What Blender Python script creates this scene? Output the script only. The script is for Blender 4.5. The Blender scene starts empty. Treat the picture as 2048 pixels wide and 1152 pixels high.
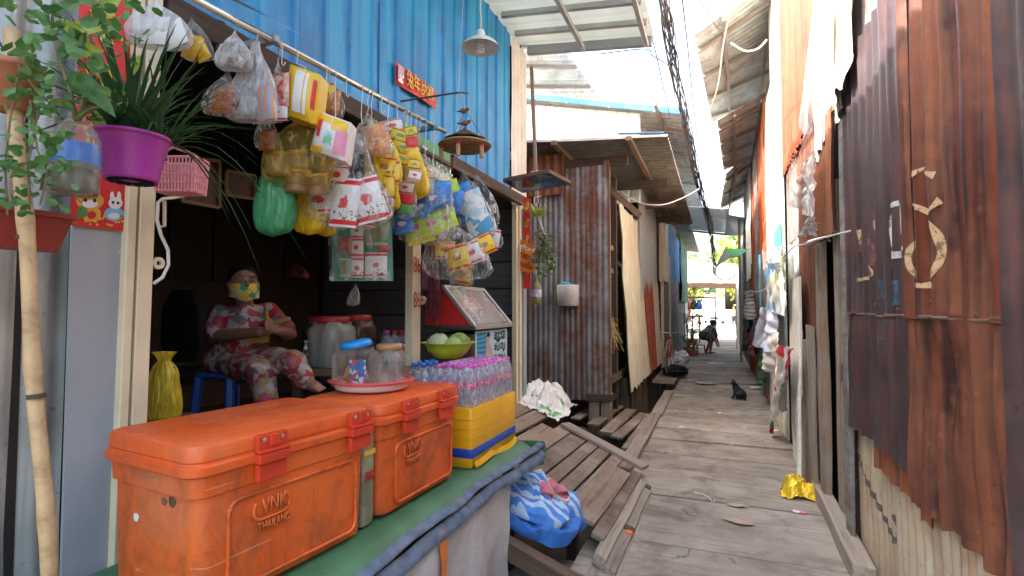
import bpy, bmesh, math, random
from mathutils import Vector, Matrix, noise
R = math.radians
rnd = random.Random(7)
V = Vector
scene = bpy.context.scene
COL = scene.collection
# ---------------------------------------------------------------- camera
F, VPX, HY, CAMZ = 1050.0, 1436.0, 615.0, 1.5
_p = math.atan((HY-576)/F); _y = math.atan((VPX-1024)*math.cos(_p)/F)
FW = V((-math.sin(_y)*math.cos(_p), math.cos(_y)*math.cos(_p), math.sin(_p)))
RT = V((math.cos(_y), math.sin(_y), 0)); UP = RT.cross(FW)
CAM = V((0, 0, CAMZ))
cd = bpy.data.cameras.new('camera'); cam = bpy.data.objects.new('camera', cd); COL.objects.link(cam)
cd.sensor_width = 36; cd.lens = 36*F/2048; cd.clip_start = .02; cd.clip_end = 2000
cam.matrix_world = Matrix(((RT.x, UP.x, -FW.x, CAM.x), (RT.y, UP.y, -FW.y, CAM.y), (RT.z, UP.z, -FW.z, CAM.z), (0, 0, 0, 1)))
scene.camera = cam
# ---------------------------------------------------------------- sky, sun, exposure
SUN_DIR = V((1.30, .36, -1.50)).normalized()          # the way the light travels
SUN_EL = math.asin(-SUN_DIR.z); SUN_AZ = math.atan2(-SUN_DIR.x, -SUN_DIR.y)
world = bpy.data.worlds.new('World'); scene.world = world; world.use_nodes = True
wn = world.node_tree.nodes; wl = world.node_tree.links
bg = wn['Background']; sky = wn.new('ShaderNodeTexSky'); sky.sky_type = 'NISHITA'
sky.sun_disc = False; sky.sun_elevation = SUN_EL; sky.sun_rotation = SUN_AZ
sky.air_density = 1.3; sky.dust_density = 8.0; sky.ozone_density = .6
wl.new(sky.outputs[0], bg.inputs[0]); bg.inputs[1].default_value = .15
sd = bpy.data.lights.new('sun', 'SUN'); sun = bpy.data.objects.new('sun', sd); COL.objects.link(sun)
sd.energy = 2.4; sd.angle = R(.6); sd.color = (1, .965, .91)
sun.rotation_euler = SUN_DIR.to_track_quat('-Z', 'Y').to_euler(); sun.location = (-6, -4, 12)
scene.view_settings.view_transform = 'Standard'; scene.view_settings.look = 'None'
scene.view_settings.gamma = 1; scene.view_settings.exposure = 3.0
scene.render.resolution_x = 1024; scene.render.resolution_y = 576
scene.cycles.max_bounces = 10; scene.cycles.diffuse_bounces = 5; scene.cycles.transparent_max_bounces = 24
# ---------------------------------------------------------------- measuring helpers
def ray(px, py): return FW + RT*((px-1024)/F) - UP*((py-576)/F)
def G(px, py, x=None, y=None, z=None, t=None):
    d = ray(px, py)
    if x is not None: t = (x-CAM.x)/d.x
    elif y is not None: t = (y-CAM.y)/d.y
    elif z is not None: t = (z-CAM.z)/d.z
    return CAM + d*t
def GP(px, py, p0, n):
    d = ray(px, py); return CAM + d*((p0-CAM).dot(n)/d.dot(n))
# ---------------------------------------------------------------- objects
WMAT = {}
def wmat(o): return WMAT[o.name] if o else Matrix()
def wloc(o): return wmat(o).translation.copy()
def tag(o, label=None, cat=None, group=None, kind=None):
    if label: o['label'] = label
    if cat: o['category'] = cat
    if group: o['group'] = group
    if kind: o['kind'] = kind
    return o
def thing(name, label, cat, loc=(0, 0, 0), group=None, rot=None):
    o = bpy.data.objects.new(name, None); COL.objects.link(o); W = Matrix.Translation(V(loc))
    if rot is not None: W = W @ rot.to_4x4()
    o.matrix_basis = W; o.empty_display_size = .05
    WMAT[o.name] = W; return tag(o, label, cat, group)
def obj(name, me, m, parent=None, loc=None, rot=None, smooth=False):
    """links mesh me; loc is in world space, rot a 3x3 or 4x4 matrix"""
    o = bpy.data.objects.new(name, me); COL.objects.link(o)
    if m is not None and not me.materials: me.materials.append(m)
    if smooth:
        for f in me.polygons: f.use_smooth = True
    loc = V(loc) if loc is not None else V((0, 0, 0))
    W = Matrix.Translation(loc)
    if rot is not None: W = W @ rot.to_4x4()
    WMAT[o.name] = W; o.parent = parent; o.matrix_basis = wmat(parent).inverted() @ W
    return o
class MB:
    def __init__(s): s.v = []; s.f = []
    def add(s, vs, fs):
        n = len(s.v); s.v += [tuple(v) for v in vs]; s.f += [tuple(i+n for i in f) for f in fs]; return s
    def box(s, c, size, rot=None):
        x, y, z = (a/2 for a in size); c = V(c)
        vs = [V(q) for q in ((-x,-y,-z),(x,-y,-z),(x,y,-z),(-x,y,-z),(-x,-y,z),(x,-y,z),(x,y,z),(-x,y,z))]
        if rot is not None: vs = [rot @ q for q in vs]
        return s.add([q+c for q in vs], [(3,2,1,0),(4,5,6,7),(0,1,5,4),(1,2,6,5),(2,3,7,6),(3,0,4,7)])
    def tube(s, pts, r, n=8, cap=True):
        pts = [V(p) for p in pts]; k = len(pts)
        rs = r if isinstance(r, (list, tuple)) else [r]*k
        vs = []; fr = None
        for i, p in enumerate(pts):
            d = (pts[min(i+1, k-1)] - pts[max(i-1, 0)])
            d = d.normalized() if d.length > 1e-9 else V((0, 0, 1))
            if fr is None: fr = d.orthogonal().normalized()
            fr = (fr - d*fr.dot(d)); fr = fr.normalized() if fr.length > 1e-6 else d.orthogonal().normalized()
            b = d.cross(fr)
            for j in range(n):
                a = 2*math.pi*j/n; vs.append(p + (fr*math.cos(a)+b*math.sin(a))*rs[i])
        fs = [(i*n+j, i*n+(j+1)%n, (i+1)*n+(j+1)%n, (i+1)*n+j) for i in range(k-1) for j in range(n)]
        if cap: fs += [tuple(range(n-1, -1, -1)), tuple((k-1)*n+j for j in range(n))]
        return s.add(vs, fs)
    def lathe(s, prof, c=(0, 0, 0), n=20, rot=None, sq=0):
        """prof: (radius, z) list; sq>0 makes the section squarish"""
        c = V(c); vs = []
        for r, z in prof:
            for j in range(n):
                a = 2*math.pi*j/n; ca, sa = math.cos(a), math.sin(a)
                k = 1 if not sq else (abs(ca)**sq+abs(sa)**sq)**(-1/sq)
                q = V((r*ca*k, r*sa*k, z)); vs.append((rot @ q if rot else q)+c)
        k = len(prof)
        fs = [(i*n+j, i*n+(j+1)%n, (i+1)*n+(j+1)%n, (i+1)*n+j) for i in range(k-1) for j in range(n)]
        return s.add(vs, fs)
    def prism(s, poly, d):
        """poly: list of 3-D points in a plane, d: extrusion vector"""
        n = len(poly); d = V(d); a = [V(p) for p in poly]
        fs = [tuple(range(n-1, -1, -1)), tuple(range(n, 2*n))] + [(i, (i+1)%n, n+(i+1)%n, n+i) for i in range(n)]
        return s.add(a+[p+d for p in a], fs)
    def grid(s, fn, nu, nv, close=False):
        vs = [fn(i/nu, j/nv) for j in range(nv+1) for i in range(nu+1)]
        return s.add(vs, [(j*(nu+1)+i, j*(nu+1)+i+1, (j+1)*(nu+1)+i+1, (j+1)*(nu+1)+i) for j in range(nv) for i in range(nu)])
    def mesh(s, name='m', off=(0, 0, 0), bevel=0, seg=2, clean=False):
        me = bpy.data.meshes.new(name); o = V(off)
        me.from_pydata([tuple(V(v)-o) for v in s.v], [], s.f)
        bm = bmesh.new(); bm.from_mesh(me)
        if clean: bmesh.ops.remove_doubles(bm, verts=bm.verts, dist=1e-5)
        bmesh.ops.recalc_face_normals(bm, faces=bm.faces)
        if bevel: bmesh.ops.bevel(bm, geom=[e for e in bm.edges], offset=bevel, segments=seg, profile=.6, affect='EDGES', clamp_overlap=True)
        bm.to_mesh(me); bm.free(); me.update(); return me
    def build(s, name, m, parent=None, loc=None, smooth=False, bevel=0, seg=2, clean=False):
        """verts are in world space; the origin goes to loc (default: the parent's, else the centre of the base)"""
        if loc is None:
            if parent: loc = wloc(parent)
            else:
                xs, ys, zs = zip(*s.v); loc = V(((min(xs)+max(xs))/2, (min(ys)+max(ys))/2, min(zs)))
        return obj(name, s.mesh(name, loc, bevel, seg, clean), m, parent, loc, smooth=smooth)
def auto_smooth(o, ang=35):
    me = o.data
    bm = bmesh.new(); bm.from_mesh(me)
    for e in bm.edges: e.smooth = len(e.link_faces) == 2 and e.calc_face_angle(0) < R(ang)
    for f in bm.faces: f.smooth = True
    bm.to_mesh(me); bm.free(); return o
def axes(p0, p1, up=V((0, 0, 1))):
    d = (V(p1)-V(p0)).normalized(); y = V(up).cross(d)
    if y.length < 1e-4: y = V((0, 1, 0)).cross(d)
    y.normalize(); z = d.cross(y)
    return Matrix((d, y, z)).transposed()
def beam(name, p0, p1, w, h, m, parent=None, up=V((0, 0, 1)), bevel=.004, rag=0, seed=None):
    """board of length |p1-p0| along its own x, width w (sideways), height h (up); p0-p1 is the centre line"""
    p0, p1 = V(p0), V(p1); L = (p1-p0).length; q = random.Random(seed if seed is not None else rnd.random())
    n = max(1, min(4, int(L/.35))) if rag else 1
    mb = MB(); vs = []; fs = []
    for i in range(n+1):
        x = -L/2+L*i/n; j = lambda: (q.random()-.5)*2*rag
        e = j()*2.5 if i in (0, n) else 0
        a, b, c, d = j(), j(), j()*.5, j()*.5
        vs += [(x+e, -w/2+a, -h/2+c), (x-e, w/2+b, -h/2+d), (x-e, w/2+b, h/2+d), (x+e, -w/2+a, h/2+c)]
    for i in range(n):
        for k in range(4): fs.append((i*4+k, i*4+(k+1)%4, (i+1)*4+(k+1)%4, (i+1)*4+k))
    fs += [(3, 2, 1, 0), tuple(n*4+k for k in range(4))]
    mb.add(vs, fs)
    b = min(bevel, w*.3, h*.3)
    return obj(name, mb.mesh(name, bevel=b, seg=1), m, parent, (p0+p1)/2, axes(p0, p1, up))
def wave_fn(pitch, amp, kind='sin'):
    def f(s):
        q = (s/pitch) % 1
        if kind == 'sin': return amp*math.cos(2*math.pi*q)
        if kind == 'rib':                       # flat pan with narrow ribs
            for a, b, y0, y1 in ((0, .72, 0, 0), (.72, .79, 0, 1), (.79, .93, 1, 1), (.93, 1.01, 1, 0)):
                if q <= b: return amp*(y0+(y1-y0)*(q-a)/(b-a))
        return 0
    return f
def corr(mb, o, u, v, w, h, pitch=.076, amp=.009, kind='sin', nv=5, dent=.006, rag=.0, top_rag=.0, seed=1, skew=None, sub=8):
    """corrugated sheet: origin o, waves run across u, sheet hangs along v; skew(s,t)-> extra Vector"""
    o, u, v = V(o), V(u).normalized(), V(v).normalized(); n = u.cross(v); f = wave_fn(pitch, amp, kind)
    if kind == 'rib': us = []; k = 0
    if kind == 'rib':
        while k*pitch < w:
            for q in (0, .2, .45, .72, .79, .93): us.append((k+q)*pitch)
            k += 1
        us = [x for x in us if x < w]+[w]
    else:
        k = max(2, int(w/pitch*sub)); us = [w*i/k for i in range(k+1)]
    vs = []
    for j in range(nv+1):
        for s_ in us:
            t = h*j/nv; e = 0
            if j == 0 and top_rag: e = top_rag*noise.noise(V((s_*5, seed*7.1, 3)))
            if j == nv and rag: e = rag*(noise.noise(V((s_*6, seed*3.3, 0)))+.6*noise.noise(V((s_*25, seed, 5))))
            q = o+u*s_+v*(t+e)+n*(f(s_)+dent*noise.noise(V((s_*2.5, t*2.5, seed*5.7)))*2)
            if skew: q += skew(s_/w, t/h)
            vs.append(q)
    k = len(us)
    fs = [(j*k+i, j*k+i+1, (j+1)*k+i+1, (j+1)*k+i) for j in range(nv) for i in range(k-1)]
    return mb.add(vs, fs)
def text(name, body, m, parent, loc, xdir, ydir, size, extrude=.001, align='CENTER', fitw=None, bold=0):
    c = bpy.data.curves.new(name, 'FONT'); c.body = body; c.size = 1; c.extrude = 0; c.align_x = align; c.align_y = 'CENTER'; c.offset = bold
    t = bpy.data.objects.new(name+'_tmp', c); COL.objects.link(t)
    dg = bpy.context.evaluated_depsgraph_get(); me = bpy.data.meshes.new_from_object(t.evaluated_get(dg))
    bpy.data.objects.remove(t); bpy.data.curves.remove(c)
    x = V(xdir).normalized(); y = V(ydir); y = (y-x*y.dot(x)).normalized(); z = x.cross(y)
    xs = [v.co.x for v in me.vertices] or [0, 1]
    sx = fitw/(max(xs)-min(xs)) if fitw else size
    for v in me.vertices: v.co = V((v.co.x*sx, v.co.y*size, v.co.z))
    if extrude:
        bm = bmesh.new(); bm.from_mesh(me)
        r = bmesh.ops.extrude_face_region(bm, geom=list(bm.faces))
        for g in r['geom']:
            if isinstance(g, bmesh.types.BMVert): g.co.z += extrude
        bmesh.ops.recalc_face_normals(bm, faces=bm.faces); bm.to_mesh(me); bm.free()
    me.materials.clear()
    return obj(name, me, m, parent, loc, Matrix((x, y, z)).transposed())
def remesh(mb, voxel=.01, smooth=4, name='m', off=(0, 0, 0), dec=None):
    """melts overlapping solids into one continuous skin"""
    me = mb.mesh(name, off); t = bpy.data.objects.new('tmp', me); COL.objects.link(t)
    r = t.modifiers.new('r', 'REMESH'); r.mode = 'VOXEL'; r.voxel_size = voxel
    if smooth: s = t.modifiers.new('s', 'SMOOTH'); s.factor = .5; s.iterations = smooth
    dg = bpy.context.evaluated_depsgraph_get(); out = bpy.data.meshes.new_from_object(t.evaluated_get(dg))
    bpy.data.objects.remove(t); out.materials.clear()
    for f in out.polygons: f.use_smooth = True
    return out
def ball(mb, c, r, n=12, rot=None):
    if not isinstance(r, (tuple, list)): r = (r, r, r)
    c = V(c); k = n//2+1; vs = []; 
    for i in range(1, k):
        th = math.pi*i/k
        for j in range(n):
            a = 2*math.pi*j/n; q = V((r[0]*math.sin(th)*math.cos(a), r[1]*math.sin(th)*math.sin(a), r[2]*math.cos(th)))
            vs.append((rot @ q if rot else q)+c)
    a, b = V((0, 0, r[2])), V((0, 0, -r[2]))
    if rot: a, b = rot @ a, rot @ b
    vs += [a+c, b+c]; m = len(vs)
    fs = [(i*n+j, (i+1)*n+j, (i+1)*n+(j+1)%n, i*n+(j+1)%n) for i in range(k-2) for j in range(n)]
    fs += [(m-2, j, (j+1)%n) for j in range(n)] + [(m-1, (k-2)*n+(j+1)%n, (k-2)*n+j) for j in range(n)]
    return mb.add(vs, fs)
def capsule(mb, a, b, ra, rb, n=12):
    a, b = V(a), V(b); d = (b-a); L = d.length; d.normalize()
    pts = [a-d*ra*.98, a-d*ra*.7, a-d*ra*.3, a, b, b+d*rb*.3, b+d*rb*.7, b+d*rb*.98]
    return mb.tube(pts, [ra*.2, ra*.72, ra*.955, ra, rb, rb*.955, rb*.72, rb*.2], n)
def lpart(name, mb, m, parent, loc=(0, 0, 0), rot=None, smooth=False, bevel=0, seg=2, sm=None, clean=False):
    """part built in its parent's own space; loc/rot are relative to the parent"""
    me = mb if isinstance(mb, bpy.types.Mesh) else mb.mesh(name, (0, 0, 0), bevel, seg, clean)
    W = wmat(parent) @ Matrix.Translation(V(loc)) @ (rot.to_4x4() if rot is not None else Matrix())
    o = obj(name, me, m, parent, W.translation, W.to_3x3(), smooth)
    if sm: auto_smooth(o, sm)
    return o
def rotz(a): return Matrix.Rotation(a, 3, 'Z')
# ---------------------------------------------------------------- materials
def newmat(name):
    m = bpy.data.materials.new(name); m.use_nodes = True
    return m, m.node_tree.nodes, m.node_tree.links, m.node_tree.nodes['Principled BSDF']
def rgba(c): return (c[0], c[1], c[2], 1)
def coords(N, L, scale=(1, 1, 1), rand=True, kind='Object'):
    tc = N.new('ShaderNodeTexCoord'); mp = N.new('ShaderNodeMapping'); mp.inputs['Scale'].default_value = scale
    if rand:
        oi = N.new('ShaderNodeObjectInfo'); ad = N.new('ShaderNodeVectorMath'); ad.operation = 'MULTIPLY_ADD'
        cb = N.new('ShaderNodeCombineXYZ')
        for i in range(3): L.new(oi.outputs['Random'], cb.inputs[i])
        L.new(cb.outputs[0], ad.inputs[0]); ad.inputs[1].default_value = (17, 23, 31); L.new(tc.outputs[kind], ad.inputs[2])
        L.new(ad.outputs[0], mp.inputs[0])
    else: L.new(tc.outputs[kind], mp.inputs[0])
    return mp.outputs[0]
def tex(N, L, vec, scale, detail=4, rough=.55, dist=0):
    n = N.new('ShaderNodeTexNoise'); n.inputs['Scale'].default_value = scale; n.inputs['Detail'].default_value = detail
    n.inputs['Roughness'].default_value = rough; n.inputs['Distortion'].default_value = dist
    L.new(vec, n.inputs['Vector']); return n.outputs[0]
def ramp(N, L, fac, stops, const=False):
    r = N.new('ShaderNodeValToRGB'); e = r.color_ramp.elements
    if const: r.color_ramp.interpolation = 'CONSTANT'
    while len(e) < len(stops): e.new(.5)
    for i, (p, c) in enumerate(stops):
        e[i].position = p; e[i].color = rgba(c) if hasattr(c, '__len__') else (c, c, c, 1)
    L.new(fac, r.inputs[0]); return r.outputs[0]
def mix(N, L, fac, a, b, mode='MIX'):
    m = N.new('ShaderNodeMix'); m.data_type = 'RGBA'; m.blend_type = mode
    for s, k in ((fac, 0), (a, 6), (b, 7)):
        if isinstance(s, (int, float)): m.inputs[k].default_value = s
        elif isinstance(s, tuple): m.inputs[k].default_value = rgba(s)
        else: L.new(s, m.inputs[k])
    return m.outputs[2]
def bump(N, L, B, h, strength=.3, dist=.01):
    b = N.new('ShaderNodeBump'); b.inputs['Strength'].default_value = strength; b.inputs['Distance'].default_value = dist
    L.new(h, b.inputs['Height']); L.new(b.outputs[0], B.inputs['Normal'])
def plain(name, c, rough=.6, var=.2, scale=6, bmp=0, bscale=30, metal=0, dirt=None, spec=.5, coat=0, rand=True):
    m, N, L, B = newmat(name); vec = coords(N, L, rand=rand)
    n = tex(N, L, vec, scale, 5, .6)
    col = ramp(N, L, n, [(.3, tuple(x*(1-var) for x in c)), (.7, tuple(min(1, x*(1+var)) for x in c))])
    if dirt:
        n2 = tex(N, L, vec, scale*.6, 6, .65, .6); k = ramp(N, L, n2, [(dirt[1], 0.), (dirt[1]+.2, dirt[2])])
        col = mix(N, L, k, col, dirt[0])
    L.new(col, B.inputs['Base Color']); B.inputs['Roughness'].default_value = rough; B.inputs['Metallic'].default_value = metal
    B.inputs['Specular IOR Level'].default_value = spec
    if coat: B.inputs['Coat Weight'].default_value = coat
    if bmp: bump(N, L, B, tex(N, L, vec, bscale, 4), bmp)
    return m
def sheetmetal(name, base, rust=((.13, .035, .015), (.33, .10, .03)), amount=.5, soft=.12, streak=(7, 7, .55), rough=.6, metal=.15, dirt=.35, fade=None, blot=2.2):
    """painted or zinc sheet with rust streaks running down it"""
    m, N, L, B = newmat(name); vec = coords(N, L, streak); v2 = coords(N, L, (1, 1, 1))
    a = tex(N, L, vec, 1.0, 6, .62, .3); b = tex(N, L, v2, blot, 6, .62, .4)
    ad = N.new('ShaderNodeMath'); ad.operation = 'MULTIPLY_ADD'; L.new(a, ad.inputs[0]); ad.inputs[1].default_value = .46
    fn_ = tex(N, L, v2, 13, 8, .75, .5); mf = N.new('ShaderNodeMath'); mf.operation = 'MULTIPLY'; mf.inputs[1].default_value = .24; L.new(fn_, mf.inputs[0])
    mb_ = N.new('ShaderNodeMath'); mb_.operation = 'MULTIPLY_ADD'; mb_.inputs[1].default_value = .30; L.new(b, mb_.inputs[0]); L.new(mf.outputs[0], mb_.inputs[2]); L.new(mb_.outputs[0], ad.inputs[2])
    th = .5+(.5-amount)*.32
    mask = ramp(N, L, ad.outputs[0], [(max(0, th-soft*.5), 0.), (min(1, th+soft*.5), 1.)])
    c = tex(N, L, vec, 2.2, 4); c9 = tex(N, L, v2, 9, 8, .78, .8); c = mix(N, L, .45, c, c9); rc = ramp(N, L, c, [(.36, rust[0]), (.62, rust[1])]); fl = tex(N, L, v2, 26, 6, .8); rc = mix(N, L, ramp(N, L, fl, [(.60, 0.), (.68, .45)]), rc, tuple(min(1, x*1.9+.03) for x in rust[1]))
    bs = tex(N, L, v2, 3.5, 5); bc = ramp(N, L, bs, [(.3, tuple(x*(1-dirt) for x in base)), (.7, tuple(min(1, x*(1+dirt*.5)) for x in base))])
    if fade:
        fk = ramp(N, L, tex(N, L, vec, 1.4, 3), [(.45, 0.), (.62, 1.)]); bc = mix(N, L, fk, bc, fade)
    sp = tex(N, L, v2, 40, 3); sk = ramp(N, L, sp, [(.66, 0.), (.72, .5)])
    col = mix(N, L, mask, bc, rc); col = mix(N, L, sk, col, tuple(x*.35 for x in rust[0]))
    L.new(col, B.inputs['Base Color'])
    rr = ramp(N, L, mask, [(0, rough), (1, .92)]); L.new(rr, B.inputs['Roughness'])
    mm = ramp(N, L, mask, [(0, metal), (1, 0.)]); L.new(mm, B.inputs['Metallic'])
    bump(N, L, B, tex(N, L, v2, 18, 5), .25, .01)
    return m
def wood(name, c, dark, gs=1, rough=.8, rvar=.35, dirt=None):
    m, N, L, B = newmat(name); vec = coords(N, L, (1.2*gs, 26*gs, 26*gs)); v2 = coords(N, L)
    g = tex(N, L, vec, 1.0, 6, .7, .5); col = ramp(N, L, g, [(.28, dark), (.5, c), (.75, tuple(min(1, x*1.25) for x in c))])
    oi = N.new('ShaderNodeObjectInfo'); rv = ramp(N, L, oi.outputs['Random'], [(0, 1-rvar), (1, 1+rvar*.4)])
    col = mix(N, L, 1.0, col, rv, 'MULTIPLY')
    if dirt:
        k = ramp(N, L, tex(N, L, v2, 3, 5, .65), [(.45, 0.), (.62, dirt[1])]); col = mix(N, L, k, col, dirt[0])
    L.new(col, B.inputs['Base Color']); B.inputs['Roughness'].default_value = rough
    bump(N, L, B, g, .55, .008); return m
def clear(name, tint=(.9, .92, .92), body=.22, rough=.12, wr=14, hi=.6, print_=None):
    """thin clear plastic: mostly see-through, milky and shiny along its wrinkles"""
    m, N, L, B = newmat(name); vec = coords(N, L, (1, 1, .3))
    B.inputs['Base Color'].default_value = rgba(tint); B.inputs['Roughness'].default_value = rough
    n = tex(N, L, vec, wr*1.9, 4, .55, .8); bump(N, L, B, n, .9, .02)
    tr = N.new('ShaderNodeBsdfTransparent'); tr.inputs[0].default_value = rgba(tuple(min(1, .55+.45*x) for x in tint))
    ms = N.new('ShaderNodeMixShader'); lw = N.new('ShaderNodeLayerWeight'); lw.inputs[0].default_value = .35
    k = ramp(N, L, n, [(.48, body), (.66, min(1, body+.38))])
    mx = N.new('ShaderNodeMath'); mx.operation = 'MULTIPLY_ADD'; mx.inputs[1].default_value = hi; mx.use_clamp = True
    L.new(lw.outputs['Facing'], mx.inputs[0]); L.new(k, mx.inputs[2])
    L.new(mx.outputs[0], ms.inputs[0]); L.new(tr.outputs[0], ms.inputs[1]); L.new(B.outputs[0], ms.inputs[2])
    L.new(ms.outputs[0], N['Material Output'].inputs[0]); return m
def printed(name, cols, scale=14, rough=.3, stretch=(1, 1, 1), rnds=.9):
    """printed wrapper: irregular patches of a few flat inks"""
    m, N, L, B = newmat(name); vec = coords(N, L, stretch)
    v = N.new('ShaderNodeTexVoronoi'); v.inputs['Scale'].default_value = scale; v.inputs['Randomness'].default_value = rnds
    d = N.new('ShaderNodeVectorMath'); d.operation = 'MULTIPLY_ADD'; nn = N.new('ShaderNodeTexNoise'); nn.inputs['Scale'].default_value = scale*.8
    L.new(vec, nn.inputs['Vector']); L.new(nn.outputs['Color'], d.inputs[0]); d.inputs[1].default_value = (.08,)*3; L.new(vec, d.inputs[2]); L.new(d.outputs[0], v.inputs['Vector'])
    sp = N.new('ShaderNodeSeparateColor'); L.new(v.outputs['Color'], sp.inputs[0])
    col = ramp(N, L, sp.outputs[0], [(i/len(cols), c) for i, c in enumerate(cols)], True)
    L.new(col, B.inputs['Base Color']); B.inputs['Roughness'].default_value = rough
    bump(N, L, B, tex(N, L, vec, scale*1.5, 3), .35, .006); return m
def packet_print(name, body, band, logo, ink=(.04, .04, .05), rough=.28):
    """one printed sachet: bands at both ends, a blot of a logo, lines of small print"""
    m, N, L, B = newmat(name); tc = N.new('ShaderNodeTexCoord'); s = N.new('ShaderNodeSeparateXYZ'); L.new(tc.outputs['Generated'], s.inputs[0]); vo = coords(N, L)
    def mth(op, a, b_=None):
        q = N.new('ShaderNodeMath'); q.operation = op
        for k, x in ((0, a), (1, b_)):
            if x is None: continue
            if isinstance(x, (int, float)): q.inputs[k].default_value = x
            else: L.new(x, q.inputs[k])
        return q.outputs[0]
    nz = tex(N, L, vo, 22, 3); dz_ = mth('ABSOLUTE', mth('SUBTRACT', s.outputs[2], .5)); dx_ = mth('ABSOLUTE', mth('SUBTRACT', s.outputs[0], .5))
    kb = ramp(N, L, dz_, [(.355, 0.), (.36, 1.), (.45, 1.), (.455, 0.)])
    rr = mth('ADD', mth('ADD', mth('MULTIPLY', dx_, dx_), mth('MULTIPLY', mth('MULTIPLY', dz_, dz_), 2.2)), mth('MULTIPLY', nz, .16))
    kl = ramp(N, L, rr, [(.115, 1.), (.122, 0.)]); col = mix(N, L, kl, body, logo)
    oi = N.new('ShaderNodeObjectInfo'); l2 = tex(N, L, vo, 70, 2); kt = ramp(N, L, l2, [(.60, 0.), (.62, 1.)]); kz = ramp(N, L, mth('ABSOLUTE', mth('SUBTRACT', s.outputs[2], .24)), [(.10, 1.), (.105, 0.)]); kt = mix(N, L, kz, (0, 0, 0), kt)
    col = mix(N, L, kt, col, ink); col = mix(N, L, kb, col, band)
    L.new(col, B.inputs['Base Color']); B.inputs['Roughness'].default_value = rough; bump(N, L, B, tex(N, L, vo, 40, 3), .5, .006); return m
def stripes(name, a, b, axis=0, freq=10, duty=.5, rough=.8, dirt=None, wob=.02, soft=.03):
    m, N, L, B = newmat(name); vec = coords(N, L, rand=False); s = N.new('ShaderNodeSeparateXYZ')
    L.new(vec, s.inputs[0]); n = tex(N, L, vec, 6, 3)
    w = N.new('ShaderNodeMath'); w.operation = 'MULTIPLY_ADD'; w.inputs[1].default_value = wob*2; L.new(n, w.inputs[0]); L.new(s.outputs[axis], w.inputs[2])
    f = N.new('ShaderNodeMath'); f.operation = 'MULTIPLY'; f.inputs[1].default_value = freq; L.new(w.outputs[0], f.inputs[0])
    fr = N.new('ShaderNodeMath'); fr.operation = 'FRACT'; L.new(f.outputs[0], fr.inputs[0])
    col = ramp(N, L, fr.outputs[0], [(duty-soft, a), (duty+soft, b), (1-soft, b), (1, a)])
    k = ramp(N, L, tex(N, L, vec, 9, 5, .7), [(.45, 0.), (.7, .35)]); col = mix(N, L, k, col, dirt or tuple(x*.6 for x in b))
    L.new(col, B.inputs['Base Color']); B.inputs['Roughness'].default_value = rough
    bump(N, L, B, tex(N, L, vec, 60, 2), .2, .004); return m
def leafmat(name, c, c2, rough=.45):
    m, N, L, B = newmat(name); vec = coords(N, L)
    col = ramp(N, L, tex(N, L, vec, 9, 3), [(.3, c), (.7, c2)]); L.new(col, B.inputs['Base Color'])
    B.inputs['Roughness'].default_value = rough
    tl = N.new('ShaderNodeBsdfTranslucent'); L.new(col, tl.inputs[0]); ms = N.new('ShaderNodeMixShader'); ms.inputs[0].default_value = .3
    L.new(B.outputs[0], ms.inputs[1]); L.new(tl.outputs[0], ms.inputs[2]); L.new(ms.outputs[0], N['Material Output'].inputs[0]); return m
def flat(name, c, rough=.5, metal=0, spec=.5):
    m, N, L, B = newmat(name); B.inputs['Base Color'].default_value = rgba(c); B.inputs['Roughness'].default_value = rough
    B.inputs['Metallic'].default_value = metal; B.inputs['Specular IOR Level'].default_value = spec; return m

M = {}
RU = ((.10, .028, .014), (.30, .085, .022))
M['blue'] = sheetmetal('blue painted sheet', (.008, .22, .50), amount=.12, soft=.1, rough=.5, metal=.0, dirt=.3, fade=(.02, .31, .56), streak=(5, 5, .35))
M['zinc'] = sheetmetal('zinc sheet', (.42, .44, .42), amount=.10, rough=.42, metal=.25, dirt=.45, fade=(.24, .26, .25), streak=(9, 9, .5))
M['zincdirty'] = sheetmetal('weathered zinc sheet', (.27, .275, .275), ((.085, .035, .022), (.20, .085, .045)), .36, .16, rough=.5, metal=.35, dirt=.5, streak=(14, 14, .45))
M['rusty'] = sheetmetal('rusty zinc sheet', (.235, .235, .235), ((.085, .032, .02), (.20, .075, .036)), .46, .10, rough=.55, metal=.3, dirt=.5, streak=(13, 13, .42))
M['rustmid'] = sheetmetal('rust brown sheet', (.22, .13, .09), RU, .72, .3, rough=.7, metal=.1, dirt=.5, streak=(14, 14, .5))
M['rustred'] = sheetmetal('red brown rusted sheet', (.066, .034, .032), ((.105, .036, .022), (.215, .074, .032)), .50, .12, rough=.40, metal=.2, dirt=.5, streak=(12, 12, .5), fade=(.15, .040, .022))
M['purple'] = sheetmetal('dark purple brown sheet', (.094, .068, .075), ((.085, .024, .018), (.15, .042, .024)), .27, .16, rough=.38, metal=.25, dirt=.45, streak=(10, 10, .4), fade=(.062, .042, .046))
M['cream'] = sheetmetal('cream rust streaked sheet', (.50, .46, .38), ((.22, .10, .03), (.42, .25, .10)), .40, .3, rough=.7, metal=0, dirt=.3, streak=(22, 22, .8))
M['creamfibre'] = sheetmetal('aged cream fibre sheet', (.66, .60, .47), ((.34, .27, .17), (.48, .40, .28)), .35, .35, rough=.8, metal=0, dirt=.2)
M['redsheet'] = sheetmetal('faded red sheet', (.36, .085, .055), RU, .25, .2, rough=.6, metal=0)
M['orangesheet'] = sheetmetal('orange painted sheet', (.20, .030, .007), ((.20, .04, .015), (.45, .12, .03)), .30, .25, rough=.5, metal=0, dirt=.25)
M['whitesheet'] = sheetmetal('white sheet', (.78, .78, .72), amount=.08, rough=.5, metal=.1, dirt=.12)
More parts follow.
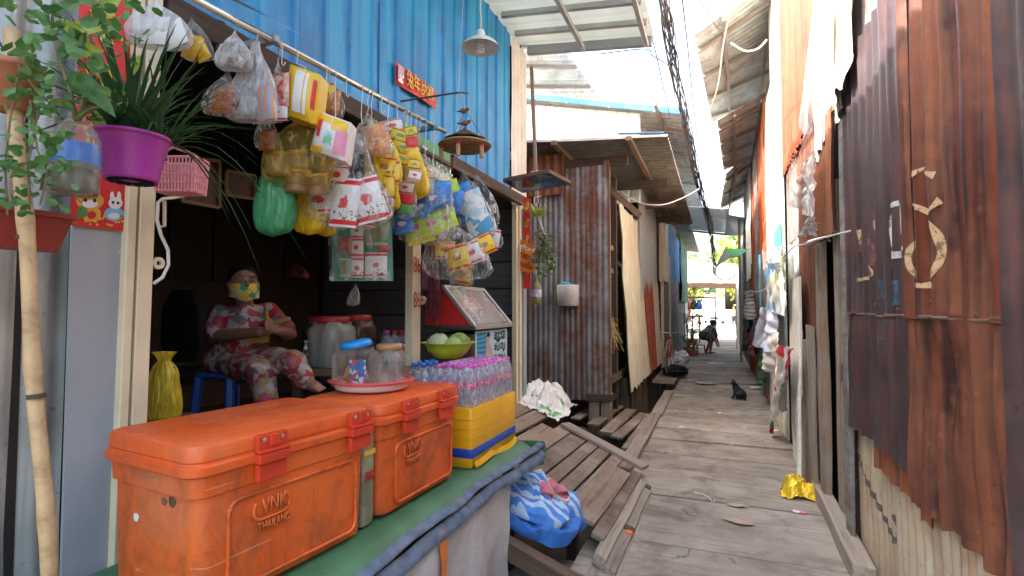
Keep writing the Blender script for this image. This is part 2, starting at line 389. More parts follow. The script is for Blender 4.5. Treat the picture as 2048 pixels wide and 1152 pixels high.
M['whitewood'] = sheetmetal('whitewashed boards', (.72, .70, .63), ((.30, .25, .18), (.52, .46, .36)), .16, .2, rough=.85, metal=0, dirt=.2, streak=(24, 24, .5))
M['roof'] = sheetmetal('roof sheet', (.76, .80, .80), RU, .02, .2, rough=.5, metal=.2, dirt=.2)
M['roofgrey'] = sheetmetal('grey roof sheet', (.50, .53, .51), RU, .10, .3, rough=.6, metal=.2, dirt=.3)
M['roofbrown'] = sheetmetal('sooty roof sheet', (.25, .235, .21), RU, .22, .3, rough=.7, metal=.1, dirt=.4)
M['blue2'] = sheetmetal('sky blue sheet', (.07, .28, .58), RU, .15, .2, rough=.6, metal=0, dirt=.3)
M['green2'] = sheetmetal('grey green sheet', (.12, .23, .15), RU, .2, .2, rough=.7, metal=0, dirt=.4)
M['greenbright'] = plain('bright green sheet', (.06, .52, .20), .6, .1)
M['greyboard'] = wood('grey boards', (.115, .115, .12), (.05, .05, .055), 1, .75, .2)
M['greypanel'] = plain('grey fibre panel', (.30, .33, .355), .5, .10, 2.5, .05, 60, dirt=((.2, .2, .2), .58, .3))
M['creampost'] = plain('cream painted steel', (.66, .58, .40), .45, .08, 8, dirt=((.30, .20, .10), .62, .35))
M['deckwood'] = wood('weathered deck wood', (.25, .175, .12), (.075, .05, .034), 1, .85, .45, dirt=((.33, .29, .24), .5))
M['greywood'] = wood('grey weathered wood', (.30, .25, .20), (.10, .078, .06), 1, .9, .3)
M['darkwood'] = wood('dark timber', (.095, .062, .04), (.03, .02, .014), 1, .85, .4)
M['brownwood'] = wood('brown timber', (.17, .10, .058), (.06, .034, .02), 1, .8, .4)
M['bluewood'] = plain('blue steel', (.09, .27, .36), .6, .2)
M['bamboo'] = wood('bamboo', (.50, .34, .17), (.28, .17, .08), .6, .55, .1)
M['interior'] = plain('shade dark interior wall', (.016, .013, .012), .9, .4, 4)  # near-black base colour carries the shade inside the rooms
M['interiorwood'] = wood('dark interior boards', (.040, .022, .014), (.014, .008, .006), 1, .8, .4)  # board colour set very dark to keep the shop interior in shade
M['mud'] = plain('mud', (.055, .042, .03), .95, .4, 3, .6, 8)
M['road'] = plain('dusty road', (.36, .33, .29), .95, .2, .6, .2, 20)
M['chrome'] = plain('steel tube', (.62, .58, .50), .28, .12, 12, metal=.9)
M['wire'] = flat('black cable', (.028, .028, .03), .6)
M['wirebrown'] = flat('brown cable', (.12, .06, .035), .6)
M['wirewhite'] = plain('white cord', (.62, .60, .55), .6, .1)
M['white'] = plain('white plastic', (.75, .74, .71), .4, .06)
M['cloth_white'] = plain('white cloth', (.68, .68, .68), .9, .12, 8, .3, 20)
M['black'] = flat('black plastic', (.009, .009, .010), .7, spec=.2)
M['zincdoor'] = M['zinc']
M['navy'] = plain('navy cloth', (.03, .035, .06), .9, .3)
M['red'] = plain('red plastic', (.55, .03, .025), .35, .12)
M['redpaper'] = plain('red paper', (.62, .022, .022), .5, .08)
M['gold'] = plain('gold ink', (.75, .50, .06), .4, .15)
M['yellow'] = plain('yellow plastic', (.75, .50, .03), .4, .12)
M['bluebucket'] = plain('blue plastic', (.03, .10, .42), .4, .12)
M['lidblue'] = plain('bright blue lid', (.02, .27, .66), .35, .08)
M['silver'] = plain('silver paint', (.45, .46, .46), .45, .15, metal=.5)
M['paperwhite'] = plain('white card', (.78, .76, .72), .7, .06)
M['skin'] = plain('brown skin', (.30, .155, .095), .55, .12, 9)
M['hair'] = plain('black hair', (.008, .007, .007), .4, .3, 30)
# walkway: weathered grey planks set in old concrete
def walkmat():
    m, N, L, B = newmat('weathered walkway'); v = coords(N, L, (1, 1, 1)); vg = coords(N, L, (2.0, 22, 22))
    a = tex(N, L, v, 2.6, 7, .66, .4); col = ramp(N, L, a, [(.28, (.185, .155, .128)), (.5, (.32, .278, .232)), (.74, (.43, .385, .33))])
    g = tex(N, L, vg, 1, 5, .7, .4); col = mix(N, L, ramp(N, L, g, [(.36, .38), (.5, 0.)]), col, (.10, .08, .062))
    s = tex(N, L, v, 9, 6, .75); col = mix(N, L, ramp(N, L, s, [(.60, 0.), (.70, .55)]), col, (.44, .41, .36))
    d = tex(N, L, v, 1.3, 5, .7, 1); col = mix(N, L, ramp(N, L, d, [(.55, 0.), (.68, .7)]), col, (.105, .075, .05))
    vo = N.new('ShaderNodeTexVoronoi'); vo.feature = 'DISTANCE_TO_EDGE'; vo.inputs['Scale'].default_value = 1.1
    wv = N.new('ShaderNodeVectorMath'); wv.operation = 'MULTIPLY_ADD'; wt = N.new('ShaderNodeTexNoise'); wt.inputs['Scale'].default_value = 4; wt.inputs['Detail'].default_value = 6; L.new(v, wt.inputs['Vector']); L.new(wt.outputs['Color'], wv.inputs[0]); wv.inputs[1].default_value = (.45,)*3; L.new(v, wv.inputs[2]); L.new(wv.outputs[0], vo.inputs['Vector'])
    ck = ramp(N, L, vo.outputs['Distance'], [(.004, .85), (.016, 0.)]); cm = mix(N, L, ramp(N, L, tex(N, L, v, 1.6, 2), [(.56, 0.), (.62, .8)]), (0, 0, 0), ck)
    col = mix(N, L, cm, col, (.05, .04, .032))
    st_ = tex(N, L, v, 14, 6, .8, 1.0); col = mix(N, L, ramp(N, L, st_, [(.62, 0.), (.70, .6)]), col, (.13, .10, .08))
    oi = N.new('ShaderNodeObjectInfo'); col = mix(N, L, 1., col, ramp(N, L, oi.outputs['Random'], [(0, (.80, .78, .76)), (1, (1.08, 1.06, 1.03))]), 'MULTIPLY')
    L.new(col, B.inputs['Base Color']); B.inputs['Roughness'].default_value = .9
    bump(N, L, B, mix(N, L, .5, a, g), .7, .012); return m
M['walk'] = walkmat()
def fibreglass():
    m, N, L, B = newmat('pale fibreglass roofing'); v = coords(N, L)
    col = ramp(N, L, tex(N, L, v, 2.5, 4), [(.3, (.60, .68, .64)), (.7, (.76, .82, .78))]); L.new(col, B.inputs['Base Color']); B.inputs['Roughness'].default_value = .5
    tl = N.new('ShaderNodeBsdfTranslucent'); L.new(col, tl.inputs[0]); ms = N.new('ShaderNodeMixShader'); ms.inputs[0].default_value = .05
    L.new(B.outputs[0], ms.inputs[1]); L.new(tl.outputs[0], ms.inputs[2]); L.new(ms.outputs[0], N['Material Output'].inputs[0]); return m
M['fibre'] = fibreglass()
# cooler plastic: sun-faded orange with grime
def coolermat(name='worn orange plastic', c=(.66, .095, .012), c2=(.76, .15, .026), grime=.55):
    m, N, L, B = newmat(name); v = coords(N, L); vs = coords(N, L, (2, 2, 1.2))
    a = tex(N, L, v, 2.2, 5, .6, .3); col = ramp(N, L, a, [(.34, c), (.66, c2)])
    b = tex(N, L, vs, 3.2, 7, .72, .8); col = mix(N, L, ramp(N, L, b, [(.47, 0.), (.64, grime)]), col, (.20, .060, .024))
    d = tex(N, L, v, 7, 8, .8, 1.4); col = mix(N, L, ramp(N, L, d, [(.57, 0.), (.66, grime)]), col, (.06, .03, .018))
    sc_ = tex(N, L, coords(N, L, (1.5, 9, 60)), 1.6, 3, .5, .3); col = mix(N, L, ramp(N, L, sc_, [(.69, 0.), (.71, .55)]), col, (.80, .42, .26)); s2 = tex(N, L, coords(N, L, (34, 30, 2.2)), 1.3, 3, .5, .4); col = mix(N, L, ramp(N, L, s2, [(.70, 0.), (.73, .5)]), col, (.13, .045, .02))
    e = tex(N, L, v, 1.7, 4); col = mix(N, L, ramp(N, L, e, [(.55, 0.), (.75, .35)]), col, (.72, .32, .16))
    L.new(col, B.inputs['Base Color']); B.inputs['Roughness'].default_value = .42
    B.inputs['Roughness'].default_value = .40
    L.new(ramp(N, L, b, [(.4, .33), (.65, .65)]), B.inputs['Roughness'])
    bump(N, L, B, tex(N, L, v, 45, 4), .12, .004); return m
M['cooler'] = coolermat(grime=.62)
M['coolerlid'] = coolermat('worn orange lid plastic', (.68, .090, .014), (.76, .14, .028), .22)
M['latch'] = plain('red latch plastic', (.58, .050, .018), .4, .15)
def worn_paint(name, c, thr=.44):
    m, N, L, B = newmat(name); v = coords(N, L); B.inputs['Base Color'].default_value = rgba(c); B.inputs['Roughness'].default_value = .75
    tr = N.new('ShaderNodeBsdfTransparent'); ms = N.new('ShaderNodeMixShader'); L.new(ramp(N, L, tex(N, L, v, 22, 7, .75, .6), [(thr-.06, .12), (thr+.06, .92)]), ms.inputs[0])
    L.new(tr.outputs[0], ms.inputs[1]); L.new(B.outputs[0], ms.inputs[2]); L.new(ms.outputs[0], N['Material Output'].inputs[0]); return m
M['clear'] = clear('clear plastic bag', (.86, .88, .87), .03, .08, 20, .20)
M['milky'] = clear('milky plastic bag', (.80, .80, .80), .22, .18, 14, .42)
M['yellowbag'] = clear('yellow plastic bag', (.80, .56, .02), .62, .25, 11, .4)
M['greenbag'] = clear('green plastic bag', (.08, .40, .17), .62, .25, 11, .4)
M['jar'] = clear('clear jar plastic', (.66, .60, .52), .03, .06, 3, .32)
M['bottle'] = clear('clear bottle plastic', (.84, .88, .94), .06, .04, 30, .42)
M['pinkwrap'] = clear('violet shrink wrap', (.88, .82, .92), .03, .06, 22, .16)
M['glass'] = clear('cabinet glass', (.75, .74, .70), .06, .03, 2, .35)
# ---------------------------------------------------------------- setting
XS, XR = -1.90, .75                      # shop front plane, right-hand wall plane
def corrq(mb, a, b, c, d, pitch=.1, amp=.012, nv=4, dent=.006, seed=1, sub=6, rag=0, kind='sin'):
    """corrugated quad a-b (waves run across it) to d-c"""
    a, b, c, d = V(a), V(b), V(c), V(d); n = (b-a).cross(d-a).normalized(); w = ((b-a).length+(c-d).length)/2
    k = max(2, int(w/pitch*sub)); f = wave_fn(pitch, amp, kind)
    def fn(i, j):
        p = a.lerp(b, i).lerp(d.lerp(c, i), j)
        e = (d.lerp(c, i)-a.lerp(b, i)).normalized()*(rag*(noise.noise(V((i*w*7, seed*3.1, 1)))+.5*noise.noise(V((i*w*30, seed, 2)))) if j > .99 else 0)
        return p+e+n*(f(i*w)+2*dent*noise.noise(V((i*w*2, j*3, seed*4.3))))
    return mb.grid(fn, k, nv)
g = MB(); g.add([(-400, -60, -.8), (400, -60, -.8), (400, 700, -.8), (-400, 700, -.8)], [(0, 1, 2, 3)])
tag(g.build('ground', M['mud'], loc=(0, 0, -.8)), kind='structure')
b = MB().box((0, 228, -.42), (90, 400, .8)); tag(b.build('street', M['road'], loc=(0, 28, -.8)), kind='structure')
b = MB().box((-.02, 14.6, -.10), (1.5, 26.6, .12)); walk = b.build('walkway', M['mud'], loc=(0, 1.3, -.16)); tag(walk, kind='structure')
ys = [1.4, 2.2, 2.95, 3.52, 4.42, 5.18, 5.72, 6.32, 6.88, 7.5, 8.02]
while ys[-1] < 27.4: ys.append(ys[-1]+rnd.uniform(.42, .8))
for i in range(len(ys)-1):
    y0, y1 = ys[i]+.013, ys[i+1]-.013
    if i > 8 and rnd.random() < .4: y1 -= .012
    x0, x1 = -.79+rnd.uniform(-.05, .04), .735
    k = 12; e0 = [V((x0+(x1-x0)*j/k, y0+.018*noise.noise(V((j*.7, i, 0)))+.008*noise.noise(V((j*3, i, 4))), 0)) for j in range(k+1)]
    e1 = [V((x0+(x1-x0)*j/k, y1+.018*noise.noise(V((j*.7, i+1, 0)))-.006*abs(noise.noise(V((j*3, i, 9)))), 0)) for j in range(k+1)]
    zt = rnd.uniform(-.018, .006); tl = rnd.uniform(-.010, .010)
    mb = MB(); c0 = V((0, (y0+y1)/2, -.045))
    vs = []; 
    for e, s in ((e0, -1), (e1, 1)):
        for p in e: vs.append((p.x, p.y, zt+tl*p.x-.006))
    for e, s in ((e0, 1), (e1, -1)):
        for p in e: vs.append((p.x, p.y+s*.012, zt+tl*p.x+.003*noise.noise(p*4)))
    for e in (e0, e1):
        for p in e: vs.append((p.x, p.y, -.05))
    n = k+1; fs = []
    for j in range(k):
        fs += [(2*n+j, 2*n+j+1, 3*n+j+1, 3*n+j), (j, j+1, 2*n+j+1, 2*n+j), (3*n+j, 3*n+j+1, n+j+1, n+j), (4*n+j, 4*n+j+1, j+1, j), (n+j, n+j+1, 5*n+j+1, 5*n+j)]
    fs += [(4*n, 0, 2*n, 3*n, n, 5*n), (5*n+k, n+k, 3*n+k, 2*n+k, k, 4*n+k)]
    mb.add(vs, fs); mb.build('walkway_slab', M['walk'], walk, loc=c0)
tag(MB().box((-1.1, 2.55, -.2), (.75, 1.5, .2)).build('concrete_footing', M['walk'], loc=(-1.1, 2.55, -.3), bevel=.02), kind='structure')

# ---------------------------------------------------------------- the shop house
shop = thing('shop_house', 'blue corrugated shop house with open front hung with goods', 'house', (-3.2, 3, -.8))
def sheet(name, m, parent, y0, y1, z0, z1, x, pitch=.2, amp=.018, kind='rib', face=1, **k):
    """upright corrugated sheet in the plane X=x, seen from +X (face 1) or -X"""
    mb = MB()
    if face > 0: corr(mb, (x, y0, z1), (0, 1, 0), (0, 0, -1), y1-y0, z1-z0, pitch, -amp if kind == 'sin' else -amp, kind, **k)
    else: corr(mb, (x, y1, z1), (0, -1, 0), (0, 0, -1), y1-y0, z1-z0, pitch, -amp, kind, **k)
    return mb.build(name, m, parent, loc=(x, (y0+y1)/2, z0), smooth=(kind == 'sin'))
FL = .55
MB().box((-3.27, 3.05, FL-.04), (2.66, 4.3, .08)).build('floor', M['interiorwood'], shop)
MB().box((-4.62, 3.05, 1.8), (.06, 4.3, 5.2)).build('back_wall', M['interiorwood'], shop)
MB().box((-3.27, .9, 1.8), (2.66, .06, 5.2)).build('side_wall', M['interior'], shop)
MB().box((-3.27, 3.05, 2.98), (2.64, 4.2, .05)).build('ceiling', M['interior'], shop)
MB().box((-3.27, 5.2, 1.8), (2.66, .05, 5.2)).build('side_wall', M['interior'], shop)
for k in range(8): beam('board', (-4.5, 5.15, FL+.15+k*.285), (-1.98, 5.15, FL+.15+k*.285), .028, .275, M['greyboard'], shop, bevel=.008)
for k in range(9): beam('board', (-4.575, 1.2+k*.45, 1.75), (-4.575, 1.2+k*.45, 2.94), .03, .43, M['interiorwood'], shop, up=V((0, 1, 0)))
yy = [-.2, .95, 1.98, 2.62, 3.42, 4.72]
for k in range(5): sheet('wall_sheet', M['blue'], shop, yy[k]-.02, yy[k+1]+.02, 2.66, 4.2, XS+.02+.003*(k % 2), .205, .016, seed=k, nv=6, dent=.004)
sheet('corner_sheet', M['whitewood'], shop, 4.74, 5.22, 2.52, 4.2, XS+.028, .11, .008, 'sin', seed=9)
beam('lintel', (XS, 1.3, 2.61), (XS, 5.2, 2.61), .08, .10, M['darkwood'], shop)
beam('lintel_angle', (XS+.05, 1.5, 2.555), (XS+.05, 5.0, 2.555), .05, .03, M['darkwood'], shop)
def post(name, y, w, z0, z1, m, d=.06, x=XS, lean=0):
    return beam(name, (x, y, z0), (x, y+lean, z1), d, w, m, shop, up=V((0, 1, 0)), bevel=.003)
def ypx(a, x=XS+.03, py=600): return G(a, py, x=x).y
def pxpost(a, b, m, d=.06, z0=-.7, z1=3.0, lean=.03):
    y0, y1 = ypx(a), ypx(b); return beam('frame_post', (XS+.03-d/2, (y0+y1)/2-lean*.55, z0), (XS+.03-d/2, (y0+y1)/2+lean*.45, z1), d, y1-y0, m, shop, up=V((0, 1, 0)), bevel=.003)
pxpost(247, 266, M['creampost'], .05, lean=.05)
pxpost(272, 303, M['creampost'], .07, lean=.05)
p86 = post('frame_post', 3.03, .10, .2, 2.6, M['creampost'], .06)
for y, z in ((3.03, 1.78), (3.03, 1.545)):
    text('painted_mark', '86', M['red'], p86, (XS+.0315, y, z), (0, 1, 0), (0, 0, 1), .15, .001, fitw=.085)
MB().lathe([(.012, -.01), (.03, -.01), (.03, .01), (.012, .01), (.012, -.01)], (XS+.02, 3.115, 1.55), 16, Matrix.Rotation(R(90), 3, 'X')).build('padlock_ring', M['creampost'], shop)
MB().lathe([(.009, -.006), (.022, -.006), (.022, .006), (.009, .006), (.009, -.006)], (XS+.02, ypx(318), 1.66), 16, Matrix.Rotation(R(90), 3, 'Y')).build('padlock_ring', M['creampost'], shop)
post('frame_post', 4.93, .05, .3, 2.55, M['creampost'], .05)
post('frame_post', 5.02, .06, .3, 2.55, M['creampost'], .06)
post('frame_post', 5.13, .10, .1, 2.6, M['greypanel'], .07)
for z in (.9, 1.5, 2.1): MB().tube([(XS+.035, 4.975, z-.04), (XS+.035, 4.975, z+.04)], .011, 8).build('hinge', M['creampost'], shop)
sheet('wall_sheet', M['zinc'], shop, -.6, ypx(150, XS), -.7, 3.4, XS-.03, .105, .013, 'sin', seed=3, dent=.01, nv=8)
MB().box((XS-.005, (ypx(140, XS)+ypx(255, XS))/2, 1.3), (.012, ypx(255, XS)-ypx(140, XS), 4.0)).build('grey_panel', M['greypanel'], shop)
for z in (1.05, 1.37, 1.69): MB().lathe([(.0, .003), (.007, .002), (.009, 0)], (XS+.001, ypx(240, XS), z), 10, Matrix.Rotation(R(90), 3, 'Y')).build('screw', M['silver'], shop)
# canopy roof
def zr(x): return 4.24-(x+1.9)*.11
mb = MB(); corrq(mb, (-5, -1.0, zr(-5)+.08), (-5, 5.3, zr(-5)+.08), (-.55, 5.3, zr(-.55)+.08), (-.55, -1.0, zr(-.55)+.08), .2, .014, 6, .002, kind='rib')
mb.build('roof', M['fibre'], shop)
for k, y in enumerate((5.24, 4.86, 4.5, 4.14, 3.78, 3.42, 3.06, 2.7, 2.3, 1.9, 1.4, .8, .2)):
    beam('purlin', (-1.87, y, zr(-1.87)+.03), (-.57, y, zr(-.57)+.03), .045 if k else .06, .05 if k else .09, M['silver'] if k else M['greypanel'], shop)
for x in (-1.25, -.62): beam('rafter', (x, -.8, zr(x)-.02), (x, 5.2, zr(x)-.02), .045, .045, M['silver'], shop)
beam('drainpipe', (XS+.12, 5.27, 2.6), (XS+.06, 5.27, 4.1), .035, .035, M['greywood'], shop)
# ---------------------------------------------------------------- the shack beyond the shop
shack = thing('corrugated_shack', 'rusty corrugated shack on wooden posts with sooty lean-to roof', 'shack', (-2, 9.5, -.8))
def fsheet(name, m, parent, x0, x1, z0, z1, y, pitch=.076, amp=.009, kind='sin', **k):
    mb = MB(); corr(mb, (x0, y, z1), (1, 0, 0), (0, 0, -1), x1-x0, z1-z0, pitch, amp, kind, **k)
    return mb.build(name, m, parent, loc=((x0+x1)/2, y, z0), smooth=(kind == 'sin'))
fsheet('wall_sheet', M['zincdirty'], shack, -2.75, -2.0, .30, 3.25, 7.0, seed=2, rag=.01, dent=.006)
fsheet('wall_sheet', M['rusty'], shack, -2.05, -1.34, .26, 3.42, 6.975, seed=5, rag=.02, dent=.01)
fsheet('wall_sheet', M['rustmid'], shack, -2.75, -1.95, 3.05, 3.62, 6.93, .12, .012, seed=8, rag=.03)
for x, w in ((-1.56, .14), (-1.40, .13)): beam('post', (x, 7.03, -.8), (x, 7.03, .36), .11, w, M['deckwood'], shack, up=V((1, 0, 0)), rag=.006)
beam('post_cap', (-1.66, 6.95, .30), (-1.30, 6.95, .31), .05, .10, M['darkwood'], shack)
beam('post', (-1.38, 7.06, .3), (-1.38, 7.06, 3.5), .07, .08, M['brownwood'], shack, up=V((1, 0, 0)))
beam('post', (-1.40, 7.62, -.8), (-1.40, 7.62, 3.4), .08, .09, M['darkwood'], shack, up=V((1, 0, 0)))
for z in (1.15, 2.02, 2.35): beam('crossbar', (-1.42, 7.05, z), (-1.42, 8.0, z), .05, .07, M['brownwood'], shack)
beam('crossbar', (-1.36, 7.05, .52), (-1.36, 10.5, .5), .07, .09, M['darkwood'], shack)
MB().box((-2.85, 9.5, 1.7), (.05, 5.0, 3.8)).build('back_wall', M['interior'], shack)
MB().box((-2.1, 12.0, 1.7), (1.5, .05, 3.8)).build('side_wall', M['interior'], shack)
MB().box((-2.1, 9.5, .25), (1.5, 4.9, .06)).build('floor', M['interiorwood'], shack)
for y in (7.95, 8.45, 8.9, 9.4, 10.2): beam('post', (-1.33, y, -.8), (-1.33, y, .45), .11, .13, M['darkwood'], shack, up=V((1, 0, 0)), rag=.008)
def ssheet(name, m, y0, y1, z0, z1, x0, lean=.12, **k):
    """lane-side sheet, foot leaning out by lean"""
    mb = MB(); corr(mb, (x0, y0, z1), (0, 1, 0), (0, 0, -1), y1-y0, z1-z0, k.pop('pitch', .13), -.014, 'sin', skew=lambda s, t: V((lean*t, 0, 0)), **k)
    return mb.build(name, m, shack, loc=(x0, (y0+y1)/2, z0), smooth=True)
ssheet('side_sheet', M['creamfibre'], 7.75, 10.1, .28, 3.05, -1.36, .16, rag=.06, top_rag=.09, seed=11, dent=.02)
ssheet('side_sheet', M['redsheet'], 10.05, 11.4, .26, 2.95, -1.34, .14, rag=.04, seed=12)
ssheet('side_sheet', M['creamfibre'], 11.35, 12.4, .25, 2.95, -1.33, .12, rag=.04, seed=13)
rf = MB(); zz = lambda x: 3.66-(x+.58)*.055
corrq(rf, (-2.95, 6.55, zz(-2.95)), (-2.95, 13.9, zz(-2.95)), (-.56, 13.9, zz(-.56)-.05), (-.56, 6.75, zz(-.56)), .15, .028, 6, .006, seed=2)
rf.build('roof', M['roofbrown'], shack, smooth=True)
beam('roof_edge', (-1.15, 6.62, 3.705), (-.60, 6.74, 3.68), .05, .02, M['blue2'], shack)
for x in (-1.02, -2.0): beam('rafter', (x, 6.6, zz(x)-.06), (x, 13.8, zz(x)-.08), .07, .06, M['brownwood'], shack)
for y in (7.06, 8.6, 10.4, 12.2): beam('crossbeam', (-2.8, y, 3.52), (-.72 if y > 8 else -1.1, y, 3.47), .06, .13, M['darkwood'], shack)
beam('brace', (-1.36, 7.1, 3.12), (-.95, 7.1, 2.72), .05, .08, M['brownwood'], shack)
# ---------------------------------------------------------------- white house behind
wh = thing('white_gable_house', 'white ribbed upper storey with blue roof edge behind the shack', 'house', (-3, 13, -.8))
mb = MB(); corrq(mb, (-4.6, 9.6, 5.75), (-1.27, 9.6, 5.02), (-1.27, 9.6, 3.4), (-4.6, 9.6, 3.4), .2, .02, 4, .003, kind='rib'); mb.build('gable_wall', M['whitesheet'], wh)
MB().box((-1.30, 14, 3.2), (.04, 8.7, 3.2)).build('lane_wall', M['greypanel'], wh)
MB().box((-3.0, 14, 1.2), (3.3, 8.6, 4.0)).build('lower_storey', M['darkwood'], wh)
mb = MB(); corrq(mb, (-4.7, 9.47, 5.92), (-4.7, 20, 5.92), (-.48, 20, 4.90), (-.48, 9.47, 4.90), .2, .018, 5, .003, kind='rib'); mb.build('roof', M['roofgrey'], wh)
beam('roof_edge', (-4.7, 9.45, 5.90), (-.48, 9.45, 4.885), .03, .10, M['blue2'], wh)
for x in (-3.4, -2.6, -1.8, -1.0): beam('roof_bracket', (x, 9.42, 5.55-(x+3.4)*.245), (x, 9.5, 5.55-(x+3.4)*.245), .03, .03, M['silver'], wh)
for x in (-.95,): beam('rafter', (x, 9.1, 4.96), (x, 19.8, 4.96), .05, .06, M['greywood'], wh)
for y in (10.5, 12, 13.5, 15): beam('rafter', (-1.28, y, 5.02), (-.5, y, 4.84), .05, .06, M['greywood'], wh)
ur = thing('upper_roof', 'corrugated roof slope with wooden rafters above the white gable', 'roof', (-4, 11, 5))
q = [G(1045, 96, y=8.8), G(1132, 100, y=10.2), G(1200, 196, y=11.2), G(1045, 196, y=10.6)]
mb = MB(); corrq(mb, q[0], q[3], q[2], q[1], .16, .02, 5, .004); mb.build('roof_sheet', M['roofgrey'], ur, smooth=True)
for a, c in ((.2, .0), (.62, .0)):
    beam('rafter', q[0].lerp(q[3], a+.1)-V((0, .05, .05)), q[1].lerp(q[2], a+.1)-V((0, .05, .05)), .05, .06, M['greywood'], ur)
beam('ridge_post', q[3]-V((0, -.15, 4.5)), q[3]+V((0, .15, .1)), .1, .1, M['greywood'], ur, up=V((1, 0, 0)))
nb = thing('sun_block_house', 'dark house block added behind the shop to block the sun', 'house', (-6.5, 4, -.8))  # added block, stops sun leaking past the shop
MB().box((-6.5, 3.5, 1.6), (3.4, 12, 4.8)).build('wall', M['darkwood'], nb)
mb = MB(); corrq(mb, (-8.4, -2.8, 4.2), (-8.4, 9.4, 4.2), (-4.75, 9.4, 4.05), (-4.75, -2.8, 4.05), .2, .02, 3, .004); mb.build('roof', M['roofgrey'], nb, smooth=True)
MB().box((-3.75, 6.0, 2.6), (2.2, 1.4, 6.8)).build('sun_block_annex', M['interiorwood'], nb)  # tall box added to stop sun through the gap before the shack
# ---------------------------------------------------------------- house beyond the shack on the left
fh = thing('panelled_house', 'lane house patched with blue, green and cream sheets', 'house', (-2, 19, -.8))
XF = -1.22
def fsh(name, m, y0, y1, z0, z1, x=XF, **k): return sheet(name, m, fh, y0, y1, z0, z1, x, k.pop('pitch', .12), k.pop('amp', .012), 'sin', **k)
MB().box((XF-.9, 19.5, 1.6), (1.6, 13.5, 4.4)).build('core', M['darkwood'], fh)
MB().box((XF, 13.4, 2.9), (.03, 2.2, 1.6)).build('cream_panel', M['creamfibre'], fh)
MB().box((XF, 13.55, 1.15), (.03, 1.7, 2.0)).build('door', M['brownwood'], fh)
for y in (12.6, 14.5): beam('door_post', (XF+.02, y, -.1), (XF+.02, y, 2.9), .06, .14, M['creamfibre'], fh, up=V((0, 1, 0)))
fsh('wall_sheet', M['blue2'], 14.7, 19.0, 2.35, 3.75, rag=.04, seed=3)
fsh('wall_sheet', M['zincdirty'], 14.6, 21.5, -.1, 2.4, XF-.03, seed=4)
fsh('wall_sheet', M['green2'], 18.8, 22.6, 1.7, 4.1, XF+.06, seed=5, dent=.03, rag=.08)
fsh('wall_sheet', M['whitesheet'], 21.4, 23.5, .2, 2.0, XF+.01, seed=6)
mb = MB(); corrq(mb, (-2.9, 12.8, 4.3), (-2.9, 25.5, 4.3), (-.75, 25.5, 4.05), (-.75, 13.6, 4.05), .16, .02, 4, .006); mb.build('roof', M['roofgrey'], fh, smooth=True)
# roof sheets across the lane
lc = thing('lane_canopy', 'grey corrugated sheets roofing the lane between facing houses', 'canopy', (0, 17, 3.8))
mb = MB(); corrq(mb, (-.85, 15.6, 4.40), (-.80, 17.6, 3.98), (.35, 17.6, 3.80), (.32, 15.5, 4.22), .22, .03, 4, .01, seed=4); mb.build('roof_sheet', M['fibre'], lc, smooth=True)
mb = MB(); corrq(mb, (.24, 15.8, 4.12), (.24, 17.4, 3.78), (.82, 17.2, 3.7), (.82, 15.8, 3.98), .22, .03, 4, .01, seed=5); mb.build('roof_sheet', M['fibre'], lc, smooth=True)
beam('crossbeam', (-.9, 17.4, 3.94), (.8, 17.4, 3.66), .05, .06, M['greywood'], lc)
beam('post', (.58, 15.9, 0), (.58, 15.9, 3.95), .07, .07, M['greywood'], lc, up=V((1, 0, 0)))
# ---------------------------------------------------------------- near house on the right: rusted sheets
rh = thing('rusted_sheet_house', 'house wall of dark and orange rusted sheets marked with graffiti', 'house', (1.6, 2.2, -.8))
def rsheet(name, m, parent, y0, y1, z0, z1, x=XR, pitch=.15, amp=.014, **k): return sheet(name, m, parent, y0, y1, z0, z1, x, pitch, amp, 'sin', -1, **k)
WP, WA = .135, .0125
WPR, WAR = .15, .0165
rsheet('wall_sheet', M['purple'], rh, .3, 1.84, -.1, 4.0, XR-.012, WP, WA, seed=21, nv=16)
rsheet('wall_sheet', M['rustred'], rh, 1.80, 2.66, 1.455, 3.3, XR-.004, WPR, WAR, seed=22, nv=12)
rsheet('wall_sheet', M['purple'], rh, 2.60, 3.78, 1.46, 3.0, XR, WP, WA*.85, seed=23, nv=12)
rsheet('wall_sheet', M['rustred'], rh, 1.80, 2.66, .70, 1.475, XR+.003, WPR, WAR, seed=24, nv=14, dent=.014, rag=.03)
rsheet('wall_sheet', M['purple'], rh, 2.62, 3.78, .78, 1.48, XR+.007, WP, WA*.8, seed=25, nv=12, dent=.012, rag=.025)
rsheet('wall_sheet', M['rustmid'], rh, 2.5, 3.3, .66, .86, XR+.016, WP, WA*.8, seed=28, rag=.04)
for y in (2.0, 2.36, 2.75, 3.1, 3.5): MB().lathe([(0, -.004), (.008, -.003), (.009, 0)], (XR-.022, y, 1.5+.03*math.sin(y*9)), 8, Matrix.Rotation(R(90), 3, 'Y')).build('nail_head', M['darkwood'], rh)
seamm = plain('pale dented seam', (.13, .085, .07), .6, .6, 14)
def seam(i, j): y = 1.82+1.94*i; s_, a_, w_ = ((2.66-y), WAR, WPR) if y < 2.63 else (3.78-y, WA, WP); return V((XR-.002-a_*.95*math.cos(2*math.pi*s_/w_)-.001-.003*math.sin(math.pi*j), y, 1.456+.013*j+.014*noise.noise(V((y*6, 0, 0)))))
MB().grid(seam, 220, 3).build('sheet_seam', seamm, rh, smooth=True)
rsheet('base_sheet', M['cream'], rh, 1.5, 3.84, -.02, .98, XR+.052, .085, .009, seed=26, dent=.014, nv=8)
rsheet('wall_sheet', M['zincdirty'], rh, .3, 3.7, 2.9, 3.7, XR+.03, .15, .012, seed=27)
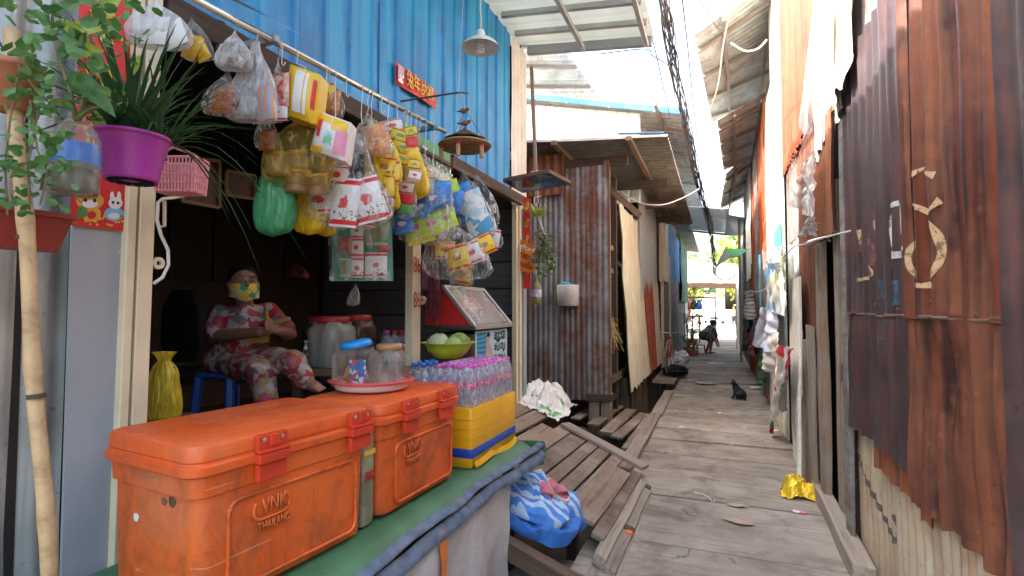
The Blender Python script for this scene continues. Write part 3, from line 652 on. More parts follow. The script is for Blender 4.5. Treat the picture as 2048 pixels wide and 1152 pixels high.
MB().box((1.7, 2.05, 1.7), (1.7, 3.5, 3.4)).build('core', M['interior'], rh)
# torn sheets up on the wall, in the sun
mb = MB(); corrq(mb, (XR-.03, 4.62, 4.2), (XR-.06, 3.75, 4.2), (XR-.05, 3.62, 2.74), (XR-.02, 4.70, 2.58), .13, .012, 6, .03, seed=31, rag=.06); mb.build('torn_sheet', M['whitesheet'], rh, smooth=True)
mb = MB(); corrq(mb, (XR-.05, 3.80, 4.2), (XR-.02, 3.3, 4.2), (XR-.02, 3.36, 2.92), (XR-.06, 3.76, 2.62), .15, .012, 6, .02, seed=32, rag=.10); mb.build('torn_sheet', M['creamfibre'], rh, smooth=True)
mb = MB(); mb.grid(lambda i, j: V((XR-.10-.12*j+.03*math.sin(i*9), 3.3+.5*i*(1-j*.4)+.35*j, 3.9-1.25*j+.06*math.sin(i*7+j*3))), 10, 10); mb.build('hanging_plastic', M['milky'], rh, smooth=True)
def along(pts, n):
    out = []
    for k in range(n+1):
        u = k/n*(len(pts)-1); i = min(int(u), len(pts)-2); f_ = u-i; p0, p1, p2, p3 = pts[max(0, i-1)], pts[i], pts[i+1], pts[min(len(pts)-1, i+2)]
        out.append(.5*((2*p1)+(p2-p0)*f_+(2*p0-5*p1+4*p2-p3)*f_*f_+(3*p1-p0-3*p2+p3)*f_**3))
    return out
# graffiti that follows the waves of the sheets
def paint(name, strokes, m, pitch, amp, x, parent, y_edge, z1=3.0, seed=23, dent=.006):
    f = wave_fn(pitch, amp); mb = MB()
    for pts, w in strokes:
        q = [V((0, p[0], p[1])) for p in pts]; q = along(q, 6*len(q)) if len(q) > 2 else q; dense = []
        for i in range(len(q)-1):
            n = max(2, int((q[i+1]-q[i]).length/.012))
            dense += [q[i].lerp(q[i+1], k/n) for k in range(n)]
        dense.append(q[-1]); rows = []
        for i, p in enumerate(dense):
            d = dense[min(i+2, len(dense)-1)]-dense[max(i-2, 0)]; s = V((0, -d.z, d.y)).normalized()
            ww = w*(.75+.5*noise.noise(V((i*.11, w*50, 2))))
            rows.append([p+s*ww*(k/6-.5) for k in range(7)])
        vs = []
        for r_ in rows:
            for p in r_: vs.append((x-f(y_edge-p.y)+2*dent*noise.noise(V(((y_edge-p.y)*2.5, (z1-p.z)*2.5, seed*5.7)))-.003, p.y, p.z))
        mb.add(vs, [(i*7+k, i*7+k+1, (i+1)*7+k+1, (i+1)*7+k) for i in range(len(rows)-1) for k in range(6)])
    return mb.build(name, m, parent, smooth=True)
def RP(px, py): p = G(px, py, x=XR); return (p.y, p.z)
spray_w = worn_paint('white spray paint', (.46, .47, .50), .42); spray_c = worn_paint('cream spray paint', (.50, .36, .22), .44)
spray_b = worn_paint('blue spray paint', (.045, .11, .17), .50); spray_r = worn_paint('dull pink spray paint', (.27, .09, .10), .50)
paint('graffiti', [([RP(*p) for p in ((1808, 468), (1806, 408), (1785, 415), (1778, 450), (1785, 505), (1808, 508))], .035), ([RP(*p) for p in ((1792, 512), (1812, 495))], .03)], spray_w, WP, WA*.85, XR, rh, 3.78)
paint('graffiti', [([RP(*p) for p in ((1876, 350), (1860, 338), (1850, 335), (1835, 352), (1825, 360))], .028), ([RP(*p) for p in ((1828, 400), (1845, 415), (1858, 432), (1868, 425), (1880, 400))], .03),
      ([RP(*p) for p in ((1838, 462), (1823, 500), (1825, 540), (1838, 565), (1855, 570), (1875, 545), (1882, 500), (1872, 450), (1855, 432))], .036)], spray_c, WPR, WAR, XR-.004, rh, 2.66, 3.3, 22)
paint('graffiti', [([RP(*p) for p in ((1762, 560), (1768, 620), (1765, 680))], .05), ([RP(*p) for p in ((1788, 540), (1792, 600), (1790, 640))], .06), ([RP(*p) for p in ((1795, 560), (1796, 610))], .05)], spray_b, WP, WA*.85, XR, rh, 3.78)
paint('graffiti', [([RP(*p) for p in ((1715, 500), (1725, 490))], .06), ([RP(*p) for p in ((1735, 445), (1742, 480), (1748, 520), (1738, 540))], .05)], spray_r, WP, WA*.85, XR, rh, 3.78)
paint('graffiti', [([RP(*p) for p in ((1718, 460), (1720, 490))], .035), ([RP(*p) for p in ((1746, 440), (1750, 480))], .04), ([RP(*p) for p in ((1738, 520), (1745, 550), (1718, 560))], .03)], spray_c, WP, WA*.85, XR, rh, 3.78)
spray_k = worn_paint('grey spray paint', (.11, .10, .10), .46)
def RP2(px, py): p = G(px, py, x=XR+.052); return (p.y, p.z)
paint('graffiti', [([RP2(*p) for p in ((1712, 900), (1735, 945), (1760, 1010), (1785, 1070), (1798, 1080), (1790, 1030))], .045), ([RP2(*p) for p in ((1712, 955), (1720, 985))], .045)], spray_k, .085, .009, XR+.052, rh, 3.84, .98, 26, .014)
# doorway beyond the rusted wall
dw = thing('narrow_doorway', 'dark doorway of weathered posts beside the graffiti wall', 'doorway', (.9, 4.2, -.05))
beam('zinc_jamb', (XR, 3.86, .0), (XR+.01, 3.86, 2.9), .03, .13, M['zincdirty'], dw, up=V((0, 1, 0)), rag=.004)
beam('post', (XR+.08, 4.08, -.1), (XR+.08, 4.05, 2.6), .07, .10, M['darkwood'], dw, up=V((0, 1, 0)), rag=.005)
beam('post', (XR+.05, 4.26, -.1), (XR+.05, 4.26, 2.4), .06, .12, M['greywood'], dw, up=V((0, 1, 0)), rag=.005)
beam('post', (XR-.01, 4.60, -.1), (XR-.01, 4.60, 2.0), .06, .13, M['deckwood'], dw, up=V((0, 1, 0)), rag=.01)
beam('threshold', (.72, 3.4, .03), (.74, 4.9, .05), .10, .13, M['greywood'], dw, rag=.008)
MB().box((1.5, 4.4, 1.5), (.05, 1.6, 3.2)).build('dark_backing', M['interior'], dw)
beam('latch_block', (XR+.04, 4.08, 1.0), (XR+.04, 4.08, 1.12), .05, .07, M['darkwood'], dw, up=V((0, 1, 0)))
# second house on the right
oh = thing('orange_sheet_house', 'tall house patched with orange, rust and whitewashed sheets', 'house', (1.6, 6.6, -.8))
rsheet('wall_sheet', M['rustmid'], oh, 3.95, 4.75, 2.0, 2.84, XR-.03, .10, .012, seed=41, rag=.06)
rsheet('wall_sheet', M['rustred'], oh, 4.66, 5.7, 1.02, 3.15, XR-.005, .10, .011, seed=42, rag=.01)
rsheet('wall_sheet', M['zincdirty'], oh, 4.7, 5.8, .1, 1.06, XR+.01, .10, .010, seed=43)
rsheet('wall_sheet', M['orangesheet'], oh, 4.62, 6.75, 3.02, 6.2, XR-.02, .13, .015, seed=44, rag=.05)
rsheet('wall_sheet', M['rusty'], oh, 5.66, 6.6, 2.2, 3.1, XR, .12, .013, seed=45)
rsheet('wall_sheet', M['zinc'], oh, 5.85, 6.75, .0, 3.2, XR+.01, .09, .009, seed=46)
for k, (y0, y1, zt) in enumerate(((6.72, 7.35, 6.6), (7.3, 8.0, 6.2), (7.95, 8.7, 4.6))):
    beam('whitewashed_board', (XR-.03-.004*k, (y0+y1)/2, -.1), (XR-.03, (y0+y1)/2+.03, zt), .03, y1-y0-.02, M['whitewood'], oh, up=V((0, 1, 0)), rag=.012)
MB().box((1.7, 6.7, 2.8), (1.7, 4.1, 6.2)).build('core', M['interior'], oh)
for y, w, z1, m in ((4.88, .22, 1.35, 'greywood'), (5.15, .20, 1.22, 'deckwood'), (5.5, .32, 1.3, 'greywood'), (5.9, .3, 1.2, 'whitewood')):
    beam('base_board', (XR-.045, y, -.05), (XR-.05, y+.02, z1), .03, w, M[m], oh, up=V((0, 1, 0)), rag=.008)
beam('leaning_lath', (XR-.16, 4.85, .0), (XR-.07, 5.35, 1.35), .025, .075, M['whitewood'], oh, up=V((0, 1, 0)), rag=.003)
MB().box((XR-.07, 5.62, 1.25), (.015, .75, 1.05)).build('pale_board', M['whitewood'], oh)
sheet('green_strip', M['greenbright'], oh, 6.8, 7.6, 1.5, 2.5, XR-.055, .2, .004, 'sin', -1)
# third house on the right
th = thing('striped_sheet_house', 'house of red, rust and white sheets under jutting tin eaves', 'house', (1.7, 12, -.8))
for k, (y0, y1, z0, z1, m) in enumerate(((8.7, 9.6, .0, 2.4, 'zincdirty'), (9.5, 10.6, .0, 2.5, 'rusty'), (10.5, 12.0, .0, 2.6, 'zincdirty'), (8.7, 9.7, 2.3, 4.9, 'rustmid'), (9.6, 10.9, 2.45, 4.8, 'orangesheet'),
      (10.8, 11.8, 2.3, 4.7, 'rusty'), (11.7, 13.3, 2.4, 4.7, 'orangesheet'), (11.9, 14.2, -.0, 2.5, 'rustmid'), (13.2, 15.2, 2.2, 4.8, 'whitesheet'), (14.1, 16.5, 0, 2.3, 'zincdirty'), (15.1, 17, 2.2, 4.6, 'rusty'))):
    rsheet('wall_sheet', M[m], th, y0, y1, z0, z1, XR-.01*(k % 3), .14, .014, seed=60+k, rag=.05, dent=.012)
MB().box((1.75, 12.8, 2.3), (1.7, 8.4, 4.8)).build('core', M['interior'], th)
def eave(name, label, pts, m, parts=3):
    t = thing(name, label, 'roof', sum(pts, V())/4-V((0, 0, .1)))
    mb = MB(); corrq(mb, pts[0], pts[1], pts[2], pts[3], .11, .012, 5, .006, seed=len(label)); mb.build('roof_sheet', M[m], t, smooth=True)
    for k in range(parts):
        s = (k+.5)/parts; a = pts[0].lerp(pts[1], s)-V((0, 0, .05)); c = pts[3].lerp(pts[2], s)-V((0, 0, .05))
        beam('rafter', a, c, .05, .06, M['greywood'], t)
    for s in (.3, .75): beam('batten', pts[0].lerp(pts[3], s)-V((0, 0, .1)), pts[1].lerp(pts[2], s)-V((0, 0, .1)), .05, .05, M['greywood'], t)
    return t
A, Bq = G(1388, 70, z=5.35), G(1424, 244, z=5.05)
eave('jutting_eave', 'wide grey tin eave jutting from the orange house over the lane', [A, Bq, V((XR+.3, Bq.y+.6, 5.45)), V((XR+.3, A.y-.6, 5.85))], 'roofgrey', 4)
A, Bq = G(1434, 240, z=4.75), G(1447, 340, z=4.6)
eave('jutting_eave', 'lower tin eave behind the wide one, with slatted battens', [A, Bq, V((XR+.2, Bq.y+.3, 4.9)), V((XR+.2, A.y-.3, 5.1))], 'roofgrey', 4)
A, Bq = G(1452, 345, z=4.55), G(1439, 420, z=4.3)
eave('jutting_eave', 'farthest buckled tin eave beside the lane canopy', [A, Bq, V((XR+.2, Bq.y+.5, 4.8)), V((XR+.2, A.y-.3, 5.0))], 'roofgrey', 3)
# white glare house at the far right
r4 = thing('far_lane_house', 'pale grey house at the far right end of the lane', 'house', (1.8, 21, -.8))
for k, (y0, y1, z0, z1, m) in enumerate(((16.9, 19, 0, 3.9, 'zincdirty'), (18.9, 21.5, 0, 3.4, 'zinc'), (21.3, 24.5, 0, 3.0, 'roofgrey'))): rsheet('wall_sheet', M[m], r4, y0, y1, z0, z1, XR, .14, .014, seed=80+k)
MB().box((1.75, 20.7, 1.4), (1.7, 7.6, 3.4)).build('core', M['interior'], r4)
# ---------------------------------------------------------------- plank deck between shop and walkway
DK = .36; DP0 = V((-.66, 4, .10)); DN = V((DK, 0, 1)).normalized()          # sloping deck plane
def dz(x): return DP0.z-(x-DP0.x)*DK
deck = thing('plank_deck', 'sloping deck of loose weathered planks before the shop', 'deck', (-1.25, 4.2, -.3))
def dpl(p0, p1, w, h=.028, m='deckwood', lift=0, name='plank', rag=.004, px=True):
    a, b = (GP(*p0, DP0, DN), GP(*p1, DP0, DN)) if px else (V((p0[0], p0[1], dz(p0[0]))), V((p1[0], p1[1], dz(p1[0]))))
    o = DN*(lift-h/2); return beam(name, a+o, b+o, w, h, M[m], deck, up=DN, rag=rag)
for x, y0, y1, w, l in ((-1.86, 2.6, 5.25, .17, 0), (-1.69, 2.6, 5.15, .15, .004), (-1.54, 2.6, 4.72, .13, 0), (-1.525+.115, 2.6, 4.95, .13, .002), (-1.27, 2.65, 4.92, .15, -.004), (-1.13, 2.7, 4.9, .10, .004), (-1.02, 2.95, 4.88, .11, 0), (-.90, 3.05, 4.85, .10, .003)):
    dpl((x-.035, y0), (x+.05, y1), w, lift=l, px=False)
dpl((-.84, 3.30), (-.79, 4.45), .21, .03, lift=.02, px=False)                # the warped wide board
dpl((-.70, 3.22), (-.66, 4.62), .09, .03, lift=-.005, px=False)
for p0, p1, w, h, l in (((-.64, 3.05), (-.60, 4.55), .075, .07, -.02), ((-.575, 3.0), (-.545, 4.45), .07, .08, -.04), ((-.50, 2.93), (-.475, 4.35), .07, .10, -.05)):
    dpl(p0, p1, w, h, 'greywood', l, 'edge_timber', .006, px=False)
eb = [GP(1128, 852, DP0, DN), GP(1290, 938, DP0, DN)]
beam('end_board', eb[0]+DN*.022, eb[1]+DN*.012, .15, .032, M['greywood'], deck, up=DN, rag=.005)
for y in (2.75, 3.6, 4.5): beam('joist', (-1.95, y, dz(-1.95)-.09), (-.55, y, dz(-.55)-.09), .08, .10, M['darkwood'], deck)
for x in (-1.8, -1.2): 
    for y in (2.75, 4.5): beam('post', (x, y, -.8), (x, y, dz(x)-.1), .09, .09, M['darkwood'], deck, up=V((1, 0, 0)))
beam('edge_timber', (-.63, 2.4, -.06), (-.66, 3.05, -.06), .12, .12, M['greywood'], deck, rag=.006)
# lower deck in front of the shack
ld = thing('lower_deck', 'lower deck of spaced boards beneath the rusty shack wall', 'deck', (-1.3, 6.2, -.3))
for k, (a, c, w) in enumerate((((1140, 812), (1182, 792), .14), ((1150, 838), (1205, 806), .14), ((1186, 850), (1238, 812), .15), ((1212, 866), (1262, 820), .16), ((1232, 876), (1288, 828), .14))):
    p, q = G(*a, z=.06-.012*k), G(*c, z=.06-.012*k); beam('plank', p, q, w, .03, M['deckwood'], ld, rag=.005)
p, q = G(1250, 900, z=.0), G(1298, 832, z=.02); beam('plank', p, q, .07, .05, M['deckwood'], ld, rag=.005)
beam('joist', G(1160, 862, z=-.12), G(1262, 905, z=-.18), .06, .12, M['darkwood'], ld)
beam('joist', G(1145, 800, z=-.05), G(1290, 850, z=-.1), .06, .12, M['darkwood'], ld)
for k, (y0, y1) in enumerate(((4.75, 6.1), (6.1, 7.5), (7.5, 9.6))): beam('edge_beam', (-.83+.01*k, y0, -.01), (-.82, y1, .0), .14, .11, M['greywood'], ld, rag=.008)
for x, y in ((-1.6, 6.0), (-1.0, 6.9)): beam('post', (x, y, -.8), (x, y, -.05), .08, .08, M['darkwood'], ld, up=V((1, 0, 0)))
# left boardwalk strip farther on
ls = thing('side_boardwalk', 'worn side boards stepping along the far lane edge', 'boardwalk', (-1, 13, -.3))
for k in range(12): beam('plank', (-1.25, 11+k*.5, .02+.004*(k % 3)), (-.82, 11.02+k*.5, .0), .44, .035, M['greywood'], ls, rag=.006)
for y in (11, 14, 16.5): beam('joist', (-1.05, y-.1, -.4), (-1.05, y+.3, -.02), .1, .1, M['darkwood'], ls, up=V((1, 0, 0)))
# ---------------------------------------------------------------- the goods table with its covers
TZ = .655
tb = thing('goods_table', 'low goods table draped in a green tarpaulin and old sacks', 'table', (-1.5, 1.9, -.2))
MB().box((-1.50, 1.75, TZ-.03), (.66, 2.9, .04)).build('tabletop', M['brownwood'], tb)
for x in (-1.78, -1.22):
    for y in (.5, 1.75, 3.05): beam('leg', (x, y, -.8), (x, y, TZ-.05), .06, .06, M['darkwood'], tb, up=V((1, 0, 0)))
beam('side_rail', (-1.2, 3.19, TZ-.09), (-1.84, 3.19, TZ-.09), .05, .07, M['darkwood'], tb)
tarp = plain('green tarpaulin', (.055, .165, .075), .55, .25, 6, .2, 14, dirt=((.12, .13, .10), .55, .5))
denim = plain('blue grey hem canvas', (.10, .14, .20), .85, .45, 14, .4, 30, dirt=((.22, .22, .21), .5, .5))
sack = plain('white woven sack', (.50, .48, .47), .8, .12, 9, .5, 40, dirt=((.36, .33, .28), .55, .5))
ED = -1.115                                             # table edge
def edge(y): return ED+.035*noise.noise(V((y*1.6, 3, 0)))+.02*math.sin(y*2.1)
def tfn(i, j):
    y = .2+3.05*j; e = edge(y); x = -1.86+(e+1.86)*i
    z = TZ+.004*noise.noise(V((x*9, y*7, 1)))
    if i > .9: z -= .035*((i-.9)/.1)**2
    if j > .97: z -= .05*(j-.97)/.03
    return V((x, y, z))
MB().grid(tfn, 24, 60).build('tarpaulin', tarp, tb, smooth=True)
for k, (d0, d1, zz0, zz1, ph) in enumerate(((.0, .035, -.008, -.03, 0), (.02, .05, -.05, -.105, 2.2))):
    def hem(i, j, d0=d0, d1=d1, zz0=zz0, zz1=zz1, ph=ph):
        y = .9+2.36*j; e = edge(y); w = .016*noise.noise(V((y*5, ph, 0)))
        return V((e+.022+d0+(d1-d0)*i+.012*math.sin(i*3.1), y, TZ+zz0+(zz1-zz0)*i+w-.03*max(0, j-.9)*10*.6))
    MB().grid(hem, 6, 70).build('hem_strip', denim, tb, smooth=True)
def endflap(i, j): return V((-1.8+.74*i+.01*math.sin(j*5), 3.26+.015*math.sin(i*14)+.02*j, TZ-.02-.14*j*(1+.25*math.sin(i*9))))
MB().grid(endflap, 20, 5).build('end_flap', tarp, tb, smooth=True)
def skirt(i, j):
    y = 1.0+1.72*i; f = .028*math.sin(i*26+.8*noise.noise(V((i*4, j*2, 0))))*(.25+j)+.02*noise.noise(V((i*9, j*5, 2)))
    return V((ED+.035+f-.03*j, y+.02*math.sin(j*4+i*9), TZ-.07-.92*j*(1-.05*math.sin(i*6))))
sk = MB().grid(skirt, 90, 16).build('sack_skirt', sack, tb, smooth=True)
def strip(y0, y1, z0, z1, off=.014):
    def fn(i, j):
        u = (y0+(y1-y0)*i-1.0)/1.72; jj = z0+(z1-z0)*j; p = skirt(u, jj); return p+V((off, 0, 0))
    return fn
MB().grid(strip(1.92, 1.985, .0, .98), 4, 16).build('orange_band', plain('orange print', (.72, .20, .03), .7, .15), sk, smooth=True)
for k in range(6):
    MB().grid(strip(1.52+.01*k, 1.80-.02*(k % 3), .28+.055*k, .30+.055*k), 10, 2).build('printed_line', plain('grey print', (.16, .17, .20), .7, .3), sk, smooth=True)
# ---------------------------------------------------------------- ice boxes
def rrect(w, h, r, n=6):
    out = []
    for cx, cy, a0 in ((w/2-r, h/2-r, 0), (-w/2+r, h/2-r, 90), (-w/2+r, -h/2+r, 180), (w/2-r, -h/2+r, 270)):
        for k in range(n+1): a = R(a0+90*k/n); out.append((cx+r*math.cos(a), cy+r*math.sin(a)))
    return out
def rbox(mb, secs, n=6):
    """stack of rounded rectangles: (w, d, r, cx, cy, z)"""
    rows = []
    for w, d, r, cx, cy, z in secs: rows.append([V((cx+x, cy+y, z)) for x, y in rrect(w, d, r, n)])
    k = len(rows[0]); vs = [p for r_ in rows for p in r_]
    fs = [(i*k+j, i*k+(j+1) % k, (i+1)*k+(j+1) % k, (i+1)*k+j) for i in range(len(rows)-1) for j in range(k)]
    fs += [tuple(range(k-1, -1, -1)), tuple((len(rows)-1)*k+j for j in range(k))]
    return mb.add(vs, fs)
def icebox(label, front, rot, L, D, H, latches, logo):
    t = thing('ice_box', label, 'ice box', front, rot=rot)          # origin: near front bottom corner; x along, y back, z up
    cx, cy = L/2, D/2; hl = .085; hb = H-hl
    mb = MB(); rbox(mb, [(L-.10, D-.06, .04, cx, cy, 0), (L-.07, D-.03, .045, cx, cy, .015), (L-.055, D-.02, .045, cx, cy, hb-.065), (L-.035, D-.008, .045, cx, cy, hb-.06), (L-.03, D, .045, cx, cy, hb-.002), (L-.06, D-.04, .04, cx, cy, hb)])
    lpart('body', mb, M['cooler'], t, sm=40)
    mb = MB(); rbox(mb, [(L-.02, D+.005, .05, cx, cy, hb-.005), (L+.002, D+.02, .055, cx, cy, hb+.002), (L+.004, D+.022, .055, cx, cy, hb+.024), (L-.016, D+.004, .05, cx, cy, hb+.029), (L-.018, D+.002, .05, cx, cy, hb+.034),
        (L-.010, D+.008, .05, cx, cy, hb+.040), (L-.014, D+.004, .05, cx, cy, hb+.072), (L-.022, D-.004, .048, cx, cy, hb+.080), (L-.045, D-.03, .04, cx, cy, hb+.085)])
    lpart('lid', mb, M['coolerlid'], t, sm=28)
    for x in latches:
        f = -.016; mb = MB()
        mb.box((x, f, hb+.055), (.10, .022, .05)); mb.box((x, f-.008, hb+.012), (.104, .03, .028)); mb.box((x, f-.002, hb-.03), (.098, .02, .05)); mb.box((x, f-.014, hb+.032), (.104, .016, .010)); mb.box((x+.005, f-.012, hb+.062), (.034, .012, .036))
        la = lpart('latch', mb, M['latch'], t, bevel=.004, seg=2)
        for dx in (-.03, .03): lpart('screw', MB().lathe([(0, .002), (.006, .001), (.007, -.002)], (0, 0, 0), 10), M['silver'], la, (x+dx, f-.0115, hb+.066), Matrix.Rotation(R(90), 3, 'X'))
    # moulded panel rim on the front
    w, h = L-.20, hb-.13; pz = .035+h/2; pts = [V((cx+.02+x, .0085, pz+z)) for x, z in rrect(w, h, .035)]; pts.append(pts[0])
    lpart('panel_rim', MB().tube(pts, .0065, 6, False), M['cooler'], t, smooth=True)
    lx, lz = logo; R2 = [V((lx+x, .008, lz+z)) for x, z in rrect(.125, .062, .03)]
    emb = lpart('embossed_oval', MB().tube(R2[10:]+R2[:4], .0045, 6), M['cooler'], t, smooth=True)
    for body, dz_, s, fw_ in (('VNK', .004, .052, .092), ('THAILAND', -.052, .028, .112)):
        W = wmat(t) @ Matrix.Translation(V((lx+.008, .0095, lz+dz_)))
        text('embossed_letters', body, M['cooler'], t, W.translation, W.to_3x3() @ V((1, 0, 0)), (0, 0, 1), s*1.25, .006, fitw=fw_, bold=.02)
    for dx, dz_, r_, m_ in ((.12, .30, .016, M['brownwood']), (.16, .295, .012, M['brownwood']), (.30, .225, .013, M['white'])): lpart('end_stain', MB().prism([V((.0275, dx+r_*math.cos(a*.9)*(1+.4*(a % 2)), dz_+r_*math.sin(a*.9))) for a in range(7)], (-.0012, 0, 0)), m_, t)
    return t
a, c = V((-1.285, .99, TZ+.006)), V((-1.205, 1.675, 0)); d = (c-a); yw = math.atan2(d.y, d.x)
icebox('large orange ice box with two red latches and embossed oval', a+V((-.015, 0, 0)), rotz(yw), .69, .455, .468, (.235, .60), (.26, .235))
a, c = V((-1.235, 1.735, TZ+.006)), V((-1.215, 2.385, 0)); d = (c-a); yw = math.atan2(d.y, d.x)
icebox('smaller orange ice box carrying a white tray on its lid', a, rotz(yw), .655, .42, .458, (.185, .475), (.24, .235))
# flat beer carton wedged between the boxes
bc = thing('beer_can_board', 'tall grey can-shaped board wedged between the ice boxes', 'board', (-1.285, 1.712, TZ))
lpart('board', rbox(MB(), [(.035, .07, .012, -.0, 0, .01), (.042, .07, .014, 0, 0, .03), (.042, .07, .014, 0, 0, .335), (.03, .06, .01, 0, 0, .365)]), plain('worn silver green print', (.26, .26, .17), .5, .4, 12, dirt=((.14, .14, .06), .5, .6)), bc, sm=40)
text('letters', 'ERG', M['red'], bc, (-1.2625, 1.712, TZ+.195), (0, 1, 0), (0, 0, 1), .05, .0015, fitw=.055, bold=.03)
lpart('gold_band', MB().box((.0225, 0, .285), (.002, .07, .02)), M['gold'], bc, bevel=.0008)
# yellow foam box
fb = thing('yellow_foam_box', 'bright yellow taped foam box with a blue band', 'box', (-1.43, 2.81, TZ+.004))
ym = plain('yellow tape wrap', (.80, .42, .012), .35, .14, 5, .25, 9)
lpart('body', rbox(MB(), [(.44, .62, .015, 0, 0, .0), (.455, .635, .018, 0, 0, .012), (.46, .64, .018, 0, 0, .30), (.45, .63, .015, 0, 0, .312)]), ym, fb, sm=40)
lpart('blue_band', rbox(MB(), [(.462, .642, .018, 0, 0, .055), (.465, .645, .019, 0, 0, .058), (.465, .645, .019, 0, 0, .098), (.462, .642, .018, 0, 0, .101)]), plain('blue tape', (.012, .07, .42), .35, .1), fb, sm=40)
for z in (.15, .2, .25): lpart('tape_edge', rbox(MB(), [(.4605, .6405, .018, 0, 0, z), (.4625, .6425, .018, 0, 0, z+.0015), (.4605, .6405, .018, 0, 0, z+.003)]), plain('tape edge', (.55, .26, .01), .4, .1), fb, sm=40)
lpart('loose_tape', MB().grid(lambda i, j: V((.235+.012*math.sin(i*9)+.012*j, -.30+.58*i, .035-.03*j+.012*math.sin(i*7))), 18, 3), ym, fb, smooth=True)
# ---------------------------------------------------------------- bottles
def bottle_mesh(h=.215, r=.031):
    pr = [(0, 0), (r*.85, 0), (r, .006), (r, .03)]
    for k in range(4): z = .035+k*.014; pr += [(r*.93, z), (r, z+.007)]
    pr += [(r*.97, .095), (r*.97, .125), (r, .13), (r*.98, .15), (r*.75, .172), (r*.42, .19), (.0125, .197), (.0125, h-.004), (0, h-.004)]
    return MB().lathe([(a, z*h/.215) for a, z in pr], n=12).mesh('bottle')
def smooth_me(me):
    for f in me.polygons: f.use_smooth = True
    return me
BM = smooth_me(bottle_mesh()); BM.materials.append(M['bottle'])
capm = {}
def cap_mesh(key, c):
    me = MB().lathe([(0, .218), (.0135, .218), (.0155, .215), (.0155, .197), (.0125, .196)], n=12).mesh('cap'); me.materials.append(plain(key+' cap', c, .4, .1)); return smooth_me(me)
CAPM = cap_mesh('magenta', (.72, .04, .50)); CAPB = cap_mesh('blue', (.03, .18, .62)); CAPR = cap_mesh('red', (.62, .03, .03))
def lab_mesh(name, m): me = MB().lathe([(.0312, .094), (.0316, .096), (.0316, .124), (.0312, .126)], n=12).mesh('label_band'); me.materials.append(m); return smooth_me(me)
LAB = lab_mesh('l', printed('pink label print', [(.62, .03, .14), (.62, .03, .14), (.68, .06, .2), (.75, .7, .72)], 60)); LABB = lab_mesh('l', printed('blue label print', [(.06, .2, .5), (.5, .55, .6)], 60))
def addbottle(parent, x, y, z, cap, lab, a=0):
    b_ = lpart('bottle', BM, None, parent, (x, y, z), rotz(a)); lpart('cap', cap, None, b_)
    if lab: lpart('label_band', lab, None, b_)
    return b_
bp = thing('bottle_pack', 'shrink-wrapped pack of water bottles with magenta caps', 'bottle pack', (-1.335, 2.81, TZ+.318))
for i in range(4):
    for j in range(9): addbottle(bp, -.097+.0645*i, -.262+.0655*j, 0, CAPM, LAB, rnd.uniform(0, 6))
def wrapf(i, j):
    a = 2*math.pi*i; c_, s_ = math.cos(a), math.sin(a); k = (abs(c_)**8+abs(s_)**8)**(-1/8)
    rr = (1, 1, 1, .985, .93, .7, 0)[min(6, int(round(j*6)))]; z = (.0, .07, .14, .185, .212, .221, .222)[min(6, int(round(j*6)))]
    return V(((.133+.003*math.sin(a*22))*c_*k*rr, (.302+.003*math.sin(a*34))*s_*k*rr, z+.003*math.sin(a*17)))
lpart('shrink_wrap', MB().grid(wrapf, 90, 6), M['pinkwrap'], bp, smooth=True)
bb = thing('blue_cap_bottles', 'loose cluster of drink bottles with blue caps behind the pack', 'bottles', (-1.55, 2.72, TZ+.318))
for i, (x, y) in enumerate(((-.045, -.16), (.02, -.17), (-.05, -.09), (.02, -.10), (-.045, -.02), (.02, -.03), (-.05, .05))): addbottle(bb, x, y, 0, CAPB, LABB, i)
# bowl of cabbages
c = G(897, 716, z=TZ+.318+.216)
bw = thing('green_bowl', 'lime green plastic bowl resting on the bottle pack', 'bowl', c)
lime = plain('lime plastic', (.50, .62, .03), .35, .15, 14, dirt=((.3, .4, .05), .6, .4))
lpart('bowl', MB().lathe([(0, .004), (.06, 0), (.085, .006), (.125, .05), (.145, .088), (.165, .094), (.168, .099), (.142, .095), (.12, .05), (.08, .012), (0, .010)], n=36), lime, bw, smooth=True)
def cabbage(name, label, off, r, cols):
    t = thing(name, label, 'cabbage', c+V(off)); m_ = leafmat(label[:12]+' leaf', *cols)
    q = random.Random(int(r*999))
    for k in range(9):
        a = q.uniform(0, 6.28); tilt = q.uniform(.1, 1.0)
        rot = rotz(a) @ Matrix.Rotation(tilt, 3, 'Y')
        def fn(i, j): 
            u, v = (i-.5)*2.2, (j-.5)*2.2; d_ = math.sqrt(u*u+v*v); rr = r*(1+.05*math.sin(u*7+k)+.05*math.cos(v*8)+.22*max(0, d_-.6)*math.sin(math.atan2(v, u)*7+k*2)+.10*noise.noise(V((u*3, v*3, k)))); th_ = min(d_, 1.4)*1.05; ph = math.atan2(v, u)
            return rot @ V((rr*math.sin(th_)*math.cos(ph), rr*math.sin(th_)*math.sin(ph), rr*math.cos(th_)+.006*math.sin(ph*9+k)))
        lpart('leaf', MB().grid(fn, 8, 8), m_, t, smooth=True)
    return t
cabbage('cabbage', 'pale cabbage at the near side of the green bowl', (-.05, -.035, .078), .068, ((.42, .50, .26), (.60, .64, .42)))
cabbage('cabbage', 'leafy green cabbage at the far side of the bowl', (.04, .06, .08), .066, ((.24, .40, .08), (.40, .54, .18)))
cabbage('cabbage', 'small bright cabbage between the two larger heads', (.05, -.03, .075), .05, ((.34, .46, .14), (.5, .6, .28)))
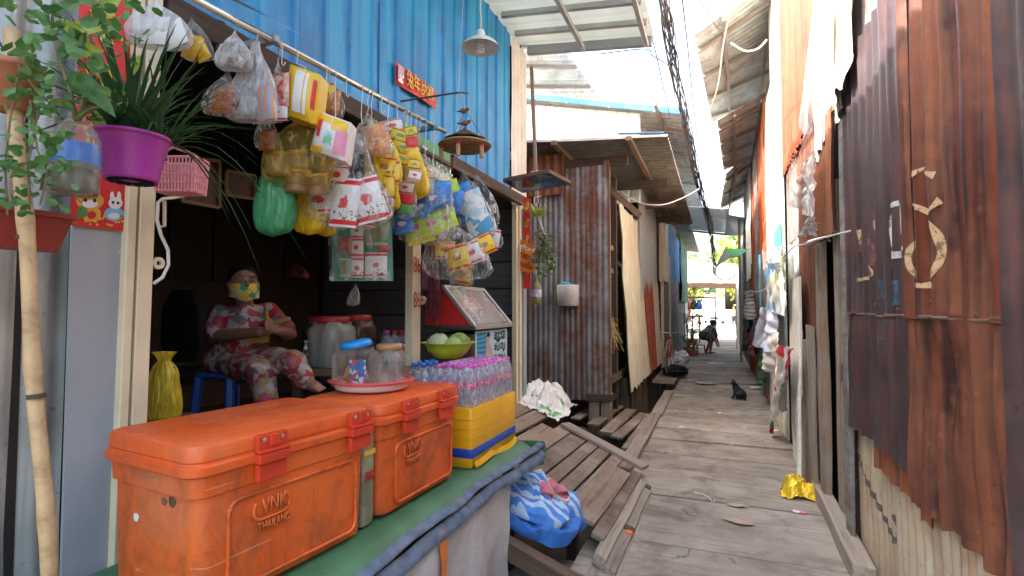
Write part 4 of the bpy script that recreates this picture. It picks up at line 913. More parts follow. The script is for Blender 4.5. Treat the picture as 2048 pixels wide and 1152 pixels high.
# tray and jars
c = G(744, 776, z=TZ+.47)
tr = thing('round_tray', 'round white tray with a red rim on the ice box', 'tray', c)
pk = plain('pale pink plastic', (.74, .62, .60), .4, .06)
lpart('tray', MB().lathe([(0, .004), (.15, .0), (.165, .006), (.172, .04), (.168, .04), (.16, .010), (0, .009)], n=48), pk, tr, smooth=True)
lpart('rim', MB().lathe([(.166, .038), (.170, .046), (.190, .046), (.196, .041), (.192, .036), (.172, .036), (.166, .038)], n=48), plain('coral rim', (.66, .07, .07), .4, .1), tr, smooth=True)
def jar(name, label, p, r, h, lidm, tilt, sq, inside=None, label_part=None):
    t = thing(name, label, 'jar', p)
    lpart('body', MB().lathe([(0, .002), (r*.9, 0), (r, .012), (r, h*.78), (r*.9, h*.86), (r*.72, h*.9), (r*.72, h)], n=28, sq=sq), M['jar'], t, smooth=True)
    lpart('lid', MB().lathe([(0, .026), (r*.74, .026), (r*.80, .02), (r*.82, .0), (r*.74, -.002)], n=28), lidm, t, (0, 0, h), Matrix.Rotation(tilt, 3, 'X') @ Matrix.Rotation(-tilt*.6, 3, 'Y'), smooth=True)
    if inside: inside(t)
    return t
pr = printed('snack wrappers', [(.55, .25, .06), (.45, .08, .05), (.55, .5, .45), (.2, .1, .06)], 30)
pj = c+V((-.055, -.045, .009))
def ins(t):
    q = random.Random(3)
    for k in range(5): lpart('packet', pillow(.07, .10, .02), pr, t, (q.uniform(-.03, .03), q.uniform(-.03, .03), .03+.012*k), Matrix.Rotation(q.uniform(-1.2, 1.2), 3, 'X') @ rotz(q.uniform(0, 3)))
    f_ = -FW; f_.z = 0; f_.normalize(); x_ = V((0, 0, 1)).cross(f_).normalized()
    lb = printed('blue red label print', [(.02, .14, .5), (.02, .2, .6), (.6, .06, .06), (.75, .75, .75), (.02, .12, .42)], 42)
    lpart('label', MB().box((0, 0, 0), (.072, .002, .115)), lb, t, f_*.083+x_*.03+V((0, 0, .075)), Matrix((x_, -f_, V((0, 0, 1)))).transposed(), bevel=.0005)
def pillow(w, h, d, n=6):
    def sd(s):
        def fn(i, j):
            u, v = 2*i-1, 2*j-1; k = max(0, (1-abs(u)**2.5))*max(0, (1-abs(v)**3)); return V((u*w/2*(1-.04*math.sin(v*9)**2), s*(d/2)*k**.6+.0004*s, v*h/2))
        return fn
    return MB().grid(sd(1), n, n).grid(sd(-1), n, n).mesh('packet')
jar('snack_jar', 'square snack jar with a loose blue lid on the tray', pj, .088, .185, M['lidblue'], R(9), 6, ins)
jar('biscuit_jar', 'clear jar with a brown lid behind the snack jar', c+V((.035, .085, .009)), .078, .165, plain('brown lid', (.36, .20, .08), .5, .1), R(2), 8)
# ---------------------------------------------------------------- cloth, sandals and litter on the deck
def cloth_fn(c, w, l, drop, seed, base, rotm):
    def fn(i, j):
        u, v = i-.5, j-.5
        q = V((u*w+.03*noise.noise(V((i*4, j*4, seed))), v*l+.03*noise.noise(V((i*4, j*4, seed+9))), 0)); q = rotm @ q
        z = .022+.022*noise.noise(V((i*6, j*5, seed+3)))+.014*math.sin(i*9+j*4+seed)
        p = c+q; g_ = base(p.x, p.y)
        return V((p.x, p.y, g_+max(.006, z)-drop*max(0, abs(v)-.42)*2))
    return fn
blue_st = stripes('blue striped cloth', (.05, .22, .62), (.42, .56, .74), 1, 11, .5, .85, wob=.03)
blue_dk = plain('blue woven sack', (.03, .16, .52), .7, .3, 10, .3, 30, dirt=((.3, .4, .5), .6, .4))
sc = thing('striped_cloth', 'crumpled blue and white striped cloth on the deck end', 'cloth', (-.98, 3.0, dz(-.98)))
def dbase(x, y): return dz(x)
bc_ = GP(1082, 1022, DP0, DN)
def bundle(i, j, s0=0, sz=(.42, .56, .17), lift=0):
    a = 2*math.pi*i; c_, s_ = math.cos(a), math.sin(a); k = (abs(c_)**3+abs(s_)**3)**(-1/3); r = min(1, j*1.9); hz = 1 if j < .53 else 1-(j-.53)/.47
    f = 1+.07*math.sin(a*5+s0+j*3)+.10*noise.noise(V((c_*2, s_*2, j*2+s0)))
    x, y = bc_.x+sz[0]/2*r*k*c_*f, bc_.y+sz[1]/2*r*k*s_*f
    fold = .05*noise.noise(V((x*9, y*6, s0)))+.05*(abs(noise.noise(V((x*14+y*9, y*7, s0+3))))-.2)+.02*(abs(noise.noise(V((x*40, y*30, s0))))-.2)
    return V((x+.03*(1-hz)*math.sin(a*3), y, dz(x)+lift+sz[2]*max(0, hz)*(1-.25*r*r)+fold*hz))
MB().grid(lambda i, j: bundle(i, j, 1.0, (.46, .62, .10), -.03), 60, 22).build('lower_fold', blue_dk, sc, smooth=True)
MB().grid(lambda i, j: bundle(i, j, 2.4, (.40, .54, .09), .035), 60, 22).build('upper_fold', blue_st, sc, smooth=True)
def sandal(label, p, yaw):
    t = thing('sandal', label, 'sandal', p, rot=Matrix.Rotation(math.atan(DK)*.9, 3, 'Y') @ rotz(yaw))
    out = []
    for k in range(25):
        a = 2*math.pi*k/24; x = .125*math.cos(a); w = .046*(1+.22*math.cos(a)) if x > 0 else .040
        out.append((x*1.12, w*math.sin(a)*1.12))
    def slab(s, z0, z1): 
        rows = [[V((x*s, y*s, z)) for x, y in out[:-1]] for z in (z0, z1)]; n = 24
        return MB().add(rows[0]+rows[1], [tuple(range(n-1, -1, -1)), tuple(range(n, 2*n))]+[(k, (k+1) % n, n+(k+1) % n, n+k) for k in range(n)])
    lpart('sole', slab(1, 0, .022), plain('cream sole', (.66, .55, .48), .6, .1), t)
    lpart('footbed', slab(.86, .022, .027), plain('pink footbed', (.55, .13, .18), .6, .15), t)
    def strap(i, j): a = math.pi*i; return V((.02+.06*j+.01*math.sin(a), .045*math.cos(a), .022+.048*math.sin(a)*(1-.25*j)))
    lpart('strap', MB().grid(strap, 14, 4), plain('dusty pink strap', (.50, .15, .19), .6, .15), t, smooth=True)
    return t
p = G(1088, 988, z=dz(-.93)+.135); sandal('pink sandal lying straight on the striped cloth', p, R(-66))
p = G(1113, 984, z=dz(-.90)+.135); sandal('pink sandal turned outward, heel against the other sandal', p, R(-48))
def rag_heap(name, label, cat, p, w, l, h, m, seed, n=40, base=None, peak=(.5, .5)):
    """a limp sheet thrown down: sharp folds, thin edges, high in the middle"""
    def fn(i, j):
        u, v = i-.5, j-.5; k = lambda f_, o_: noise.noise(V((i*f_+seed*3, j*f_, o_)))
        x = u*w*(1+.25*k(2.5, 1))+.06*w*k(7, 2); y = v*l*(1+.25*k(2.5, 4))+.06*l*k(7, 5)
        e = max(0, 1-((i-peak[0])**2+(j-peak[1])**2)*3.2); z = h*(e*(.55+.5*k(2.2, 7))+.30*abs(k(5, 8))*(.3+e)+.12*abs(k(12, 9)))
        b_ = base(p.x+x, p.y+y)-p.z if base else 0
        return V((x, y, b_+max(.004, z)))
    t = thing(name, label, cat, p); lpart('crumpled_sheet', MB().grid(fn, n, n), m, t, smooth=False); return t
def crumple(name, label, cat, p, size, m, seed=1, flat_=.6, n=22, extra=None, base=None):
    def fn(i, j):
        a = 2*math.pi*i; th_ = math.pi*j
        d_ = V((math.sin(th_)*math.cos(a), math.sin(th_)*math.sin(a), math.cos(th_)))
        k = 1+.38*noise.noise(d_*1.9+V((seed*7, 0, 0)))+.26*noise.noise(d_*4.5+V((0, seed*5, 0)))+.12*noise.noise(d_*10)
        return V((d_.x*size[0]*k/2, d_.y*size[1]*k/2, max(-size[2]*.42, d_.z*size[2]*k/2)+size[2]*.42))
    t = thing(name, label, cat, p); lpart('crumpled_body', MB().grid(fn, n, n//2), m, t, smooth=False); return t
sackp = printed('white sack print', [(.70, .69, .66), (.70, .69, .66), (.66, .66, .64), (.72, .71, .68), (.70, .69, .66), (.12, .42, .16)], 11)
p = GP(1095, 808, DP0, DN); t = rag_heap('rice_sack', 'crumpled white rice sack with green print on the deck', 'sack', p, .46, .85, .34, sackp, 3.3, 46, lambda x, y: dz(x), (.4, .6))
gold = plain('gold foil', (.78, .52, .03), .3, .25, 9, metal=.35)
rag_heap('gold_wrapper', 'crumpled gold foil wrapper by the doorway threshold', 'wrapper', G(1610, 990, z=0)-V((.03, 0, 0)), .27, .30, .22, gold, 7.7, 22)
def litter(name, label, cat, px, py, w, l, m, yaw=0, z=.0, seed=1):
    p = G(px, py, z=z); q = random.Random(seed); rm = rotz(yaw); top = []; n = 6
    for k in range(n): a = 2*math.pi*k/n; a += q.uniform(-.35, .35); rr = q.uniform(.6, 1.3); top.append(rm @ V((w/2*rr*math.cos(a)*1.15, l/2*rr*math.sin(a)*1.15, .004+q.uniform(0, .012))))
    mb = MB(); c_ = V((0, 0, .012)); vs = top+[v-V((0, 0, .003)) for v in top]+[c_]
    mb.add(vs, [(k, (k+1) % n, 2*n) for k in range(n)]+[(k, n+k, n+(k+1) % n, (k+1) % n) for k in range(n)]+[tuple(n+k for k in range(n-1, -1, -1))])
    o = mb.mesh(name); return tag(obj(name, o, m, None, p), label, cat)
card = plain('brown card', (.42, .29, .21), .8, .1); pinkm = printed('pink wrapper print', [(.7, .1, .2), (.7, .65, .65)], 30)
litter('cardboard_scrap', 'torn brown card scrap on the walkway beside white string', 'scrap', 1474, 1013, .12, .085, card, .2)
litter('cardboard_scrap', 'larger folded card scrap on the walkway near the threshold', 'scrap', 1480, 1046, .17, .08, card, -.1, seed=3)
litter('pink_wrapper', 'small pink and white wrapper on the walkway', 'wrapper', 1600, 1026, .09, .055, pinkm, .1, seed=4)
litter('white_wrapper', 'small white wrapper below the laundry wall', 'wrapper', 1549, 862, .10, .08, M['paperwhite'], .3, seed=6)
litter('paper_scrap', 'pale paper scrap lying behind the cat', 'scrap', 1512, 775, .32, .26, M['paperwhite'], .2, seed=7)
litter('paper_scrap', 'thin pale scrap in the middle of the lane', 'scrap', 1430, 727, .35, .25, M['paperwhite'], .2, seed=8)
litter('paper_scrap', 'grey rag flattened at the lane edge below the bicycle', 'rag', 1410, 766, .55, .45, plain('grey green rag', (.30, .36, .30), .9, .2), .1, seed=9)
for k, (px, py, s, lb) in enumerate(((1325, 938, .035, 'orange peel scrap on the slab by the deck end board'), (1355, 901, .03, 'orange peel scrap on the slab past the end board'), (1405, 822, .05, 'orange peel scrap on the slabs before the cat'))): litter('orange_peel', lb, 'scrap', px, py, s, s*.7, plain('orange peel', (.62, .17, .03), .6, .2), k, seed=20+k)['group'] = 'orange peel scraps on the walkway'
for k, (px, py, s) in enumerate(((1365, 855, .06), (1440, 826, .10), (1462, 890, .05), (1342, 905, .03), (1488, 856, .05))): litter('pale_scrap', 'tiny pale paper scrap trodden into the slabs', 'scrap', px, py, s, s*.35, M['paperwhite'], k, seed=30+k)['group'] = 'tiny paper scraps on the walkway'
ball_ = MB(); ball(ball_, (0, 0, .02), (.035, .024, .022)); tag(obj('orange_fruit', ball_.mesh('f'), plain('orange fruit skin', (.70, .15, .02), .5, .2), None, G(1257, 1073, z=0), smooth=True), 'small orange fruit on the slab beside the timbers', 'fruit')
st = [G(px, py, z=.006) for px, py in ((1388, 985), (1405, 988), (1418, 995), (1424, 1003), (1430, 998), (1428, 1004))]
tag(MB().tube(st, .006, 6).build('plastic_string', M['wirewhite']), 'white plastic string curled on the walkway slab', 'string')
bk = plain('black bin bag', (.012, .012, .014), .25, .3, 8, .6, 18)
crumple('black_bag', 'black plastic bag in the dark gap under the deck', 'bag', V((-1.02, 2.45, -.10)), (.20, .26, .24), bk, 8)
# ---------------------------------------------------------------- pole with hanging goods
XP = -1.68
P0, P1 = G(385, -4, x=XP), G(890, 264, x=XP)
pole = thing('hanging_pole', 'long steel pole carrying the hanging bags', 'pole', P0.lerp(P1, .5))
MB().tube([P0, P1], .014, 10).build('tube', M['chrome'], pole, smooth=True)
beam('bracket', (XS, P1.y-.15, P1.z-.02), (XP+.03, P1.y-.15, P1.z-.02), .03, .03, M['bluewood'], pole)
beam('bracket', (XS, 1.6, P0.z+.02), (XP+.03, 1.6, P0.z+.02), .03, .03, M['greypanel'], pole)
mb = MB(); corrq(mb, G(455, -5, x=-1.72), G(610, 72, x=-1.72), G(560, 48, x=-1.62), G(470, -5, x=-1.6), .3, .002, 2, 0); mb.build('tin_flap', M['zinc'], pole)
def pole_at(px):
    s = (G(px, 100, x=XP).y-P0.y)/(P1.y-P0.y); return P0.lerp(P1, max(0, min(1, s)))
H = V((FW.x, FW.y, 0)).normalized()
def bagmesh(top, bot, w, dpt, seed=1, prof=None, n=44, rows=24, lean=0):
    """a hanging bag: gathered at top, slack and wrinkled below"""
    prof = prof or [(0, .05), (.06, .07), (.14, .2), (.28, .52), (.45, .82), (.65, 1.0), (.82, 1.02), (.93, .9), (.985, .6), (1, .05)]
    def pf(v):
        for (a, x), (b_, y) in zip(prof, prof[1:]):
            if v <= b_: return x+(y-x)*(v-a)/(b_-a)
        return prof[-1][1]
    def fn(i, j):
        a = 2*math.pi*i; r_ = pf(j); k = (abs(math.cos(a))**3+abs(math.sin(a))**3)**(-1/3)
        nz = noise.noise(V((math.cos(a)*3.2, math.sin(a)*3.2, seed+j*.9))); wr = 1+.34*(abs(nz)-.2)*(1.25-j)+.12*(abs(noise.noise(V((math.cos(a)*7, math.sin(a)*7, seed*2+j*1.8))))-.2)+.10*noise.noise(V((math.cos(a)*2, math.sin(a)*2, j*3+seed)))+.06*noise.noise(V((math.cos(a)*6, math.sin(a)*6, j*7+seed)))
        c_ = top.lerp(bot, j)
        return c_+RT*(w/2*r_*k*wr*math.cos(a))+H*(dpt/2*r_*k*wr*math.sin(a))+V((0, 0, .05*w*noise.noise(V((math.cos(a), math.sin(a), seed)))*j))
    return MB().grid(fn, n, rows)
NM = [0]
def hang(name, label, cat, top, bot, wpx, m, x=XP, contents=(), dr=.55, prof=None, hook=True, depth=0):
    """top/bot are picture points of the bag's knot and lowest point; it hangs in the vertical plane through X=x"""
    NM[0] += 1; T = G(*top, x=x)+H*depth; tt = (T-CAM).dot(FW); B_ = G(*bot, t=tt); B_ = V((B_.x, B_.y, B_.z)); s = tt/F; w = wpx*s
    t = thing(name, label, cat, T)
    bagmesh(T, B_, w, w*dr, NM[0]*1.7, prof).build('bag', M[m] if isinstance(m, str) else m, t, smooth=True)
    for k, (px, py, pw, ph, pm, rz_, dd) in enumerate(contents):
        c_ = G(px, py, t=tt+dd-.03); rot = axes(V((0, 0, 0)), RT) @ Matrix.Rotation(R(rz_), 3, 'Y') @ Matrix.Rotation(R(((k*37) % 30)-15), 3, 'Z')
        obj('packet', pillow(pw*s*1.12, ph*s*1.12, min(pw, ph)*s*.30), pm, t, c_, rot, True)
    if hook:
        pt = pole_at(top[0]); q = [pt+V((0, 0, .016)), pt+V((.016, 0, .004)), pt+V((.012, 0, -.03)), T+V((0, 0, .05)), T+V((.006, 0, .01)), T+V((-.004, 0, -.005))]
        MB().tube(q, .0022, 5).build('hook', M['wirewhite'], t, smooth=True)
    return t
def pm(name, cols, sc_=26): return printed(name, cols, sc_)
W_, RD, YL, BL, GR, OR = (.74, .72, .70), (.62, .03, .04), (.78, .52, .03), (.04, .20, .60), (.14, .40, .08), (.70, .26, .04)
PPn = packet_print
msg = PPn('white red packet', (.74, .72, .70), RD, (.62, .04, .05)); diaper = PPn('yellow white pack', YL, W_, RD); snack = PPn('yellow snack packet', YL, RD, (.42, .16, .04)); bluep = PPn('blue wrapper', BL, (.05, .36, .72), W_, (.6, .05, .05)); lime_p = PPn('lime wrapper', (.45, .62, .05), YL, (.62, .08, .28)); chips = pm('brown dried chips', [(.30, .11, .05), (.40, .17, .08), (.22, .08, .04)], 60)
noodle = pm('dried noodle snack', [(.62, .30, .10), (.68, .40, .18), (.5, .2, .08), (.66, .2, .1)], 50); seas = PPn('seasoning sachet', YL, (.05, .14, .05), (.10, .34, .07))
greyc = pm('grey lump wrap', [(.36, .34, .31), (.5, .48, .45), (.25, .24, .22)], 34); bookp = stripes('stacked box print', OR, (.2, .35, .6), 0, 40, .5, .4)
oil = plain('amber oil', (.55, .33, .02), .15, .2); white_pw = plain('white powder', (.62, .62, .60), .6, .1); goldj = plain('gold jar lid', (.52, .33, .10), .35, .15, metal=.4)
hang('hanging_bag', 'clear bag of white powder hanging above the purple pot', 'bag', (312, 0), (320, 92), 120, 'milky', -1.66, [(300, 60, 80, 50, white_pw, 10, 0), (340, 72, 60, 45, white_pw, -20, 0)], hook=False)
hang('hanging_bag', 'small bag of amber oil with a pointed corner', 'bag', (383, 35), (398, 122), 60, 'clear', -1.68, [(385, 95, 34, 44, oil, 25, 0), (402, 100, 26, 40, oil, -25, 0)], hook=False)
hang('hanging_bag', 'clear bag of grey wrapped lumps near the pole end', 'bag', (470, 62), (466, 142), 66, 'milky', -1.70, [(458, 105, 40, 36, greyc, 0, 0), (478, 112, 36, 34, greyc, 30, 0)])
hang('hanging_bag', 'knotted clear bag of reddish brown dried chips', 'bag', (456, 140), (440, 232), 72, 'clear', -1.74, [(440, 205, 50, 40, chips, 10, 0), (452, 195, 40, 44, chips, -20, .02)], hook=False)
hang('hanging_bag', 'long milky bag holding a small striped box', 'bag', (512, 84), (503, 246), 92, 'milky', -1.68, [(530, 205, 34, 60, bookp, -6, -.02), (490, 215, 40, 40, greyc, 0, 0)], prof=[(0, .16), (.1, .2), (.2, .34), (.35, .62), (.6, .9), (.85, 1.02), (.96, 1.0), (1, .1)])
hang('hanging_bag', 'clear bag of pink snack sticks beside the nappy pack', 'bag', (556, 120), (556, 246), 52, 'clear', -1.73, [(562, 180, 34, 60, pm('pink sticks', [(.7, .35, .3), (.7, .6, .4), (.65, .1, .1)], 40), 0, 0), (556, 225, 36, 30, msg, 0, 0)])
def pack(name, label, cat, quad, x, m, dpx, hookpx=None, trim=None):
    """soft block pack hung at a tilt: quad = picture corners of its face"""
    T = G(*quad[0], x=x); tt = (T-CAM).dot(FW); c_ = [G(*q, t=tt) for q in quad]; dd = H*(dpx*tt/F)
    t = thing(name, label, cat, sum(c_, V())/4)
    vs = []; n = 8
    def face(off, pf):
        def fn(i, j):
            p = c_[0].lerp(c_[1], i).lerp(c_[3].lerp(c_[2], i), j); b_ = (1-abs(2*i-1)**4)*(1-abs(2*j-1)**4); return p+off-H*pf*b_+V((0, 0, .004*noise.noise(V((i*5, j*5, x*9)))))
        return fn
    mb = MB().grid(face(V(), .025), n, n).grid(face(dd, -.02), n, n)
    for a, b_ in ((0, 1), (1, 2), (2, 3), (3, 0)):
        mb.grid(lambda i, j: c_[a].lerp(c_[b_], i)+dd*j, n, 4)
    o = mb.build('pack_body', m, t, smooth=False, clean=True); auto_smooth(o, 50)
    if trim:
        for (i0, i1, j0, j1, tm) in trim:
            MB().grid(lambda i, j: face(-H*.002, .025)(i0+(i1-i0)*i, j0+(j1-j0)*j), 6, 6).build('print_panel', tm, t, smooth=True)
    if hookpx:
        pt = pole_at(hookpx[0]); q = [pt+V((0, 0, .016)), pt+V((.016, 0, .0)), pt+V((.01, 0, -.05)), c_[0].lerp(c_[1], .5)+V((0, 0, .01)), c_[0].lerp(c_[1], .5)-V((0, 0, .03))]
        MB().tube(q, .0022, 5).build('hook', M['wirewhite'], t, smooth=True)
    return t
yel = plain('yellow film', (.78, .50, .02), .3, .1, 9, .3, 16); wht = plain('white film', (.72, .71, .70), .3, .08, 9, .3, 16); pkf = plain('pink film', (.72, .30, .42), .3, .15, 12); redf = plain('red print', (.62, .04, .05), .4, .2, 30)
pack('nappy_pack', 'yellow and white nappy pack hanging tilted from the pole', 'pack', [(580, 128), (642, 150), (630, 248), (568, 228)], -1.68, yel, 45, (590, 100), [(.28, .56, .06, .9, wht), (.60, .70, .06, .9, wht), (.84, .95, .15, .75, redf), (.04, .12, .2, .4, pkf)])
pack('nappy_pack', 'white nappy pack with pink and yellow print below the first', 'pack', [(640, 222), (702, 245), (690, 322), (620, 300)], -1.60, wht, 40, (668, 150), [(.05, .45, .05, .22, yel), (.5, .95, .04, .35, yel), (.10, .22, .2, .62, redf), (.66, .98, .3, .9, pkf), (.35, .6, .42, .75, pm('mint print', [(.3, .6, .6), (.2, .5, .3), W_], 40)), (.02, .35, .86, .98, yel)])
t = hang('hanging_bag', 'translucent yellow bag holding gold-lidded jars', 'bag', (600, 225), (596, 372), 128, clear('amber plastic bag', (.72, .56, .14), .08, .15, 14, .28), -1.72, (), hook=False)
tt = (wloc(t)-CAM).dot(FW)
for k, (px, py, r_) in enumerate(((556, 310, 24), (592, 303, 22), (595, 345, 26), (632, 350, 24))):
    c_ = G(px, py, t=tt+.02*k); s = tt/F; rot = Matrix.Rotation(R(180+15*(k % 2)), 3, 'X')
    j_ = obj('jar', MB().lathe([(0, 0), (r_*s*.9, 0), (r_*s*.95, .004), (r_*s*.95, 36*s), (r_*s*.85, 42*s), (0, 42*s)], n=20).mesh('jar'), plain('preserve jar', (.30, .22, .12), .2, .3, 20), t, c_, rot, True)
    lpart('jar_lid', MB().lathe([(0, -.006), (r_*s*1.02, -.006), (r_*s*1.02, .012), (r_*s*.9, .014)], n=20), goldj, j_, smooth=True)
hang('hanging_bag', 'large green plastic bag hanging inside the shop opening', 'bag', (556, 270), (548, 472), 76, 'greenbag', -1.86, [], hook=False)
hang('hanging_bag', 'big clear bag stuffed with white and red sugar packets', 'bag', (722, 250), (694, 458), 165, 'clear', -1.60, [(640, 400, 62, 48, msg, 0, 0), (690, 405, 50, 86, msg, 6, -.05), (735, 400, 52, 80, msg, -14, -.04), (665, 380, 60, 60, msg, 20, .03), (712, 430, 60, 40, msg, 0, .02), (755, 415, 36, 44, msg, -20, 0)], prof=[(0, .04), (.15, .12), (.3, .3), (.5, .55), (.7, .95), (.85, 1.05), (.95, .85), (1, .1)])
hang('hanging_bag', 'dark yellow bag low inside the shop opening', 'bag', (618, 330), (618, 470), 62, 'yellowbag', -1.84, [], hook=False)
hang('hanging_bag', 'small yellow bag tucked beside the dark yellow one', 'bag', (655, 380), (652, 473), 36, 'yellowbag', -1.83, [], hook=False)
hang('hanging_bag', 'knotted clear bag of crispy noodles', 'bag', (735, 222), (752, 312), 72, 'clear', -1.62, [(748, 288, 58, 36, noodle, 5, 0), (748, 268, 44, 34, noodle, -10, 0)])
hang('hanging_bag', 'long golden yellow bag filled with packets', 'bag', (742, 232), (768, 402), 62, 'yellowbag', -1.66, [(768, 375, 40, 46, snack, 0, 0), (770, 335, 40, 40, snack, 10, 0)])
hang('hanging_bag', 'clear bag striped with red, white and green layers', 'bag', (812, 300), (812, 440), 40, 'clear', -1.62, [(812, 375, 30, 22, msg, 10, 0), (812, 398, 30, 20, redf, 10, 0), (812, 418, 26, 20, plain('green film', (.08, .3, .1), .4, .2), 10, 0)])
hang('hanging_bag', 'slim bright yellow bag by the shop post', 'bag', (808, 240), (838, 398), 50, 'yellowbag', -1.66, [])
t = thing('seasoning_card', 'hanging strip of yellow and green seasoning sachets', 'sachets', G(795, 232, x=-1.6)); tt = (wloc(t)-CAM).dot(FW)
for k, (px, py, m_) in enumerate(((783, 252, msg), (802, 272, seas), (806, 295, seas), (806, 318, seas))):
    obj('sachet', pillow(44*tt/F, 26*tt/F, .016), m_, t, G(px, py, t=tt-.01*k), axes(V(), RT) @ Matrix.Rotation(R(18 if k else -12), 3, 'Y'), True)
pt = pole_at(790); MB().tube([pt+V((0, 0, .015)), pt+V((.015, 0, 0)), G(795, 240, t=tt)], .002, 5).build('hook', M['wirewhite'], t)
hang('hanging_bag', 'clear bag crowded with blue wrapped sachets', 'bag', (850, 318), (858, 440), 96, 'clear', -1.60, [(840, 415, 44, 30, bluep, -20, 0), (868, 395, 48, 36, bluep, -25, -.02), (885, 385, 30, 40, bluep, 0, 0), (860, 410, 50, 34, bluep, -30, .02)])
hang('hanging_bag', 'clear bag of lime green and pink sachets', 'bag', (866, 350), (852, 490), 110, 'clear', -1.58, [(835, 455, 40, 44, lime_p, -10, 0), (862, 448, 50, 42, lime_p, -20, -.02), (890, 438, 40, 36, lime_p, -20, 0), (842, 472, 50, 26, lime_p, -15, 0)])
hang('hanging_bag', 'clear bag of long bright blue sweets packets', 'bag', (925, 338), (950, 482), 88, 'clear', -1.58, [(930, 405, 40, 70, bluep, -18, 0), (950, 425, 44, 80, pm('pale blue wrap', [(.08, .36, .66), (.45, .6, .7), (.08, .36, .66), W_], 18), -20, -.03), (958, 455, 34, 40, bluep, -20, 0)], hook=False)
hang('hanging_bag', 'almost empty clear bag behind the blue sweets', 'bag', (952, 345), (972, 456), 62, 'clear', -1.66, [(965, 440, 30, 26, msg, 0, 0)], hook=False)
hang('hanging_bag', 'wide clear bag of small snack packs beside the cabinet', 'bag', (905, 440), (920, 560), 130, 'clear', -1.56, [(915, 515, 44, 44, snack, -15, -.02), (945, 505, 40, 40, msg, -20, 0), (968, 490, 36, 36, snack, -25, 0), (890, 500, 36, 30, snack, 0, .02)], hook=False)
hang('hanging_bag', 'small golden snack bag hanging lowest by the cabinet', 'bag', (930, 520), (922, 580), 44, 'clear', -1.58, [(925, 548, 32, 36, snack, 10, 0)], hook=False)
hang('hanging_bag', 'clear bag of orange crackers between the nappy packs', 'bag', (655, 150), (662, 240), 56, 'clear', -1.72, [(660, 205, 40, 44, noodle, 8, 0), (655, 190, 30, 40, snack, -12, 0)])
hang('hanging_bag', 'yellow bag of twisted packets above the green board', 'bag', (775, 260), (782, 372), 46, 'yellowbag', -1.60, [(782, 345, 34, 40, snack, 0, -.03)])
hang('hanging_bag', 'clear bag of red and white sachets by the shop post', 'bag', (838, 290), (846, 400), 54, 'clear', -1.68, [(846, 370, 40, 36, msg, 12, 0), (842, 350, 34, 36, seas, -10, 0)])
hang('hanging_bag', 'clear bag of pink and blue sachets above the cabinet', 'bag', (885, 330), (905, 430), 64, 'clear', -1.64, [(902, 400, 44, 40, bluep, 10, 0), (898, 380, 36, 36, lime_p, -12, 0)], hook=False)
hang('hanging_bag', 'clear bag of brown tea packets near the cabinet top', 'bag', (880, 440), (872, 520), 50, 'clear', -1.66, [(872, 495, 36, 34, chips, 5, 0), (876, 480, 30, 30, msg, -10, 0)], hook=False)
for lb, top, bot, w_, x_, ct in (('clear bag of red sachets tucked under the second nappy pack', (668, 300), (676, 372), 50, -1.70, [(676, 350, 40, 34, msg, 8, 0)]),
    ('clear bag of blue sachets beside the green board', (800, 400), (806, 470), 46, -1.72, [(806, 448, 36, 34, bluep, -8, 0)]), ('clear bag of yellow sachets beside the shop post', (835, 410), (838, 486), 44, -1.70, [(838, 465, 34, 36, snack, 10, 0)]),
    ('clear bag of lime sachets hanging above the maroon bundle', (880, 405), (884, 470), 46, -1.68, [(884, 450, 36, 32, lime_p, -12, 0)]), ('clear bag of white sachets at the outer end of the goods', (972, 420), (982, 500), 48, -1.60, [(980, 478, 36, 36, msg, 10, 0)]),
    ('small yellow bag between the sugar packets and golden bag', (776, 345), (784, 420), 34, -1.66, []), ('clear bag of brown crackers above the green bag', (536, 225), (532, 300), 46, -1.80, [(534, 280, 34, 36, chips, 0, 0)]), ('clear bag of mixed snacks behind the amber bag', (640, 260), (655, 345), 52, -1.82, [(655, 320, 38, 40, snack, 10, 0)])):
    hang('hanging_bag', lb, 'bag', top, bot, w_, 'clear' if ct else 'yellowbag', x_, ct, hook=False)
t = thing('sachet_strip', 'long strip of red and yellow sachets hanging by the yellow bag', 'sachets', G(762, 300, x=-1.58)); tt = (wloc(t)-CAM).dot(FW)
for k in range(5): obj('sachet', pillow(26*tt/F, 22*tt/F, .010), (seas, redf, yel, seas, msg)[k], t, G(822+2*k, 262+22*k, t=tt+.1), axes(V(), RT) @ Matrix.Rotation(R(6*k-10), 3, 'Y'), True)
MB().tube([pole_at(820)+V((0, 0, .015)), pole_at(820)+V((.015, 0, 0)), G(822, 252, t=tt+.1)], .002, 5).build('hook', M['wirewhite'], t)
# loose hooks
for px, lb in ((560, 'bare wire hook between the pink snack bag and the yellow nappy pack'), (650, 'bare wire hook just past the yellow nappy pack'), (690, 'bare wire hook before the big sugar bag'), (760, 'bare wire hook beside the golden yellow bag'), (830, 'bare wire hook past the seasoning sachets'), (868, 'bare wire hook at the pole end by the woven ornament')):
    pt = pole_at(px); tag(MB().tube([pt+V((-.012, 0, -.006)), pt+V((0, 0, .016)), pt+V((.015, 0, .002)), pt+V((.010, 0, -.05)), pt+V((.012, 0, -.085)), pt+V((.022, 0, -.095)), pt+V((.03, 0, -.08))], .0022, 5).build('wire_hook', M['wirewhite'], smooth=True), lb, 'hook', 'bare wire hooks on the pole')
